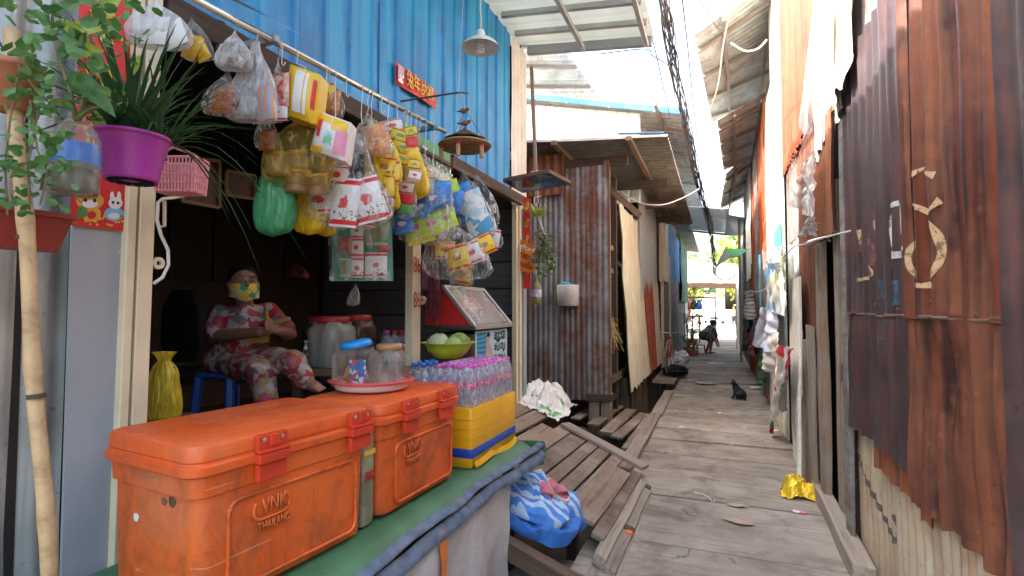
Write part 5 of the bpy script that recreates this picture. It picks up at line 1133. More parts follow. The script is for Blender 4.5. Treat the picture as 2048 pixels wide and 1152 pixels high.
# green display board with packets
gb = thing('packet_board', 'green hanging board pinned with red and white packets', 'board', G(726, 420, x=-1.84)); tt = (wloc(gb)-CAM).dot(FW)
gm = clear('green plastic sleeve', (.10, .36, .26), .80, .2, 8, .2)
c_ = [G(px, py, t=tt) for px, py in ((663, 420), (783, 415), (787, 562), (664, 562))]
mb = MB().grid(lambda i, j: c_[0].lerp(c_[1], i).lerp(c_[3].lerp(c_[2], i), j)+H*(.006*math.sin(i*6)), 10, 10); mb.build('sleeve', plain('green plastic sheet', (.06, .28, .19), .35, .15, 9, .2, 12), gb, smooth=True)
MB().grid(lambda i, j: c_[0].lerp(c_[1], i).lerp(c_[3].lerp(c_[2], i), j)-H*(.045+.006*math.sin(i*6+j*4)), 10, 10).build('clear_cover', clear('clear sleeve front', (.85, .9, .88), .05, .1, 8, .15), gb, smooth=True)
rm_ = axes(V(), RT); grn = PPn('green dish packet', (.10, .24, .06), (.5, .45, .3), (.40, .12, .05))
for px, py, w, h, m_ in ((714, 460, 26, 34, msg), (714, 495, 26, 38, msg), (714, 535, 26, 40, msg), (755, 465, 42, 56, grn), (752, 530, 44, 50, msg), (692, 490, 30, 30, pm('dark red print', [(.4, .05, .04), (.5, .2, .15)], 22)), (690, 535, 26, 40, grn), (768, 498, 26, 10, redf)):
    obj('packet', pillow(w*tt/F, h*tt/F, .018), m_, gb, G(px, py, t=tt-.02), rm_, True)
# dark red strings and cloth by the cabinet
rs = thing('red_strings', 'bunch of dark red strings hanging beside the cabinet', 'strings', G(872, 520, x=-1.78)); tt = (wloc(rs)-CAM).dot(FW); mr = plain('maroon string', (.12, .018, .03), .8, .3)
q = random.Random(5); mb = MB()
for k in range(26):
    a0 = G(868+q.uniform(-8, 8), 540, t=tt); b_ = G(868+q.uniform(-18, 18), q.uniform(610, 650), t=tt+q.uniform(-.04, .04)); mb.tube([a0, a0.lerp(b_, .4)+V((q.uniform(-.01, .01), 0, 0)), b_], .0035, 5)
mb.build('strands', mr, rs); bagmesh(G(868, 500, t=tt), G(866, 556, t=tt), .07, .05, 2).build('bundle_head', mr, rs, smooth=True)
hang('cloth_bundle', 'dull maroon and blue cloth bundle beside the shop post', 'cloth', (862, 498), (852, 582), 44, plain('maroon cloth', (.20, .07, .11), .9, .3, 9), -1.84, [(866, 565, 26, 30, plain('blue cloth', (.06, .16, .34), .9, .2), 0, 0)], hook=False)
# ---------------------------------------------------------------- lamp, banner, ornament, shelf
c_ = G(961, 96, t=3.45); lm = thing('pendant_lamp', 'white enamel pendant lamp with a spiral bulb under the canopy', 'lamp', c_)
en = plain('white enamel', (.66, .66, .62), .35, .06)
lpart('shade', MB().lathe([(.124, 0), (.122, .004), (.112, .022), (.085, .045), (.045, .062), (.032, .072), (.028, .105), (.022, .118), (0, .12), (0, .112), (.024, .10), (.03, .068), (.08, .041), (.108, .018), (.12, 0), (.124, 0)], n=40), en, lm, smooth=True)
sp = [V((.022*math.cos(k*.55), .022*math.sin(k*.55), .06-.0022*k)) for k in range(46)]
lpart('bulb', MB().tube(sp, .0068, 7), plain('bulb glass', (.80, .79, .74), .25, .04), lm, smooth=True)
lpart('socket', MB().lathe([(.016, .11), (.02, .1), (.02, .055), (.0, .055)], n=16), en, lm, smooth=True)
lpart('cord', MB().tube([(0, 0, .115), (.003, 0, .2), (-.004, .003, .26), (.002, 0, .45), (0, 0, zr(c_.x)-c_.z)], .005, 6), M['wirewhite'], lm, smooth=True)
def quad_part(name, pts, m, parent=None, th=.003, n=None, bow=0):
    a, b_, c2, d = [V(p) for p in pts]; nn = (b_-a).cross(d-a).normalized()
    mb = MB(); f = lambda i, j: a.lerp(b_, i).lerp(d.lerp(c2, i), j)
    g_ = lambda o: (lambda i, j: f(i, j)+nn*(o+bow*math.sin(i*math.pi*2.2+j)))
    mb.grid(g_(th/2), 8, 4).grid(g_(-th/2), 8, 4)
    for p, q in (((0, 0), (1, 0)), ((1, 0), (1, 1)), ((1, 1), (0, 1)), ((0, 1), (0, 0))):
        mb.grid(lambda i, j: g_(th/2-th*j)(p[0]+(q[0]-p[0])*i, p[1]+(q[1]-p[1])*i), 8, 1)
    return mb.build(name, m, parent, smooth=False, clean=True)
xw = XS+.055
bq = [G(px, py, x=xw) for px, py in ((792, 122), (872, 184), (874, 219), (792, 166))]
bn = thing('new_year_banner', 'red new year banner with gold characters on the blue wall', 'banner', sum(bq, V())/4)
quad_part('paper', bq, M['redpaper'], bn, .002, bow=.006)
text('gold_letters', '兔年纳福', M['gold'], bn, sum(bq, V())/4+V((.010, .02, 0)), bq[1]-bq[0], bq[0]-bq[3], .125, .002, fitw=(bq[1]-bq[0]).length*.68, bold=.012)
quad_part('print_panel', [bq[0].lerp(bq[1], a)*(1-s)+bq[3].lerp(bq[2], a)*s+V((.009, 0, 0)) for a, s in ((.02, .1), (.15, .1), (.15, .9), (.02, .9))], pm('banner corner print', [RD, (.6, .3, .3), W_, (.3, .4, .6)], 30), bn, .001)
# woven ornament
c_ = G(930, 297, x=-1.55); og = thing('woven_ornament', 'round woven tray ornament with a little pagoda hanging by the shop', 'ornament', c_); s = (c_-CAM).dot(FW)/F
weave = plain('woven bamboo', (.23, .12, .055), .8, .45, 40, .8, 60); r_ = 52*s
lpart('tray', MB().lathe([(0, -.016), (r_*.6, -.012), (r_*.95, .002), (r_, .016), (r_*1.02, .02), (r_*.97, .022), (r_*.9, .006), (r_*.5, -.004), (0, -.006)], n=40), weave, og, smooth=True)
lpart('rim', MB().tube([V((r_*math.cos(k*.2094), r_*math.sin(k*.2094), .02)) for k in range(31)], .006, 6, False), plain('bamboo rim', (.40, .25, .12), .6, .2), og, smooth=True)
lpart('pagoda', MB().lathe([(r_*.6, .01), (r_*.58, .055), (0, .056)], n=8), M['brownwood'], og)
lpart('pagoda_roof', MB().lathe([(r_*.82, .052), (r_*.84, .058), (r_*.45, .09), (r_*.18, .12), (r_*.1, .125), (0, .15)], n=8), plain('dark thatch', (.11, .055, .03), .8, .4, 20), og)
for k in range(6): a = R(30+60*k); lpart('window', MB().box((r_*.57*math.cos(a), r_*.57*math.sin(a), .034), (.012, .03, .022), rotz(a)), M['black'], og)
for k, a in enumerate((2.6, 3.9, 4.9, 5.9)):
    p = V((r_*.93*math.cos(a), r_*.93*math.sin(a), 0)); tz = lpart('tassel', MB().lathe([(.0, -.02), (.012, -.022), (.014, -.03), (.014, -.095), (0, -.096)], n=12), plain('pale bamboo', (.36, .22, .12), .7, .2), og, p)
    lpart('red_ribbon', MB().box((0, 0, -.02), (.03, .012, .03)), plain('faded red ribbon', (.42, .05, .04), .8, .2), tz, bevel=.004)
mb = MB(); ball(mb, (0, 0, .17), (.03, .018, .018)); ball(mb, (.03, 0, .178), .012); mb.tube([(-.03, 0, .172), (-.06, 0, .176)], [.008, .003], 6); lpart('bird', mb, weave, og, smooth=True)
mb = MB(); ball(mb, (-.01, 0, .255), (.026, .018, .018)); ball(mb, (.02, 0, .262), .012); mb.tube([(-.03, 0, .255), (-.06, 0, .258)], [.008, .003], 6); lpart('bird', mb, weave, og, smooth=True)
top = V((0, 0, .33))
for a in (0.4, 2.5, 4.6): lpart('wire', MB().tube([V((r_*.9*math.cos(a), r_*.9*math.sin(a), .02)), V((0, 0, .26))], .0016, 5), M['wire'], og)
hp = G(917, 185, x=-1.55)-c_
lpart('hanger', MB().tube([(0, 0, .26), (-.01, 0, .36), hp], .0022, 5), M['wirewhite'], og); lpart('hanger_arm', MB().tube([V((XS+.03, .0-.28+c_.y, c_.z+.26))-c_, hp, hp+V((.02, .1, .03))], .006, 6), M['wire'], og)
lpart('ceiling_wire', MB().tube([hp, V((-.03, .08, zr(c_.x)-c_.z-.02))], .0018, 5), M['wirewhite'], og)
# altar shelf
sq = [G(px, py, z=2.60) for px, py in ((1007, 363), (1097, 345), (1141, 368), (1045, 385))]
sh = thing('altar_shelf', 'small wall shelf with a blue reflecting underside', 'shelf', sum(sq, V())/4)
def inset(q, k): c0 = sum(q, V())/4; return [p.lerp(c0, k) for p in q]
quad_part('board', [p+V((0, 0, .015)) for p in sq], M['darkwood'], sh, .022)
quad_part('blue_panel', [p+V((0, 0, -.0015)) for p in inset(sq, .06)], printed('blue glossy panel', [(.05, .16, .52), (.07, .22, .62), (.02, .04, .12), (.05, .18, .55)], 6, .12), sh, .003)
for a, b_ in ((0, 1), (1, 2), (2, 3), (3, 0)): beam('edging', sq[a]+V((0, 0, .012)), sq[b_]+V((0, 0, .012)), .014, .034, M['brownwood'], sh)
cp = [G(1012, 298, y=4.95), G(1033, 308, y=4.95), G(1033, 356, y=4.95), G(1014, 357, y=4.95)]
ic = thing('picture_card', 'pale pink devotional card propped on the wall shelf', 'card', cp[3]); quad_part('card', cp, pm('pale pink picture', [(.62, .5, .52), (.66, .58, .6), (.56, .44, .48), (.7, .64, .64)], 9), ic, .004)
mb = MB(); ball(mb, (0, 0, 0), (.03, .02, .018)); ball(mb, (.02, .01, .015), .018); ball(mb, (-.02, 0, .012), .015); tag(obj('pink_flower', mb.mesh('f'), plain('pink petals', (.70, .28, .42), .7, .2), None, G(1069, 347, y=4.7)), 'small pink artificial flower on the wall shelf', 'flower')
# orange phone-card sign and red strip on the end posts
yq = 5.0
ob = [G(px, py, y=yq) for px, py in ((1031, 476), (1071, 492), (1068, 546), (1028, 540))]
os_ = thing('orange_sign', 'orange phone card sign with white and black lettering', 'sign', ob[3]); quad_part('panel', ob, plain('orange sign print', (.80, .20, .02), .45, .05), os_, .006)
xd, yd = ob[1]-ob[0], ob[0]-ob[3]; cc = sum(ob, V())/4-V((0, .006, 0)); wd = xd.length
text('white_lettering', 'cellcard', plain('white print', (.8, .78, .75), .5, .03), os_, cc+yd*.28+xd*.06, xd, yd, .075, .001, fitw=wd*.78, bold=.02)
text('black_lettering', 'កាតកោត', M['black'], os_, cc+yd*.02, xd, yd, .085, .001, fitw=wd*.9, bold=.02); text('black_lettering', 'មានលក់ទីនេះ', M['black'], os_, cc-yd*.26, xd, yd, .07, .001, fitw=wd*.9, bold=.01)
MB().tube([cc+yd*.28-xd*.42+xd*.05*math.cos(k*.6)+yd*.12*math.sin(k*.6) for k in range(9)], .004, 5).build('emblem_arc', plain('white print b', (.8, .78, .75), .5, .03), os_)
rq = [G(px, py, y=5.08) for px, py in ((1047, 395), (1060, 398), (1061, 578), (1047, 577))]
rb = thing('red_strip_banner', 'narrow red couplet strip with gold writing on the end post', 'banner', rq[3]); quad_part('paper', rq, M['redpaper'], rb, .002)
for k in range(5): text('gold_letters', '恭喜发财福'[k], M['gold'], rb, sum(rq[:2], V())/2.0*(1-.1-.18*k)+sum(rq[2:], V())/2.0*(.1+.18*k)-V((0, .004, 0)), rq[1]-rq[0], (0, 0, 1), .10, .001, fitw=.05, bold=.01)
# grey pail on the shack wall
c_ = G(1136, 612, y=6.84); pl = thing('wall_pail', 'grey half-round pail hooked on the rusty wall with a blue rag', 'pail', c_); s = (c_-CAM).dot(FW)/F
lpart('pail', MB().lathe([(0, .0), (19*s, .0), (21*s, .01), (22*s, 40*s), (21*s, 42*s), (19*s, 40*s), (18*s, .02), (0, .02)], n=24), plain('grey plaster', (.46, .45, .43), .8, .12, 10, .2), pl, smooth=True)
mb = MB(); ball(mb, (-.03, 0, 42*s), (.09, .07, .05)); lpart('blue_rag', mb, plain('teal rag', (.03, .22, .32), .8, .3), pl, smooth=True)
# ---------------------------------------------------------------- display cabinet
Y0, Y1 = 3.28, 3.92; cb = thing('display_cabinet', 'slant-fronted glass cigarette cabinet with a red side', 'cabinet', (-1.78, 3.6, FL))
fzb, fzt = G(955, 655, x=-1.55).z, G(900, 575, x=-1.80).z; xb, xt, xk = -1.55, -1.80, -1.95
steel = plain('brushed aluminium', (.42, .40, .37), .4, .15, metal=.6)
for y in (Y0, Y1): MB().prism([(xb, y, fzb), (xt, y, fzt), (xk, y, fzt), (xk, y, fzb)], (0, .012, 0)).build('side_panel', plain('red side panel', (.58, .02, .02), .45, .05), cb)
for y in (Y0-.012, Y1+.012):
    beam('frame', (xb, y, fzb), (xt, y, fzt), .03, .03, steel, cb); beam('frame', (xk, y, fzb), (xb, y, fzb), .03, .03, M['darkwood'] if y < 3.5 else steel, cb)
for x, z in ((xb, fzb), (xt, fzt)): beam('frame', (x, Y0-.02, z), (x, Y1+.02, z), .03, .03, steel, cb)
MB().prism([(xb-.01, Y0+.02, fzb+.02), (xb-.01, Y1-.02, fzb+.02), (xt, Y1-.02, fzt-.01), (xt, Y0+.02, fzt-.01)], (.003, 0, .003)).build('glass', M['glass'], cb)
MB().box(((xk+xb)/2-.02, 3.6, fzb-.01), (.34, .62, .02)).build('shelf_floor', M['brownwood'], cb)
MB().prism([(xb-.06, Y0+.03, fzb+.012), (xb-.06, Y1-.03, fzb+.012), (xt-.05, Y1-.03, fzt-.06), (xt-.05, Y0+.03, fzt-.06)], (-.004, 0, -.004)).build('inner_backing', plain('brown card backing', (.16, .10, .06), .8, .2), cb)
MB().box((xk-.01, 3.6, (fzb+fzt)/2), (.02, .62, fzt-fzb)).build('back_panel', M['darkwood'], cb)
for k in range(10):
    y = 3.40+.05*(k % 5); u = .26+.20*(k//5)
    tag_m = [RD, RD, W_, (.25, .05, .04)][k % 4]
    MB().box((xb-.055+(xt-xb)*u, y, fzb+.03+(fzt-fzb)*u), (.02, .044, .065)).build('cigarette_pack', pm('cig%d print' % k, [tag_m, tag_m, W_], 30), cb, bevel=.002)
MB().box((-1.76, 3.6, (FL+fzb)/2-.02), (.36, .66, fzb-FL-.06)).build('base', M['darkwood'], cb)
pa = thing('cabinet_poster', 'pale blue advert poster with a man and black lettering', 'poster', (-1.57, 3.62, fzb-.3))
MB().box((-1.572, 3.60, fzb-.16), (.006, .58, .26)).build('sheet', plain('pale blue print', (.42, .60, .66), .5, .08), pa)
MB().prism([(-1.568, 3.33, fzb-.04), (-1.568, 3.48, fzb-.04), (-1.568, 3.50, fzb-.28), (-1.568, 3.33, fzb-.28)], (.001, 0, 0)).build('blue_burst', stripes('blue rays print', (.02, .10, .22), (.05, .35, .55), 2, 30, .4, .5), pa)
mb = MB(); mb.prism([(-1.5665, 3.52+.030*math.cos(a*.524), fzb-.085+.042*math.sin(a*.524)) for a in range(12)], (.001, 0, 0)); mb.prism([(-1.5662, 3.46, fzb-.285), (-1.5662, 3.60, fzb-.285), (-1.5662, 3.59, fzb-.17), (-1.5662, 3.53, fzb-.12), (-1.5662, 3.48, fzb-.17)], (.001, 0, 0)); mb.build('printed_figure', plain('printed skin', (.50, .32, .24), .6, .15), pa)
MB().prism([(-1.5652, 3.52+.032*math.cos(a*.314), fzb-.075+.036*math.sin(a*.314)) for a in range(11)], (.0008, 0, 0)).build('printed_hair', M['black'], pa)
for k, w_ in enumerate(('នេះជា', 'ស៊ីល', 'ប្រេស៍')): text('black_lettering', w_, M['black'], pa, (-1.5655, 3.74, fzb-.075-.085*k), (0, 1, 0), (0, 0, 1), .10, .001, fitw=.21, bold=.01)
# ---------------------------------------------------------------- inside the shop
tz = G(650, 738, t=3.25).z
it = thing('inner_table', 'dark inner table carrying the water jars', 'table', (G(650, 738, t=3.3).x, G(650, 738, t=3.3).y, FL)); a = G(600, 738, z=tz); b_ = G(812, 735, z=tz)
ic0 = (a+b_)/2
ix = (b_-a); ix.z = 0; iL = ix.length; ix.normalize(); iy = V((0, 0, 1)).cross(ix); rot = Matrix((ix, iy, V((0, 0, 1)))).transposed()
obj('tabletop', MB().box((0, .2, -.018), (iL+.15, .6, .036)).mesh('t', bevel=.004), M['brownwood'], it, ic0, rot)
for sx in (-1, 1):
    for sy in (-.05, .45): obj('leg', MB().box((sx*(iL/2), sy, (FL-tz)/2-.018), (.05, .05, tz-FL-.036)).mesh('l'), M['darkwood'], it, ic0, rot)
water = clear('cloudy water plastic', (.46, .44, .38), .42, .15, 3, .3)
def jug(label, px, py, r, h, lidc, body=water, t=3.3):
    p = G(px, py, z=tz); t_ = thing('drink_jar', label, 'jar', p); s = (p-CAM).dot(FW)/F; r *= s; h *= s
    lpart('body', MB().lathe([(0, .002), (r*.95, 0), (r, .01), (r, h*.8), (r*.9, h*.9), (r*.8, h*.93), (r*.8, h), (0, h)], n=24, sq=5), body, t_, smooth=True)
    lpart('lid', MB().lathe([(r*.85, h*.97), (r*.88, h), (r*.88, h*1.1), (r*.8, h*1.13), (0, h*1.13)], n=24), lidc, t_, smooth=True); return t_
dred = plain('dark red lid', (.42, .03, .035), .4, .15)
jug('big drink jar of cloudy water with a flat red lid', 664, 732, 38, 88, dred); jug('brown drink jar with a domed red lid behind the cloudy one', 715, 722, 30, 82, dred, clear('tea brown plastic', (.16, .10, .07), .5, .15, 3, .3)); jug('dark drink jar half hidden behind the red-lidded pair', 640, 715, 28, 72, dred, clear('tea dark plastic', (.10, .07, .05), .6, .15, 3, .3))
p = G(611, 734, z=tz); t_ = thing('pump_bottle', 'clear gel bottle with a white pump', 'bottle', p); lpart('body', MB().lathe([(0, 0), (.026, 0), (.028, .006), (.028, .085), (.014, .105), (.012, .115)], n=16), M['bottle'], t_, smooth=True); lpart('pump', MB().lathe([(.013, .112), (.013, .13), (.005, .132), (.005, .16), (.012, .162), (.012, .168), (0, .168)], n=12), M['white'], t_, smooth=True)
lpart('spout', MB().tube([(0, 0, .164), (.03, -.01, .162)], .005, 6), M['white'], t_)
p = G(630, 734, z=tz); t_ = thing('spray_bottle', 'pale blue spray bottle with a pink head', 'bottle', p); lpart('body', MB().lathe([(0, 0), (.026, 0), (.027, .07), (.016, .12), (.010, .135)], n=16), plain('pale blue plastic', (.22, .42, .50), .3, .1), t_, smooth=True); lpart('spray_head', MB().box((.008, 0, .16), (.05, .02, .026)).box((0, 0, .14), (.018, .018, .03)).tube([(.028, 0, .155), (.026, 0, .125)], .004, 6), plain('pink head', (.62, .22, .26), .4, .1), t_, bevel=.002)
p = G(683, 736, z=tz); tag(obj('paper_cup', MB().lathe([(0, 0), (.022, 0), (.028, .075), (.030, .077), (.027, .074), (.02, .004), (0, .004)], n=18).mesh('cup'), pm('flower cup print', [(.6, .58, .5), (.62, .6, .54), (.5, .5, .3), (.6, .58, .5)], 40), None, p, smooth=True), 'small white flower-printed cup beside the drink jars', 'cup')
p = G(775, 722, z=tz); t_ = thing('sauce_bottles', 'cluster of small sauce bottles with red caps', 'bottles', p)
for k, (dx, dy) in enumerate(((0, 0), (.06, .01), (.12, 0), (-.05, .04), (.03, -.05), (.09, -.05))): addbottle(t_, dx, dy, 0, CAPR if k != 4 else CAPM, LAB, k)
MB()
# stool, chair, frames, yellow bag
WT = 3.32
p = G(466, 742, t=WT); stl = thing('plastic_stool', 'blue plastic stool under the seated woman', 'stool', (p.x, p.y, FL)); sz = p.z-FL
lpart('seat', rbox(MB(), [(.30, .30, .05, 0, 0, sz-.03), (.32, .32, .06, 0, 0, sz-.02), (.32, .32, .06, 0, 0, sz-.004), (.30, .30, .05, 0, 0, sz)]), M['bluebucket'], stl, sm=40)
for sx in (-1, 1):
    for sy in (-1, 1): lpart('leg', MB().tube([(sx*.13, sy*.13, sz-.02), (sx*.17, sy*.17, 0)], [.03, .024], 6), M['bluebucket'], stl)
p = G(365, 790, x=-3.7); oc = thing('black_chair', 'black high-backed chair in the dark shop corner', 'chair', (p.x, p.y, FL))
lpart('backrest', rbox(MB(), [(.24, .08, .03, 0, 0, .55), (.32, .10, .04, 0, 0, .7), (.30, .10, .04, 0, 0, .95), (.16, .08, .03, 0, 0, 1.08)]), M['black'], oc, rot=rotz(_y), sm=40)
lpart('seat', rbox(MB(), [(.44, .44, .06, 0, -.2, .42), (.46, .46, .07, 0, -.2, .45), (.44, .44, .06, 0, -.2, .52)]), M['black'], oc, rot=rotz(_y), sm=40); lpart('stem', MB().tube([(0, -.1, 0), (0, -.1, .44)], .04, 8), M['black'], oc)
for lb, pts in (('gilt-edged brown picture frame hanging in the dark shop', ((386, 318), (436, 322), (436, 416), (360, 402))), ('smaller dim picture frame beside the gilt-edged one', ((450, 342), (508, 352), (506, 398), (449, 390)))):
    q = [G(*p_, x=-2.9) for p_ in pts]; f_ = thing('framed_picture', lb, 'picture', sum(q, V())/4); quad_part('picture', q, plain('dim picture '+lb[:5], (.10, .03, .02), .4, .5, 8), f_, .01)
    for a, b_ in ((0, 1), (1, 2), (2, 3), (3, 0)): beam('moulding', q[a]+V((.012, 0, 0)), q[b_]+V((.012, 0, 0)), .02, .02, plain('dull gilt', (.30, .18, .07), .5, .2), f_)
    MB().tube([sum(q[:2], V())/2, sum(q[:2], V())/2+V((-.3, 0, 1.0))], .002, 4).build('cord', M['wire'], f_)
p = G(325, 832, x=-1.98); t_ = thing('yellow_bag', 'bulging yellow plastic bag inside the door post', 'bag', p); s = (p-CAM).dot(FW)/F
bagmesh(p+V((0, 0, 128*s)), p-V((0, 0, .02)), 62*s, 46*s, 3.3, n=60, rows=30, prof=[(0, .62), (.07, .40), (.13, .30), (.2, .55), (.32, .8), (.5, .9), (.75, 1.08), (.93, 1), (1, .5)]).build('bag', clear('bright yellow film', (.78, .60, .05), .35, .15, 14, .4), t_, smooth=True)
obj('packet', pillow(.09, .14, .05), plain('dark content', (.06, .07, .02), .6, .2), t_, p+V((0, 0, .12)), axes(V(), RT), True)
bx = thing('low_crate', 'dark crate inside the door post under the yellow bag', 'crate', (p.x-.02, p.y+.02, FL)); lpart('crate', MB().box((0, 0, (p.z-FL)/2-.008), (.26, .26, p.z-FL-.016)), M['darkwood'], bx, bevel=.006)
hang('hanging_bag', 'small pale pouch hanging over the drink jars', 'pouch', (712, 568), (705, 612), 24, 'milky', -2.3, [], hook=False)
hang('hanging_bag', 'dim red helmet-like bag deep in the shop', 'bag', (595, 525), (597, 560), 40, plain('dim red', (.10, .012, .01), .5, .3), -3.4, [], hook=False)
# cord loop and handle at the near door post
cl = thing('door_cord', 'white twisted cord looped round the door post handle', 'cord', G(318, 470, x=XS+.07))
MB().tube([G(px, py, x=XS+.08) for px, py in ((388, 378), (380, 388), (350, 395), (325, 398), (316, 405), (314, 440), (322, 470), (336, 500), (337, 530), (325, 555), (308, 567))], .006, 6).build('cord', M['wirewhite'], cl, smooth=True)
MB().tube([G(px, py, x=XS+.07) for px, py in ((329, 398), (329, 452), (316, 454))], .006, 8).build('handle', M['creampost'], cl, smooth=True)
# ---------------------------------------------------------------- posters on the grey panel
xp_ = XS+.006
cq = [G(px, py, x=xp_) for px, py in ((160, -40), (268, -20), (240, 372), (150, 360))]
cpn = thing('couplet_poster', 'tall red couplet poster with gold brush strokes behind the plants', 'poster', cq[3]); quad_part('paper', cq, M['redpaper'], cpn, .002)
for k, ch in enumerate('龙福春'): text('gold_letters', ch, M['gold'], cpn, G(215-6*k, 55+120*k, x=xp_+.004), cq[1]-cq[0], (0, 0, 1), .145, .002, fitw=.085, bold=.03)
sq_ = [G(px, py, x=xp_+.003) for px, py in ((143, 350), (257, 368), (252, 463), (141, 450))]
stk = thing('cartoon_sticker', 'square red sticker with two cartoon rabbits on the panel', 'sticker', sq_[3]); quad_part('paper', sq_, M['redpaper'], stk, .002)
o_ = plain('orange ink', (.70, .34, .05), .5, .1); bi = plain('light blue ink', (.20, .50, .68), .5, .1); wi = plain('white ink', (.76, .72, .70), .5, .05)
def disc(px, py, rx, ry, m, off): q = [G(px+rx*math.cos(a*.3307), py+ry*math.sin(a*.3307), x=xp_+.005+off) for a in range(19)]; MB().prism(q, (.0008, 0, 0)).build('printed_shape', m, stk)
q_ = random.Random(2)
for k in range(26): disc(148+100*q_.random(), 430+(k % 4)*6+q_.random()*3, 2.5, 2, M['gold'], 0)
for a in ((180, 402, 28, 18, o_, 0), (182, 428, 20, 16, o_, .0004), (165, 385, 6, 12, o_, 0), (194, 386, 6, 12, o_, 0), (180, 408, 16, 8, wi, .001), (171, 400, 3, 4, M['black'], .002), (189, 401, 3, 4, M['black'], .002), (183, 430, 9, 8, M['red'], .0015), (228, 428, 20, 14, bi, 0), (231, 406, 14, 12, wi, .0006), (224, 393, 4, 10, wi, 0), (238, 393, 4, 10, wi, 0), (228, 432, 12, 6, wi, .001), (226, 405, 2.5, 3, M['black'], .002), (236, 406, 2.5, 3, M['black'], .002)): disc(*a)

gq_ = [G(px, py, x=XS+.05) for px, py in ((826, 262), (900, 306), (900, 372), (826, 340))]
gs_ = thing('green_sign', 'green phone network sign behind the hanging bags', 'sign', gq_[3]); quad_part('panel', gq_, plain('green sign print', (.04, .26, .10), .5, .1), gs_, .006)
text('white_lettering', 'Smart', M['white'], gs_, sum(gq_, V())/4+V((.006, .06, .0)), gq_[1]-gq_[0], gq_[0]-gq_[3], .16, .001, fitw=.45, bold=.02)
quad_part('white_panel', [gq_[3].lerp(gq_[0], .35)+V((.006, 0, 0))+(gq_[1]-gq_[0])*.1, gq_[2].lerp(gq_[1], .35)+V((.006, 0, 0)), gq_[2]+V((.006, 0, .01)), gq_[3]+V((.006, 0, .01))+(gq_[1]-gq_[0])*.1], pm('pale sign print', [(.5, .6, .5), (.62, .66, .6), (.4, .5, .42)], 12), gs_, .002)
# ---------------------------------------------------------------- plants by the shop
def leafshape(L, w, fold=.25, curl=.4, n=6, tip=1.3):
    def fn(i, j):
        u = i*2-1; x = L*j; ww = w/2*math.sin(math.pi*min(1, j**.75))**.8*(1 if j < .999 else 0); return V((x, u*ww, -curl*L*j*j*.5+abs(u)*ww*fold))
    return MB().grid(fn, 4, n).mesh('leaf')
GL = leafmat('deep green leaf', (.035, .11, .025), (.09, .22, .05)); YG = leafmat('yellow green leaf', (.22, .34, .04), (.40, .46, .08)); MG = leafmat('mid green leaf', (.06, .17, .045), (.13, .28, .08)); DG = leafmat('dark grass leaf', (.02, .065, .02), (.05, .13, .045))
LB = leafshape(.8, .27); LR = leafshape(1, .75, .15, .25)
for me in (LB, LR): 
    for f in me.polygons: f.use_smooth = True
def leaf_part(parent, p, d, size, m, base=None, roll=0, up=V((0, 0, 1))):
    me = (base or LB).copy() if False else (base or LB)
    o = bpy.data.objects.new('leaf', me); COL.objects.link(o); rot = axes(V((0, 0, 0)), d, up) @ Matrix.Rotation(roll, 3, 'X')
    W = Matrix.Translation(p) @ rot.to_4x4() @ Matrix.Scale(size, 4); o.parent = parent; o.matrix_basis = wmat(parent).inverted() @ W; WMAT[o.name] = W
    if not me.materials: me.materials.append(m)
    o.material_slots[0].link = 'OBJECT'; o.material_slots[0].material = m; return o
def blades(mb, c, n, L, w, seed, spread=1.0, droop=1.0, up=.9):
    q = random.Random(seed)
    for k in range(n):
        a = q.uniform(0, 6.283); e = q.uniform(.15, 1.0)*spread; l = L*q.uniform(.6, 1.1); d = V((math.cos(a)*e, math.sin(a)*e, up)).normalized(); s = V((-math.sin(a), math.cos(a), 0))
        p0 = c+V((math.cos(a), math.sin(a), 0))*q.uniform(0, .045); vs = []
        for j in range(7):
            u = j/6; p = p0+d*l*u+V((0, 0, -droop*l*u*u*.45*e*1.4))+V((math.cos(a), math.sin(a), 0))*l*.12*u*u; ww = w*(1-u**2.2)*.5+.0004
            vs += [p-s*ww, p+s*ww]
        mb.add(vs, [(2*j, 2*j+1, 2*j+3, 2*j+2) for j in range(6)])
    return mb
def vine(mb, path, n, size, seed, jit=.03):
    """small round leaves along a hanging stem"""
    q = random.Random(seed); path = [V(p) for p in path]
    for k in range(n):
        u = q.random()*(len(path)-1); i = min(int(u), len(path)-2); p = path[i].lerp(path[i+1], u-i)+V((q.gauss(0, jit), q.gauss(0, jit), q.gauss(0, jit*.6)))
        d = V((q.uniform(-1, 1), q.uniform(-1, 1), q.uniform(-.9, .4))).normalized(); s = d.orthogonal().normalized(); s = (Matrix.Rotation(q.uniform(0, 6.3), 3, d) @ s); l = size*q.uniform(.6, 1.2); nn = d.cross(s)
        mb.add([p, p+d*l*.35+s*l*.34+nn*l*.05, p+d*l*.8+s*l*.28, p+d*l, p+d*l*.8-s*l*.28, p+d*l*.35-s*l*.34+nn*l*.05, p+d*l*.5-nn*l*.05], [(0, 1, 6), (1, 2, 6), (2, 3, 6), (3, 4, 6), (4, 5, 6), (5, 0, 6)])
    return mb
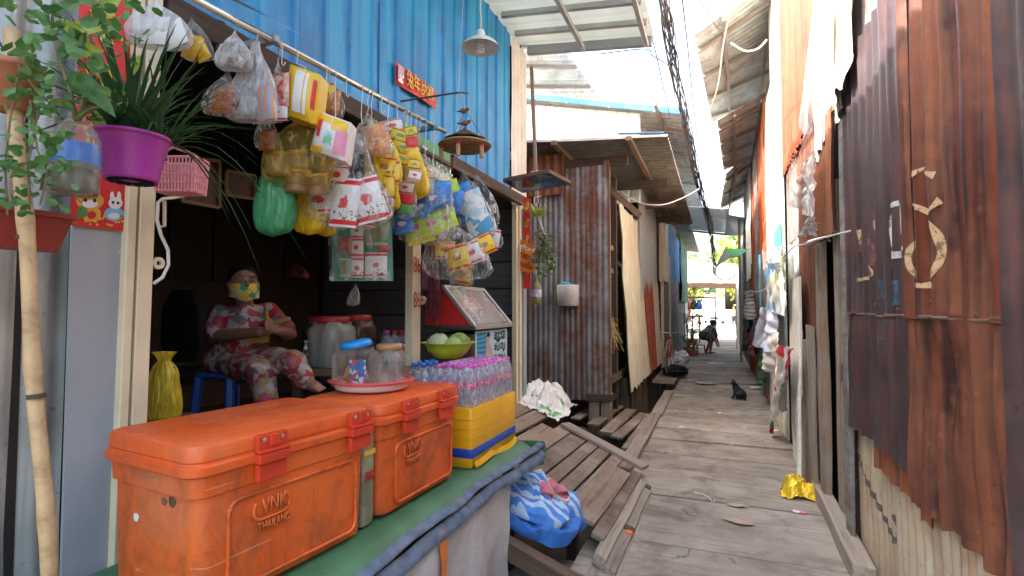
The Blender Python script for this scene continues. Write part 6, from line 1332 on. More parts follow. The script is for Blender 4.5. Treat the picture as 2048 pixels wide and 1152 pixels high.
# purple pot
c_ = G(262, 364, x=-1.52); s = (c_-CAM).dot(FW)/F; pp = thing('potted_grass', 'purple plastic pot of long grassy leaves', 'potted plant', c_)
pm_ = plain('purple plastic', (.42, .045, .34), .4, .15, 6, dirt=((.40, .14, .34), .58, .5)); hh = 92*s; r1, r2 = 68*s, 45*s
pot = lpart('pot', MB().lathe([(0, .004), (r2*.8, .004), (r2, 0), (r2+.002, .01), (r1*.94, hh*.9), (r1*.95, hh*.92), (r1, hh*.93), (r1*1.01, hh), (r1*.95, hh), (r1*.9, hh*.9), (0, hh*.88)], n=40), pm_, pp, smooth=True)
for k in range(14):
    a = 2*math.pi*k/14; lpart('drain_slot', MB().box((r2*.66*math.cos(a), r2*.66*math.sin(a), .0015), (r2*.42, .012, .006), rotz(a)), M['black'], pot)
lpart('soil', MB().lathe([(0, hh*.9), (r1*.88, hh*.885)], n=24), M['mud'], pp)
g_ = blades(MB(), c_+V((0, 0, hh*.9)), 120, .36, .011, 5, .8, 1.0, 1.0); blades(g_, c_+V((.03, .06, hh*.95)), 46, .34, .008, 9, 1.5, 1.3, .5)
blades(g_, c_+V((-.02, -.02, hh*.9)), 24, .30, .016, 15, 1.0, 1.2, .9)
o = g_.build('grass_blades', DG, pp, smooth=True); o['kind'] = 'stuff'
q = random.Random(4)
for px, py, dx, dz_, sz, m_, bs in ((250, 225, -.2, .5, .075, YG, LR), (268, 150, .1, 1, .06, YG, LR), (250, 200, -1, .3, .06, YG, LR), (185, 215, .5, -.9, .14, YG, LB), (240, 210, -1, -.2, .10, GL, LB)):
    leaf_part(pp, G(px, py, t=(c_-CAM).dot(FW)-.06), (RT*dx+V((0, 0, dz_))).normalized(), sz, m_, bs, q.uniform(-.5, .5), -H)
# wire that carries the pots
def wirepts(name, parent, pts, r_=.002, m='wire'): return MB().tube(pts, r_, 5).build(name, M[m], parent)
wirepts('hanger', pp, [c_+V((-.06, .0, hh)), V((XS+.02, c_.y+.05, c_.z+.5))]); wirepts('hanger', pp, [c_+V((-.05, .08, hh)), V((XS+.02, c_.y+.05, c_.z+.5))])
# bottle planter
c_ = G(150, 390, x=-1.46); s = (c_-CAM).dot(FW)/F; bpn = thing('bottle_planter', 'cut water bottle planter with green water and trailing stems', 'potted plant', c_)
lpart('water', MB().lathe([(0, .006), (36*s, .004), (38*s, .02), (37*s, 50*s), (0, 50*s)], n=24), plain('green water', (.06, .075, .02), .2, .3, 6), bpn, smooth=True)
lpart('bottle', MB().lathe([(0, 0), (36*s, 0), (40*s, .012), (38*s, 14*s), (40*s, 22*s), (38*s, 30*s), (40*s, 40*s), (40*s, 110*s), (30*s, 135*s), (14*s, 155*s), (13*s, 165*s)], n=28), M['jar'], bpn, smooth=True)
lpart('label_band', MB().lathe([(40.6*s, 60*s), (40.8*s, 62*s), (40.8*s, 98*s), (40.6*s, 100*s)], n=28), pm('blue bottle label', [(.05, .14, .45), (.4, .5, .65), (.08, .2, .5)], 18), bpn, smooth=True)
tt = (c_-CAM).dot(FW)
mb = MB()
for pts in (((152, 240), (140, 180), (118, 120), (105, 40), (108, -30)), ((158, 240), (170, 190), (190, 120), (178, 60), (192, 0)), ((148, 250), (120, 300), (90, 330), (82, 380)), ((155, 240), (175, 220), (195, 215))): mb.tube([G(a, b_, t=tt-.02) for a, b_ in pts], [.006, .005, .004, .0035, .003][:len(pts)], 6)
mb.build('stems', plain('green brown stem', (.16, .17, .06), .7, .3, 20), bpn, smooth=True)
q = random.Random(11)
for px, py, dx, dz_, sz, m_ in ((130, 160, .8, -.4, .13, GL), (118, 110, 1, .2, .12, MG), (100, 80, -.9, .1, .11, MG), (110, 30, 1, .5, .12, MG), (120, 62, .9, .3, .12, YG), (105, 20, -1, .4, .12, MG), (172, 190, -.8, .6, .11, GL), (140, 140, 1, -.9, .17, GL), (185, 90, -.7, .5, .12, YG), (192, 40, .6, .7, .12, YG), (188, 10, -.7, .5, .12, MG), (80, 215, -.2, -.5, .06, YG), (96, 205, .5, .2, .06, YG), (150, 205, .9, .3, .11, MG), (128, 95, .8, -.2, .15, YG), (100, 55, -.6, .8, .12, MG)):
    leaf_part(bpn, G(px, py, t=tt-.03+q.uniform(-.05, .05)), (RT*dx+V((0, 0, dz_))+H*q.uniform(-.4, .4)).normalized(), sz, m_, None, q.uniform(-.7, .7), -H)
wirepts('hanger', bpn, [c_+V((0, 0, 120*s)), V((XS+.02, c_.y, c_.z+.5))])
# terracotta pot with round leafed vine
c_ = G(24, 222, x=-1.5); s = (c_-CAM).dot(FW)/F; tp = thing('vine_pot', 'terracotta pot with a trailing round-leafed vine', 'potted plant', c_); tt = (c_-CAM).dot(FW)
lpart('pot', MB().lathe([(0, 0), (34*s, 0), (46*s, 78*s), (52*s, 80*s), (52*s, 92*s), (46*s, 92*s), (40*s, 78*s), (0, 76*s)], n=32), plain('terracotta', (.42, .17, .085), .8, .15, 8, .1), tp, smooth=True)
mb = MB(); pts = lambda L_: [G(a, b_, t=tt-.08) for a, b_ in L_]
for L_, n_, sd in ((((60, 130), (80, 190), (70, 260), (55, 330), (60, 400)), 46, 1), (((90, 140), (95, 200), (80, 250)), 24, 2), (((20, 250), (10, 330), (15, 420)), 36, 3), (((75, 300), (95, 350), (80, 410)), 40, 4), (((40, 100), (80, 150), (60, 190)), 34, 6), (((95, 260), (100, 320)), 18, 7)): vine(mb, pts(L_), n_, .027, sd)
vine(mb, pts(((230, -10), (200, 40), (180, 90))), 60, .032, 31, .05); vine(mb, pts(((60, 20), (110, 60), (150, 110))), 60, .032, 32, .05)
o = mb.build('vine_leaves', MG, tp); o['kind'] = 'stuff'
mb = MB(); 
for L_ in (((35, 130), (80, 190), (70, 260), (55, 330), (60, 420)), ((40, 130), (20, 240), (10, 330), (15, 430)), ((60, 200), (75, 300), (95, 350), (80, 410))): mb.tube(pts(L_), .002, 5)
mb.build('stems', plain('vine stem', (.14, .12, .06), .8, .2), tp); wirepts('hanger', tp, [c_+V((0, 0, 85*s)), V((XS, c_.y, c_.z+.6))])
# red trough
c_ = G(28, 498, x=-1.58); s = (c_-CAM).dot(FW)/F; tg = thing('red_trough', 'dark red plastic trough hung on the tin wall', 'planter', c_)
lpart('trough', rbox(MB(), [(60*s, .16, .02, 0, 0, 0), (90*s, .2, .02, 0, 0, 66*s), (100*s, .22, .02, 0, 0, 68*s), (100*s, .22, .02, 0, 0, 78*s)]), plain('dark red plastic', (.25, .035, .025), .5, .15), tg, sm=40)
lpart('plastic_lining', MB().grid(lambda i, j: V(((i-.5)*102*s, -.11-.02*j+.01*math.sin(i*20), 80*s-.02*j-.012*math.sin(i*17)**2)), 24, 3), M['milky'], tg, smooth=True); wirepts('hanger', tg, [c_+V((-.1, 0, 70*s)), V((XS-.03, c_.y, c_.z+.4))])
# pink basket
c_ = G(362, 388, x=-1.70); s = (c_-CAM).dot(FW)/F; bk_ = thing('pink_basket', 'small pink slotted plastic basket behind the purple pot', 'basket', c_, rot=rotz(_y)); pkm = plain('pink basket plastic', (.66, .26, .28), .4, .1)
W2, D2, H2 = 84*s, 50*s, 68*s
lpart('base', rbox(MB(), [(W2*.88, D2*.8, .01, 0, 0, 0), (W2*.9, D2*.82, .01, 0, 0, .012)]), pkm, bk_)
lpart('rim', MB().tube([V((x*1.0, y, H2)) for x, y in rrect(W2, D2, .015)]+[V((rrect(W2, D2, .015)[0][0], rrect(W2, D2, .015)[0][1], H2))], .005, 6, False), pkm, bk_, smooth=True)
mb = MB()
for zf in (0.05, .28, .52, .76): 
    k_ = .9+.1*zf; mb.tube([V((x, y, H2*zf)) for x, y in rrect(W2*k_, D2*k_, .012)]+[V((rrect(W2*k_, D2*k_, .012)[0][0], rrect(W2*k_, D2*k_, .012)[0][1], H2*zf))], .0035, 5, False)
for k in range(40):
    a, b_ = rrect(W2*.9, D2*.9, .012), rrect(W2, D2, .015); t0 = k/40*len(a); i = int(t0) % len(a); j = (i+1) % len(a); f_ = t0-int(t0)
    # even spacing round the four sides
    per = [(-W2/2+W2*((k % 12)+.5)/12, -D2/2) if k < 12 else (-W2/2+W2*((k-12)+.5)/12, D2/2) if k < 24 else (-W2/2, -D2/2+D2*((k-24)+.5)/8) if k < 32 else (W2/2, -D2/2+D2*((k-32)+.5)/8)][0]
    mb.tube([V((per[0]*.9, per[1]*.9, 0)), V((per[0], per[1], H2))], .003, 4)
lpart('lattice', mb, pkm, bk_); lpart('handle', MB().tube([V((-W2*.42, 0, H2)), V((-W2*.4, 0, H2+.03)), V((-W2*.2, 0, H2+.045)), V((W2*.3, 0, H2+.02)), V((W2*.45, 0, H2))], .005, 6), pkm, bk_, smooth=True)
# bamboo pole
b0, b1 = G(99, 1170, x=-1.40), G(22, 60, x=-1.50); bam = thing('bamboo_pole', 'upright bamboo pole standing before the plants', 'pole', b0)
n_ = 26; rr_ = [.0155+.002*(k % 7 == 3) for k in range(n_+1)]; mb = MB().tube([b0.lerp(b1, k/n_)-V((0, 0, .0))+V((.006*math.sin(k*.5), 0, 0)) for k in range(n_+1)], rr_, 12); mb.tube([b0+V((0, 0, -1.5)), b0], .0155, 12); mb.build('cane', M['bamboo'], bam, smooth=True)
for f_ in (.335, .62, .87): mb = MB().tube([b0.lerp(b1, f_-.004), b0.lerp(b1, f_+.004)], .018, 12); mb.build('node_ring', M['darkwood'], bam)
# hanging plants on the end post
c_ = G(1078, 400, y=5.0); hp_ = thing('hanging_creeper', 'grey green creeper hanging from the shelf beside the orange sign', 'plant', c_); tt = (c_-CAM).dot(FW); mb = MB(); pts = lambda L_: [G(a, b_, t=tt) for a, b_ in L_]
for L_, n_, sd in ((((1080, 460), (1092, 490), (1096, 520), (1088, 560)), 120, 21), (((1085, 470), (1100, 500), (1102, 540)), 70, 22), (((1082, 480), (1080, 520)), 50, 23), (((1070, 500), (1072, 540)), 20, 24)): vine(mb, pts(L_), n_, .05, sd, .035)
o = mb.build('creeper_leaves', leafmat('grey green leaf', (.09, .14, .06), (.20, .26, .13)), hp_); o['kind'] = 'stuff'
g_ = blades(MB(), G(1075, 432, t=tt), 26, .22, .03, 8, 1.0, 1.0, .9); g_.build('spiky_leaves', YG, hp_, smooth=True)['kind'] = 'stuff'
MB().tube(pts(((1082, 392), (1068, 396), (1070, 410), (1078, 440), (1090, 470))), .005, 6).build('hanger', M['wirewhite'], hp_); MB().tube(pts(((1072, 405), (1092, 480))), .003, 5).build('hanger', M['wirewhite'], hp_); wirepts('hanger', hp_, [G(1080, 392, t=tt), V((c_.x, c_.y, 2.6))])
c_ = G(1073, 608, y=5.02); hb = thing('hanging_bottle', 'hanging bottle planter of green water below the creeper', 'bottle', c_); s = (c_-CAM).dot(FW)/F
lpart('bottle', MB().lathe([(0, 0), (9*s, 0), (9.5*s, 10*s), (9*s, 14*s), (9.5*s, 20*s), (9.5*s, 35*s), (4*s, 48*s), (3.5*s, 58*s), (0, 58*s)], n=18), plain('murky bottle', (.22, .20, .08), .2, .4, 16), hb, smooth=True); lpart('label_band', MB().lathe([(9.7*s, 14*s), (9.9*s, 15*s), (9.9*s, 28*s), (9.7*s, 29*s)], n=18), pm('violet label', [(.4, .35, .5), (.6, .58, .6)], 30), hb, smooth=True); lpart('cord', MB().tube([(0, 0, 58*s), (0, 0, 110*s)], .003, 5), M['wirewhite'], hb)
# ---------------------------------------------------------------- the seated woman
def J(px, py, dt=0, T=WT): return G(px, py, t=T+dt)
def hand(mb, wrist, palm, tips, r=.0085, thumb=None, rp=.026):
    """palm plus five separate bent fingers; tips = list of (knuckle, tip)"""
    capsule(mb, wrist, palm, rp*.85, rp)
    for k, tip in tips:
        mid = k.lerp(tip, .5)+(V((0, 0, .012)))
        capsule(mb, palm.lerp(k, .6), k, r*1.15, r*1.1, 8); capsule(mb, k, mid, r*1.05, r, 8); capsule(mb, mid, tip, r, r*.85, 8)
    if thumb: capsule(mb, wrist.lerp(palm, .4), thumb[0], r*1.3, r*1.2, 8); capsule(mb, thumb[0], thumb[1], r*1.15, r*.9, 8)
wl_ = G(470, 742, t=WT); wo = thing('person', 'seated woman in red floral pyjamas and a yellow face mask', 'person', (wl_.x, wl_.y, FL))
base = wloc(wo)
pel, chest, neck = J(478, 715, .02), J(488, 645, .02), J(490, 606, .0)
head = J(487, 566, -.01); hL, hR = J(452, 722, .0), J(508, 722, -.02); sL, sR = J(441, 628, -.02), J(536, 624, .06)
eL, eR = J(430, 672, -.08), J(580, 668, -.02); kL, kR = J(520, 742, -.42), J(588, 728, -.40)
wL, wR = J(522, 664, -.28), J(560, 662, -.24); pL, pR = J(540, 660, -.29), J(545, 656, -.29)
aL, aR = J(536, 812, -.44), J(612, 764, -.36)
mb = MB()
ball(mb, head, (.078, .088, .108), 18); ball(mb, head+V((0, 0, -.045)), (.062, .07, .065), 14)
capsule(mb, neck-V((0, 0, .03)), head-V((0, 0, .05)), .052, .048)
f_ = (J(520, 572, -.30)-head); f_.z = 0; f_.normalize(); sd_ = V((0, 0, 1)).cross(f_)
capsule(mb, head+f_*.082+V((0, 0, .008)), head+f_*.098-V((0, 0, .018)), .010, .015, 8)           # nose
for s_ in (-1, 1): ball(mb, head+sd_*.08*s_+V((0, 0, -.012)), (.016, .02, .03), 10); capsule(mb, head+f_*.076+sd_*.02*s_+V((0, 0, .032)), head+f_*.066+sd_*.05*s_+V((0, 0, .03)), .010, .009, 8)
capsule(mb, chest, pel, .10, .12, 16); capsule(mb, sL, sR, .05, .05); capsule(mb, neck-V((0, 0, .05)), chest, .06, .09)
for a, b_, c2, r0, r1, r2_ in ((sL, eL, wL, .052, .044, .029), (sR, eR, wR, .05, .042, .028)): capsule(mb, a, b_, r0, r1); capsule(mb, b_, c2, r1*.98, r2_)
for a, b_, c2 in ((hL, kL, aL), (hR, kR, aR)): capsule(mb, a, b_, .085, .06); capsule(mb, b_, c2, .058, .038)
hd = (pL-wL).normalized(); u_ = V((0, 0, 1))
hand(mb, wL, pL, [(pL+hd*.03+u_*(.022-.014*k), pL+hd*(.072-.006*abs(k-1))+u_*(.016-.016*k)-f_*.02) for k in range(4)], thumb=(pL+u_*.035+hd*.005, pL+u_*.045+hd*.04))
hd = (pR-wR).normalized(); hand(mb, wR, pR, [(pR+hd*.028+u_*(.024-.015*k), pR+hd*(.066-.006*abs(k-1))+u_*(.02-.017*k)+f_*.012) for k in range(4)], thumb=(pR+u_*.036, pR+u_*.05+hd*.03))
for a, d_ in ((aR, (J(634, 768, -.42)-aR).normalized()), (aL, V((.75, -.55, -.2)).normalized())):
    capsule(mb, a, a+d_*.10-V((0, 0, .02)), .036, .032); 
    for k in range(5): s_ = d_.cross(u_).normalized(); capsule(mb, a+d_*.11-V((0, 0, .02))+s_*(.026-.013*k), a+d_*(.165-.008*k)-V((0, 0, .026))+s_*(.030-.015*k), .011, .010 if k else .013, 8)
me = remesh(mb, .0085, 3, 'body', base); obj('body', me, M['skin'], wo, base)
flor = printed('floral pyjama print', [(.34, .02, .03), (.42, .36, .32), (.38, .03, .04), (.36, .03, .05), (.40, .34, .30), (.14, .16, .15), (.30, .12, .11), (.34, .03, .035)], 25, .55)
flor2 = printed('floral trouser print', [(.32, .24, .22), (.34, .27, .25), (.34, .03, .04), (.30, .06, .06), (.30, .20, .08), (.42, .36, .33), (.16, .09, .10), (.32, .03, .04)], 28, .55)
mb = MB(); capsule(mb, chest+V((0, 0, .02)), pel+V((0, 0, .02)), .122, .145, 18); capsule(mb, sL, sR, .060, .060, 14); capsule(mb, neck-V((0, 0, .055)), chest, .07, .12, 16); capsule(mb, chest+f_*.045-V((0, 0, .03)), pel+f_*.06, .105, .12, 16)
for a, b_ in ((sL, eL), (sR, eR)): capsule(mb, a, a.lerp(b_, .80), .064, .070, 14)
me = remesh(mb, .014, 4, 'shirt', base)
for v in me.vertices: v.co += v.normal*.016*noise.noise(V((v.co.x*9, v.co.y*9, v.co.z*22)))
obj('shirt', me, flor, wo, base)
mb = MB(); capsule(mb, hL, hR, .125, .125, 16); capsule(mb, pel, pel-V((0, 0, .04)), .16, .14, 16)
for a, b_, c2 in ((hL, kL, aL), (hR, kR, aR)): capsule(mb, a, b_, .10, .074, 16); capsule(mb, b_, c2.lerp(b_, .12), .072, .066, 14)
me = remesh(mb, .014, 4, 'trousers', base)
for v in me.vertices: v.co += v.normal*.016*noise.noise(V((v.co.x*14, v.co.y*14, v.co.z*14)))
obj('trousers', me, flor2, wo, base)
mb = MB(); ball(mb, head-f_*.022+V((0, 0, .02)), (.09, .096, .108), 20); ball(mb, head-f_*.075+V((0, 0, .02)), (.05, .05, .05), 12); ball(mb, head-f_*.10-V((0, 0, .01)), (.04, .04, .045), 12); ball(mb, head-f_*.05-V((0, 0, .05)), (.07, .07, .06), 12)
obj('hair', remesh(mb, .009, 2, 'hair', base), M['hair'], wo, base)
def maskf(i, j):
    a = (i-.5)*2.5; d_ = f_*math.cos(a)+sd_*math.sin(a); k = .092+.022*(1-abs(i-.5)*2)*math.sin(math.pi*j); return head+d_*k*V((1, 1, 1)).length/1.732+V((0, 0, -.008-.108*j*(1-.25*abs(i-.5)*2)+.012*math.sin(i*11)*.3))
MB().grid(maskf, 18, 8).build('face_mask', printed('yellow mask print', [(.70, .52, .05), (.72, .55, .08), (.62, .56, .30), (.08, .30, .18), (.70, .52, .05), (.1, .2, .4)], 24, .7), wo, smooth=True)
for s_ in (-1, 1):
    e_ = head+f_*.080+sd_*.031*s_+V((0, 0, .017)); mb = MB(); ball(mb, e_, (.011, .011, .007), 10); ey = mb.build('eye', flat('eye white%d' % s_, (.45, .42, .38), .3), wo, smooth=True)
    mb = MB(); ball(mb, e_+f_*.0085, .0048, 8); mb.build('iris', M['black'], ey, smooth=True); MB().tube([e_+f_*.006+V((0, 0, .020))-sd_*.014, e_+f_*.010+V((0, 0, .024)), e_+f_*.002+V((0, 0, .020))+sd_*.016], .0028, 5).build('brow', M['hair'], wo)
yb = plain('mustard strap', (.50, .30, .03), .7, .15); MB().tube([J(528, 618, -.02)+f_*.03, J(533, 640, -.12)+f_*.02, J(533, 665, -.17), J(530, 678, -.20)], .012, 6).build('bag_strap', yb, wo, smooth=True)
MB().add(*(lambda c0: ([c0+RT*x+V((0, 0, z))+H*y for x in (-.065, .065) for z in (-.04, .04) for y in (-.02, .02)], [(0, 1, 3, 2), (4, 6, 7, 5), (0, 4, 5, 1), (2, 3, 7, 6), (0, 2, 6, 4), (1, 5, 7, 3)]))(J(516, 672, -.20))).build('hip_bag', yb, wo, bevel=.01)
ob_ = MB(); a = pR+V((0, 0, .02)); capsule(ob_, a-RT*.02, a+RT*.09+V((0, 0, .03)), .018, .016); tag(obj('brown_purse', ob_.mesh('p', base), plain('tan leather', (.34, .22, .08), .5, .2), None, base, smooth=True), 'small tan purse held in the seated woman\'s hands', 'purse')
# ---------------------------------------------------------------- crouching person in the lane
c_ = G(1412, 707, z=0); T2 = (c_-CAM).dot(FW); cr = thing('person', 'barefoot person bending down in the lane in checked shirt and shorts', 'person', c_); base = wloc(cr)
Q = lambda px, py, dt=0: G(px, py, t=T2+dt)
hip, sh_, hd_ = Q(1408, 671), Q(1421, 658, -.05), Q(1428, 647, -.1)
mb = MB(); capsule(mb, hip, sh_, .13, .13, 14); ball(mb, hd_, (.09, .10, .11), 14); capsule(mb, sh_, hd_, .06, .055)
for d_, k_, a_ in ((-.12, (1421, 680, -.3), (1412, 703)), (.12, (1424, 681, .0), (1420, 703))):
    k3 = Q(k_[0], k_[1], k_[2]+d_); a3 = Q(a_[0], a_[1], d_); a3.z = .05; capsule(mb, hip+H*d_*.5, k3, .085, .06); capsule(mb, k3, a3, .058, .035); capsule(mb, a3-V((0, 0, .02)), a3+RT*.15-V((0, 0, .025)), .03, .022)
    for z_ in range(3): capsule(mb, a3+RT*.15+H*(.02*z_-.02)-V((0, 0, .03)), a3+RT*.2+H*(.024*z_-.024)-V((0, 0, .032)), .012, .010, 6)
for d_, e_, w_ in ((-.17, (1433, 672, -.1), (1437, 688, -.1)), (.16, (1428, 675, .1), (1434, 690, .05))):
    s3 = sh_+H*d_; e3 = Q(*e_); w3 = Q(*w_); capsule(mb, s3, e3, .05, .04); capsule(mb, e3, w3, .038, .025); p3 = w3+(w3-e3).normalized()*.05; hand(mb, w3, p3, [(p3+H*(.02*k-.03)+RT*.02, p3+H*(.022*k-.033)+RT*.05-V((0, 0, .03))) for k in range(4)], .010, (p3-H*.03, p3-H*.04+RT*.03), .026)
obj('body', remesh(mb, .016, 2, 'body', base), M['skin'], cr, base)
mb = MB(); capsule(mb, hip.lerp(sh_, .15), sh_, .155, .155, 14); capsule(mb, sh_-H*.16, sh_+H*.16, .08, .08)
for d_, e_ in ((-.17, (1433, 672, -.1)), (.16, (1428, 675, .1))): capsule(mb, sh_+H*d_, (sh_+H*d_).lerp(Q(*e_), .9), .075, .07)
obj('shirt', remesh(mb, .02, 3, 'shirt', base), printed('checked shirt', [(.10, .10, .11), (.30, .30, .31), (.16, .16, .17), (.45, .44, .43)], 9, .8, rnds=.3), cr, base)
mb = MB(); capsule(mb, hip-H*.08, hip+H*.08, .16, .16)
for d_, k_ in ((-.12, (1421, 680, -.3)), (.12, (1424, 681, .0))): capsule(mb, hip+H*d_*.5, (hip+H*d_*.5).lerp(Q(k_[0], k_[1], k_[2]+d_), .85), .115, .10)
obj('shorts', remesh(mb, .02, 3, 'shorts', base), plain('charcoal cloth', (.035, .035, .04), .9, .2), cr, base)
mb = MB(); ball(mb, hd_+V((-.02, 0, .03)), (.105, .11, .105), 14); ball(mb, hd_+V((-.09, 0, .07)), .05, 10); obj('hair', remesh(mb, .018, 2, 'hair', base), M['hair'], cr, base)
p = G(1402, 706, z=0); rs_ = thing('red_stool', 'small red plastic stool beside the bending person', 'stool', p)
lpart('seat', rbox(MB(), [(.24, .24, .04, 0, 0, .26), (.27, .27, .05, 0, 0, .275), (.27, .27, .05, 0, 0, .29)]), M['red'], rs_)
for sx in (-1, 1):
    for sy in (-1, 1): lpart('leg', MB().tube([(sx*.10, sy*.10, .27), (sx*.14, sy*.14, 0)], .02, 6), M['red'], rs_)
# ---------------------------------------------------------------- the black cat
c_ = G(1477, 797, z=0); T3 = (c_-CAM).dot(FW); ct = thing('cat', 'black cat sitting upright on the walkway', 'cat', c_); base = wloc(ct); Q = lambda px, py, dt=0: G(px, py, t=T3+dt)
mb = MB(); hd_ = Q(1466.5, 764.5, -.02); chs, bel = Q(1472, 777), Q(1481, 788)
ball(mb, hd_, (.040, .042, .036), 14); ball(mb, Q(1463.5, 766.5, -.04), (.02, .02, .016), 10)
capsule(mb, hd_, chs+V((0, 0, .02)), .034, .05); capsule(mb, chs, bel, .058, .088, 14); capsule(mb, bel, Q(1484, 791), .09, .075, 14)
for d_ in (-.035, .035):
    a = Q(1470, 782, d_); ft = Q(1467, 797, d_); ft.z = .018; capsule(mb, a, a.lerp(ft, .55), .028, .019, 8); capsule(mb, a.lerp(ft, .55), ft, .018, .015, 8); capsule(mb, ft, ft-RT*.03, .016, .014, 8)
    hk = Q(1486, 796, d_*2); hk.z = .022; kn = Q(1477, 789, d_*2.2); capsule(mb, Q(1484, 788, d_*1.6), kn, .06, .042, 10); capsule(mb, kn, hk, .036, .02, 8); ft2 = Q(1473, 797, d_*2.2); ft2.z = .016; capsule(mb, hk, ft2, .017, .016, 8)
tl = [Q(1487, 795, .0), Q(1491, 797, -.06), Q(1491, 799, -.14), Q(1487, 800, -.18)]
for p in tl: p.z = max(.016, min(p.z, .02))
for a, b_ in zip(tl, tl[1:]): capsule(mb, a, b_, .016, .014, 8)
for s_ in (-1, 1):
    e0 = hd_+H*.024*s_+V((0, 0, .024)); mb.lathe([(.017, 0), (.010, .018), (.002, .036)], e0, 8); 
cat_m = plain('black fur', (.010, .0095, .009), .6, .3, 20, .3, 80)
o = obj('body', remesh(mb, .009, 2, 'cat', base), cat_m, ct, base)
for s_ in (-1, 1): mb = MB(); ball(mb, hd_-RT*.034+H*.017*s_+V((0, 0, .006)), .0065, 8); mb.build('eye', flat('cat eye%d' % s_, (.30, .28, .06), .2), ct, smooth=True)
# ---------------------------------------------------------------- overhead cables
cbn = thing('cable_bundle', 'thick bundle of black cables sagging down the lane', 'cables', (-.4, 8, 4.2))
spine = [G(1325, -60, y=4.3), G(1340, 60, y=5.6), G(1352, 160, y=6.6), G(1378, 280, y=8.5), G(1402, 380, y=10.8), G(1420, 450, y=13.2), G(1428, 510, y=16.5), G(1428, 548, y=19)]
sp = along(spine, 44); q = random.Random(8)
for k in range(16):
    ph, rr_, fq = q.uniform(0, 6.3), q.uniform(.015, .075), q.uniform(.25, .55)
    MB().tube([p+V((rr_*math.cos(ph+i*fq), .0, rr_*math.sin(ph+i*fq)*1.2+.02*noise.noise(V((i*.3, k, 0))))) for i, p in enumerate(sp)], q.choice((.005, .006, .008)), 5).build('wire', M['wire'] if k % 5 else M['wirebrown'], cbn, smooth=True)
def cable(label, pts, r_=.006, m='wire', n=24): return tag(MB().tube(along([V(p) for p in pts], n), r_, 5).build('cable', M[m], smooth=True), label, 'cable')
cable('thin black cable looping from the canopy edge to the bundle', [G(1200, 108, y=5.2), G(1290, 98, y=5.3), G(1305, 112, y=5.4), G(1330, 125, y=5.8), G(1345, 140, y=6.2)])
cable('straight black cable beside the bundle down the lane', [G(1360, -40, y=5), G(1375, 90, y=7), G(1388, 220, y=9.5), G(1400, 330, y=12), G(1408, 400, y=15), G(1420, 470, y=19)], .008)
cable('slack cable hanging left of the bundle', [G(1300, 60, y=5.4), G(1315, 120, y=5.6), G(1330, 190, y=6.4), G(1350, 270, y=8), G(1375, 330, y=10)], .006)
cable('cable crossing from the eave to the black cable', [G(1395, -10, y=6), G(1430, 50, y=7.4), G(1440, 60, y=7.6)], .005)
cable('pale cord running from the bundle to the eave', [G(1472, -20, y=6.5), G(1448, 80, y=7), G(1436, 170, y=8), G(1420, 220, y=9), G(1400, 275, y=10.5)], .008, 'wirewhite')
cable('twisted white rope between eave and whitewashed boards', [G(1462, 86, y=7.3), G(1490, 102, y=7.3), G(1515, 98, y=7.2), G(1533, 80, y=7.0)], .012, 'wirewhite')
cable('yellow brown cord drooping below the shack roof edge', [G(1240, 382, y=7.6), G(1275, 404, y=7.6), G(1320, 410, y=7.6), G(1360, 398, y=8), G(1398, 378, y=9)], .010, 'wirewhite')
cable('dark drooping cable end below the bundle', [G(1428, 545, y=19), G(1440, 558, y=18.5), G(1455, 560, y=18), G(1470, 550, y=17.5)], .02, 'wirebrown')
cable('red tie cord round the bundle at the canopy', [G(1416, 415, y=12.5), G(1422, 432, y=12.6), G(1440, 434, y=14), G(1455, 436, y=15.4)], .012, 'wirebrown')
# ---------------------------------------------------------------- laundry and rags along the right wall
def drape(name, label, cat, pts, m, x, seed=1, sway=.05, hem=0):
    """cloth hung near the wall: pts = picture corners TL, TR, BR, BL"""
    q = [G(*p, x=x) for p in pts]; t = thing(name, label, cat, sum(q, V())/4); w = (q[1]-q[0]).length
    def fn(i, j): p = q[0].lerp(q[1], i).lerp(q[3].lerp(q[2], i), j); return p+V((-.02-sway*(.3+j)*math.sin(i*8+seed*2+1.2*noise.noise(V((i*3, j*2, seed))))-.02*noise.noise(V((i*7, j*7, seed)))*2, 0, .02*noise.noise(V((i*5, seed, 3)))-.03*hem*math.sin(i*9)*j))
    mm = M[m] if isinstance(m, str) else m
    MB().grid(fn, 20, 16).build('cloth', mm, t, smooth=True); MB().tube([fn(k/10, 0)+V((0, 0, .004)) for k in range(11)], .004, 5).build('top_hem', mm, t); return t
sackblue = printed('blue printed sack', [(.55, .58, .62), (.05, .26, .60), (.58, .6, .62), (.12, .36, .62), (.56, .58, .6), (.45, .52, .2)], 5, .6)
drape('hung_sack', 'white sack with blue print hanging on the right wall', 'sack', ((1535, 525), (1574, 505), (1572, 632), (1532, 622)), sackblue, .62, 2, .02)
drape('plastic_sheet', 'crumpled white plastic above the printed sack', 'plastic', ((1546, 500), (1578, 490), (1576, 520), (1548, 532)), 'milky', .60, 3, .04)
drape('shirt', 'pale blue shirt hanging below the printed sack', 'shirt', ((1528, 615), (1556, 625), (1553, 700), (1520, 690)), plain('pale blue cloth', (.50, .55, .72), .9, .1), .60, 4, .07, 1)
drape('shirt', 'white shirt hanging beside the pale blue shirt', 'shirt', ((1532, 660), (1560, 668), (1552, 745), (1530, 740)), 'cloth_white', .58, 5, .06, 1)
drape('hung_sack', 'frayed white sack with a red block hanging low', 'sack', ((1556, 690), (1595, 700), (1572, 800), (1548, 865)), printed('white red sack', [(.60, .59, .56), (.62, .6, .58), (.60, .59, .56), (.50, .03, .04), (.6, .58, .55), (.2, .4, .3)], 4.5, .8), .60, 6, .04, 2)
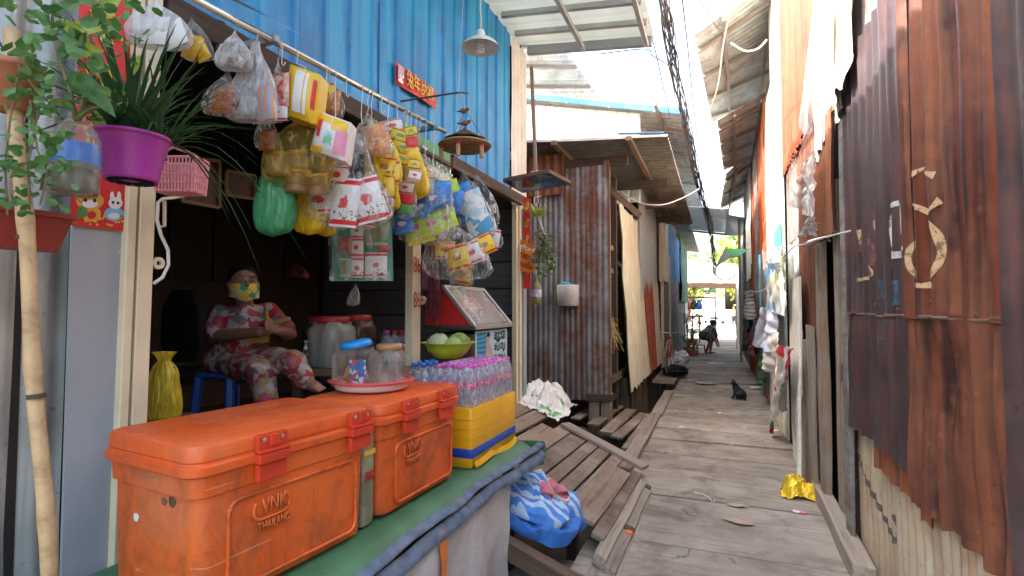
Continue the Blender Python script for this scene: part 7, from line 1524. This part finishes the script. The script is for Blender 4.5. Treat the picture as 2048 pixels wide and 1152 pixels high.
drape('plastic_sheet', 'torn white plastic flapping high on the rusty wall', 'plastic', ((1612, 330), (1636, 300), (1634, 432), (1592, 412)), 'milky', .66, 7, .03); drape('plastic_sheet', 'smaller torn plastic flap under the high one', 'plastic', ((1618, 440), (1634, 434), (1630, 470), (1601, 476)), 'milky', .66, 8, .03)
drape('dark_jacket', 'black jacket hanging farther along the right wall', 'jacket', ((1487, 640), (1502, 636), (1504, 705), (1489, 702)), plain('black cloth', (.02, .02, .025), .9, .3), .60, 9, .06); drape('trousers', 'maroon trousers hanging beside the black jacket', 'trousers', ((1503, 655), (1513, 652), (1514, 712), (1505, 708)), plain('maroon trousers', (.14, .03, .03), .9, .3), .60, 10, .05)
drape('grey_shirt', 'grey striped shirt hanging at the far right wall', 'shirt', ((1490, 582), (1506, 580), (1508, 640), (1492, 638)), stripes('grey stripe cloth', (.2, .2, .21), (.5, .5, .5), 2, 14, .5, .9), .58, 11, .05); drape('green_cloth', 'green cloth hanging low at the far right wall', 'cloth', ((1520, 715), (1532, 712), (1532, 765), (1521, 770)), plain('green cloth', (.04, .13, .06), .9, .2), .62, 12, .04)
drape('dark_trousers', 'dark navy trousers below the grey striped shirt', 'trousers', ((1494, 640), (1520, 636), (1520, 690), (1497, 690)), 'navy', .62, 13, .06)
cable('white washing line stretched along the right wall', [G(1500, 585, x=.6), G(1535, 575, x=.6), G(1576, 505, x=.62), G(1610, 488, x=.66), G(1650, 475, x=.68), G(1700, 462, x=.7)], .006, 'wirewhite'); p = G(1628, 482, x=.66)
t_ = thing('knotted_rag', 'white rag knotted round the washing line', 'rag', p); mb = MB(); mb.tube([G(1610, 490, x=.65), G(1618, 485, x=.64), G(1632, 480, x=.65), G(1652, 474, x=.66)], [.008, .016, .014, .006], 9); mb.build('rag', M['cloth_white'], t_, smooth=True)
# blue posts and rail, green umbrella corner
for lb, px, x_ in (('slim sky blue post at the far right wall', 1473, .62), ('second sky blue post by the hung clothes', 1522, .68)):
    p = G(px, 660, x=x_); tag(beam('blue_post', (p.x, p.y, 0), (p.x, p.y, 2.4), .03, .03, M['bluewood'], None, up=V((1, 0, 0))), lb, 'post')
gq = [G(1450, 497, y=14), G(1496, 499, y=13), G(1480, 512, y=12.5), G(1462, 515, y=13)]; gu = thing('green_tarp_corner', 'green and white tarp corner slung above the far lane', 'tarp', sum(gq, V())/4)
quad_part('green_panel', gq, plain('green awning', (.05, .32, .10), .6, .1), gu, .01); quad_part('white_panel', [gq[0], gq[3], G(1440, 528, y=14), G(1428, 540, y=15)], plain('white awning', (.5, .52, .48), .7, .1), gu, .01); MB().tube([gq[1], V((XR-.02, gq[1].y+.3, gq[1].z))], .008, 5).build('tie', M['wirewhite'], gu)
# ---------------------------------------------------------------- clutter beside the shack
p = G(1340, 752, z=.02); bw_ = thing('bicycle', 'old bicycle leaning in the clutter past the shack', 'bicycle', p); s = (p-CAM).dot(FW)/F; R0 = 34*s
wc = V((-.95, p.y+.1, R0+.04)); rotw = Matrix.Rotation(R(90), 3, 'X') @ rotz(0)
for k, (cx, cy) in enumerate(((-1.0, p.y), (-1.05, p.y+1.0))):
    ring = [V((cx+.05*math.cos(a*.2094), cy+R0*math.cos(a*.2094), .05+R0+R0*math.sin(a*.2094))) for a in range(31)]; wlo = MB().tube(ring, .018, 7, False).build('wheel', M['greywood'], bw_, smooth=True)
    MB().tube([r__*.94+V((cx, cy, .05+R0))*.06 for r__ in ring], .008, 6, False).build('rim', M['chrome'], wlo, smooth=True)
    for a in range(0, 30, 3): MB().tube([V((cx, cy, .05+R0)), ring[a]], .0025, 4).build('spoke', M['chrome'], wlo)
zf = .05+R0; f0, f1 = V((-1.0, p.y, zf)), V((-1.05, p.y+1.0, zf)); fm = V((-1.02, p.y+.55, zf-.03)); sp_ = V((-1.02, p.y+.7, zf+.45)); hn = V((-1.0, p.y+.18, zf+.42))
for a, b_ in ((f0, hn), (hn, sp_), (fm, sp_), (f1, sp_), (f1, fm), (fm, hn)): MB().tube([a, b_], .016, 7).build('frame_tube', M['red'], bw_, smooth=True)
MB().tube([hn+V((-.25, -.05, .12)), hn+V((0, 0, .1)), hn+V((.22, -.05, .12))], .012, 6).build('handlebar', M['chrome'], bw_); rbox(MB(), [(.1, .2, .03, sp_.x, sp_.y, sp_.z+.04), (.12, .24, .04, sp_.x, sp_.y, sp_.z+.06)]).build('saddle', M['black'], bw_)
for k, (lb, px, py, sz, m_) in enumerate((('white plastic bag heap on the clutter past the bicycle', 1350, 735, (.45, .6, .4), 'milky'), ('crumpled white bag at the clutter edge', 1362, 722, (.35, .4, .3), 'white'), ('dark rubbish heap under the white bags', 1352, 752, (.5, .7, .25), 'black'))): crumple('rubbish_bag', lb, 'bag', G(px, py, z=.02), sz, M[m_], 30+k)
p = G(1225, 665, y=7.3); t_ = thing('straw_bundle', 'dry straw bundle sticking out of the shack opening', 'straw', p); mb = MB(); q = random.Random(3)
for k in range(70): a = G(1210+q.uniform(-4, 10), 640+q.uniform(-10, 20), y=7.2); mb.tube([a, a+V((q.uniform(-.02, .12), q.uniform(-.15, 0), q.uniform(-.1, .03))), a+V((q.uniform(-.05, .25), q.uniform(-.25, -.05), q.uniform(-.35, -.05)))], .0028, 4)
mb.build('straws', plain('straw', (.42, .30, .14), .9, .3, 20), t_)['kind'] = 'stuff'
for k, (lb, px, m_, w_) in enumerate((('white shirt hanging inside the shack opening', 1228, 'cloth_white', .16), ('teal garment hanging inside the shack opening', 1219, 'bluewood', .14), ('dark trousers hanging inside the shack opening', 1233, 'navy', .14))): drape('hung_garment', lb, 'clothes', ((px-5, 490), (px+5, 490), (px+4, 560+20*k), (px-5, 555+20*k)), m_, -1.62, 40+k, .03)
cable('inner rail for clothes inside the shack', [V((-1.62, 7.05, 2.32)), V((-1.62, 7.6, 2.33)), V((-1.62, 8.4, 2.32))], .012, 'wirebrown', 6)
t_ = thing('blue_tub', 'dark blue patterned tub on the shack floor', 'tub', (-1.72, 7.6, .28)); lpart('tub', MB().lathe([(0, 0), (.2, 0), (.25, .3), (.26, .31), (.24, .3), (.19, .02), (0, .02)], n=24), plain('dark blue tub', (.02, .035, .09), .5, .4, 12), t_, smooth=True)
# ---------------------------------------------------------------- plants, vehicles and street beyond
def bush(name, label, p, r, h, n, m, seed, trunk=0, cat='plant', potm=None):
    t = thing(name, label, cat, p); q = random.Random(seed); mb = MB(); ctrs = [V((q.gauss(0, .42)*r, q.gauss(0, .42)*r, trunk+h*q.uniform(.12, .95))) for _ in range(max(5, n//70))]
    for k in range(n):
        c0 = q.choice(ctrs); o_ = V((q.gauss(0, 1), q.gauss(0, 1), q.gauss(0, .8)))*r*.2; l = r*q.uniform(.09, .2); d = V((q.uniform(-1, 1), q.uniform(-1, 1), q.uniform(-.7, .7))).normalized(); s_ = d.orthogonal().normalized()*.32*l; pp_ = c0+o_
        mb.add([pp_, pp_+d*l*.5+s_, pp_+d*l, pp_+d*l*.5-s_], [(0, 1, 2, 3)])
    lpart('crown', mb, m, t); stem = MB()
    for c0 in ctrs[:9]: stem.tube([(0, 0, .0), (c0.x*.25, c0.y*.25, c0.z*.5), c0], [r*.06, r*.04, r*.015], 6)
    lpart('trunk', stem, M['brownwood'], t)
    if potm: lpart('pot', MB().lathe([(0, 0), (r*.4, 0), (r*.55, r*.6), (r*.5, r*.6), (0, r*.55)], n=18), potm, t)
    return t
terra = plain('terracotta far', (.36, .12, .06), .8, .15)
for lb, px, py, r_, h_, sd in (('potted shrub at the lane edge before the red stool', 1386, 712, .32, 1.1, 1), ('taller potted shrub beside the grey far wall', 1378, 706, .35, 1.5, 2), ('climbing plant on the far left wall corner', 1385, 690, .4, 3.2, 3)): bush('shrub', lb, G(px, py, z=0), r_, h_, 500, MG if sd != 3 else GL, sd, .15, 'shrub', terra)
yg_far = leafmat('sunlit yellow green leaf', (.16, .22, .03), (.34, .36, .06))
bush('street_tree', 'sunlit yellow green tree at the end of the lane', V((2.2, 46, -.02)), 3.2, 5.0, 2600, yg_far, 5, 2.4, 'tree'); bush('street_tree', 'darker tree rising behind the sunlit one', V((4.5, 62, -.02)), 4.5, 8, 2200, GL, 6, 3, 'tree'); bush('street_tree', 'broad tree across the street behind the car', V((-6, 78, -.02)), 5, 7, 2200, MG, 7, 2.5, 'tree')
bush('street_tree', 'small palm-like tree left of the parked car', V((-2.6, 52, -.02)), 2, 4, 1200, yg_far, 8, 2, 'tree')
# parked car
def car(label, p, col):
    t = thing('car', label, 'car', p)
    prof = [(-.85, .25), (-.88, .55), (-.86, .85), (-.70, 1.45), (-.6, 1.52), (.6, 1.52), (.70, 1.45), (.86, .85), (.88, .55), (.85, .25)]
    def sec(y, kx, zt): return [V((x*kx, y, .22+(z-.22)*(zt if z > .8 else 1) if z <= .85 or zt >= 1 else .85+(z-.85)*max(0, (zt-.5)*2))) for x, z in prof]
    rows = [sec(-2.05, .94, .55), sec(-1.95, 1, .58), sec(-1.1, 1, .62), sec(-.6, 1, 1), sec(1.3, 1, 1), sec(2.0, .98, .9), sec(2.1, .94, .7)]; k = len(prof); mb = MB()
    mb.add([v for r_ in rows for v in r_], [(i*k+j, i*k+(j+1) % k, (i+1)*k+(j+1) % k, (i+1)*k+j) for i in range(len(rows)-1) for j in range(k)]+[tuple(range(k)), tuple((len(rows)-1)*k+j for j in range(k-1, -1, -1))])
    lpart('body', mb, plain('car paint '+label[:5], col, .25, .04), t, sm=30); gl = flat('car glass '+label[:5], (.03, .035, .04), .08)
    lpart('windscreen', MB().prism([(-.66, -1.04, .93), (.66, -1.04, .93), (.55, -.66, 1.42), (-.55, -.66, 1.42)], (0, -.025, .015)), gl, t)
    for s_ in (-1, 1):
        lpart('side_window', MB().prism([(s_*.845, -.5, .95), (s_*.845, 1.4, .95), (s_*.735, 1.2, 1.40), (s_*.735, -.5, 1.40)], (s_*.012, 0, 0)), gl, t)
        lpart('headlight', MB().box((s_*.62, -2.045, .66), (.30, .06, .16)), M['white'], t, bevel=.02)
        for y in (-1.3, 1.35): w_ = lpart('wheel', MB().lathe([(0, -.09), (.30, -.09), (.32, -.05), (.32, .05), (.30, .09), (0, .09)], n=20), M['black'], t, (s_*.78, y, .32), Matrix.Rotation(R(90), 3, 'Y')); lpart('hubcap', MB().lathe([(.2, -.1), (.2, .1)], n=16), M['silver'], w_)
    lpart('grille', MB().box((0, -2.05, .5), (.7, .05, .14)), M['black'], t, bevel=.01); lpart('number_plate', MB().box((0, -2.08, .36), (.36, .02, .12)), M['paperwhite'], t); return t
car('white van parked at the end of the lane', V((-.35, 56, -.02)), (.70, .70, .70))
def simple_person(label, p, shirt, h=1.62):
    t = thing('person', label, 'person', p); k = h/1.62; mb = MB(); B_ = lambda a, b_, r0, r1: capsule(mb, V(a)*k, V(b_)*k, r0*k, r1*k, 10)
    ball(mb, V((0, 0, 1.50))*k, (.08, .095, .115)); B_((0, 0, 1.36), (0, 0, 1.44), .05, .05); B_((0, 0, 1.25), (0, 0, .95), .13, .13)
    for s_ in (-1, 1): B_((s_*.19, 0, 1.3), (s_*.24, .02, 1.05), .05, .04); B_((s_*.24, .02, 1.05), (s_*.22, -.1, .84), .038, .028); B_((s_*.22, -.1, .84), (s_*.21, -.14, .76), .03, .022); B_((s_*.09, 0, .9), (s_*.1, -.02, .48), .085, .06); B_((s_*.1, -.02, .48), (s_*.1, .02, .08), .055, .04); B_((s_*.1, .02, .05), (s_*.1, -.14, .04), .04, .035)
    lpart('body', remesh(mb, .02, 2), M['skin'], t); mb = MB(); B_((0, 0, 1.26), (0, 0, .9), .155, .16)
    for s_ in (-1, 1): B_((s_*.17, 0, 1.3), (s_*.22, .01, 1.1), .07, .065)
    lpart('shirt', remesh(mb, .025, 2), shirt, t); mb = MB(); B_((0, 0, .95), (0, 0, .85), .16, .15)
    for s_ in (-1, 1): B_((s_*.09, 0, .88), (s_*.1, -.02, .3), .105, .075)
    lpart('trousers', remesh(mb, .025, 2), M['navy'], t); mb = MB(); ball(mb, V((0, .02, 1.54))*k, (.09, .1, .1)); lpart('hair', mb, M['hair'], t, smooth=True); return t
simple_person('distant pedestrian in a tan top beside the white van', V((1.15, 44, -.02)), plain('tan top', (.45, .32, .2), .9, .2)); simple_person('distant pedestrian in red at the left lane end', V((-1.9, 33, -.02)), plain('red top', (.5, .05, .05), .9, .2))
# stall, awning and sheds at the lane end
aw = thing('street_awning', 'wide pale awning over the lane end', 'awning', (-.2, 30, 0)); quad_part('canopy', [V((-2.6, 28.6, 4.0)), V((1.2, 28.6, 3.6)), V((1.2, 32, 3.5)), V((-2.6, 32, 4.6))], plain('pale awning cloth', (.72, .70, .66), .9, .06), aw, .02); quad_part('dark_fringe', [V((-2.0, 28.55, 2.75)), V((1.0, 28.55, 2.7)), V((1.0, 28.58, 2.45)), V((-2.0, 28.58, 2.52))], plain('brown fringe', (.12, .07, .04), .9, .2), aw, .02)
quad_part('front_sheet', [V((-1.5, 28.57, 3.9)), V((.85, 28.57, 3.7)), V((.85, 28.57, 2.75)), V((-1.5, 28.57, 2.8))], plain('pale awning cloth b', (.74, .73, .70), .9, .05), aw, .02)
for x, y in ((-2.6, 28.6), (1.2, 28.6), (1.2, 32), (-2.6, 32)): beam('pole', (x, y, -.05), (x, y, 4.4 if x < 0 else 3.6), .06, .06, M['greywood'], aw, up=V((1, 0, 0)))
sb = thing('orange_stall', 'small stall with orange legs and hanging goods at the lane end', 'stall', (-1.0, 24, -.02))
for x in (-1.3, -.75): beam('leg', (x, 23.8, 0), (x, 23.8, 1.1), .06, .06, plain('orange paint', (.6, .14, .03), .6, .1), sb, up=V((1, 0, 0)))
beam('counter', (-1.45, 23.8, 1.12), (-.6, 23.8, 1.12), .5, .06, M['brownwood'], sb); beam('crossbar', (-1.5, 23.7, 1.95), (-.1, 23.7, 1.9), .06, .08, plain('brown bar', (.35, .12, .06), .7, .1), sb); beam('upright', (-1.5, 23.7, 0), (-1.5, 23.7, 2.0), .05, .05, M['brownwood'], sb, up=V((1, 0, 0))); beam('upright', (-.1, 23.7, 0), (-.1, 23.7, 1.95), .05, .05, M['brownwood'], sb, up=V((1, 0, 0)))
for k, (x, m_) in enumerate(((-1.2, 'red'), (-.95, 'black'), (-.75, 'bluebucket'))): bagmesh(V((x, 23.7, 1.9)), V((x, 23.7, 1.4)), .25, .2, k).build('hung_goods', M[m_], sb, smooth=True)
for lb, x, y, z, w, d, h, m_ in (('low shed with a grey roof at the lane end left', -4.5, 36, -.02, 4.4, 6, 3.2, 'roofgrey'), ('pale shop house across the street', -7, 92, -.02, 16, 8, 8, 'whitesheet'), ('tan shop house across the street behind the tree', 12, 95, -.02, 16, 8, 9, 'creamfibre'), ('grey shed at the lane end right', 5.0, 34, -.02, 5, 9, 3.4, 'zincdirty')):
    t_ = thing('far_house', lb, 'house', (x, y, z)); lpart('wall', MB().box((0, 0, h/2), (w, d, h)), M[m_], t_); lpart('roof', MB().prism([(-w/2-.4, -d/2-.5, h), (w/2+.4, -d/2-.5, h), (w/2+.4, -d/2-.5, h+.15), (0, -d/2-.5, h+1.2), (-w/2-.4, -d/2-.5, h+.15)], (0, d+1, 0)), M['roofgrey'], t_)
    for k in range(4): wn_ = lpart('window', MB().box((-w*.36+w*.24*k, -d/2-.03, h*.6), (w*.12, .08, h*.22)), M['interior'], t_)
    lpart('door', MB().box((w*.1, -d/2-.03, 1.05), (1.1, .08, 2.1)), M['brownwood'], t_)
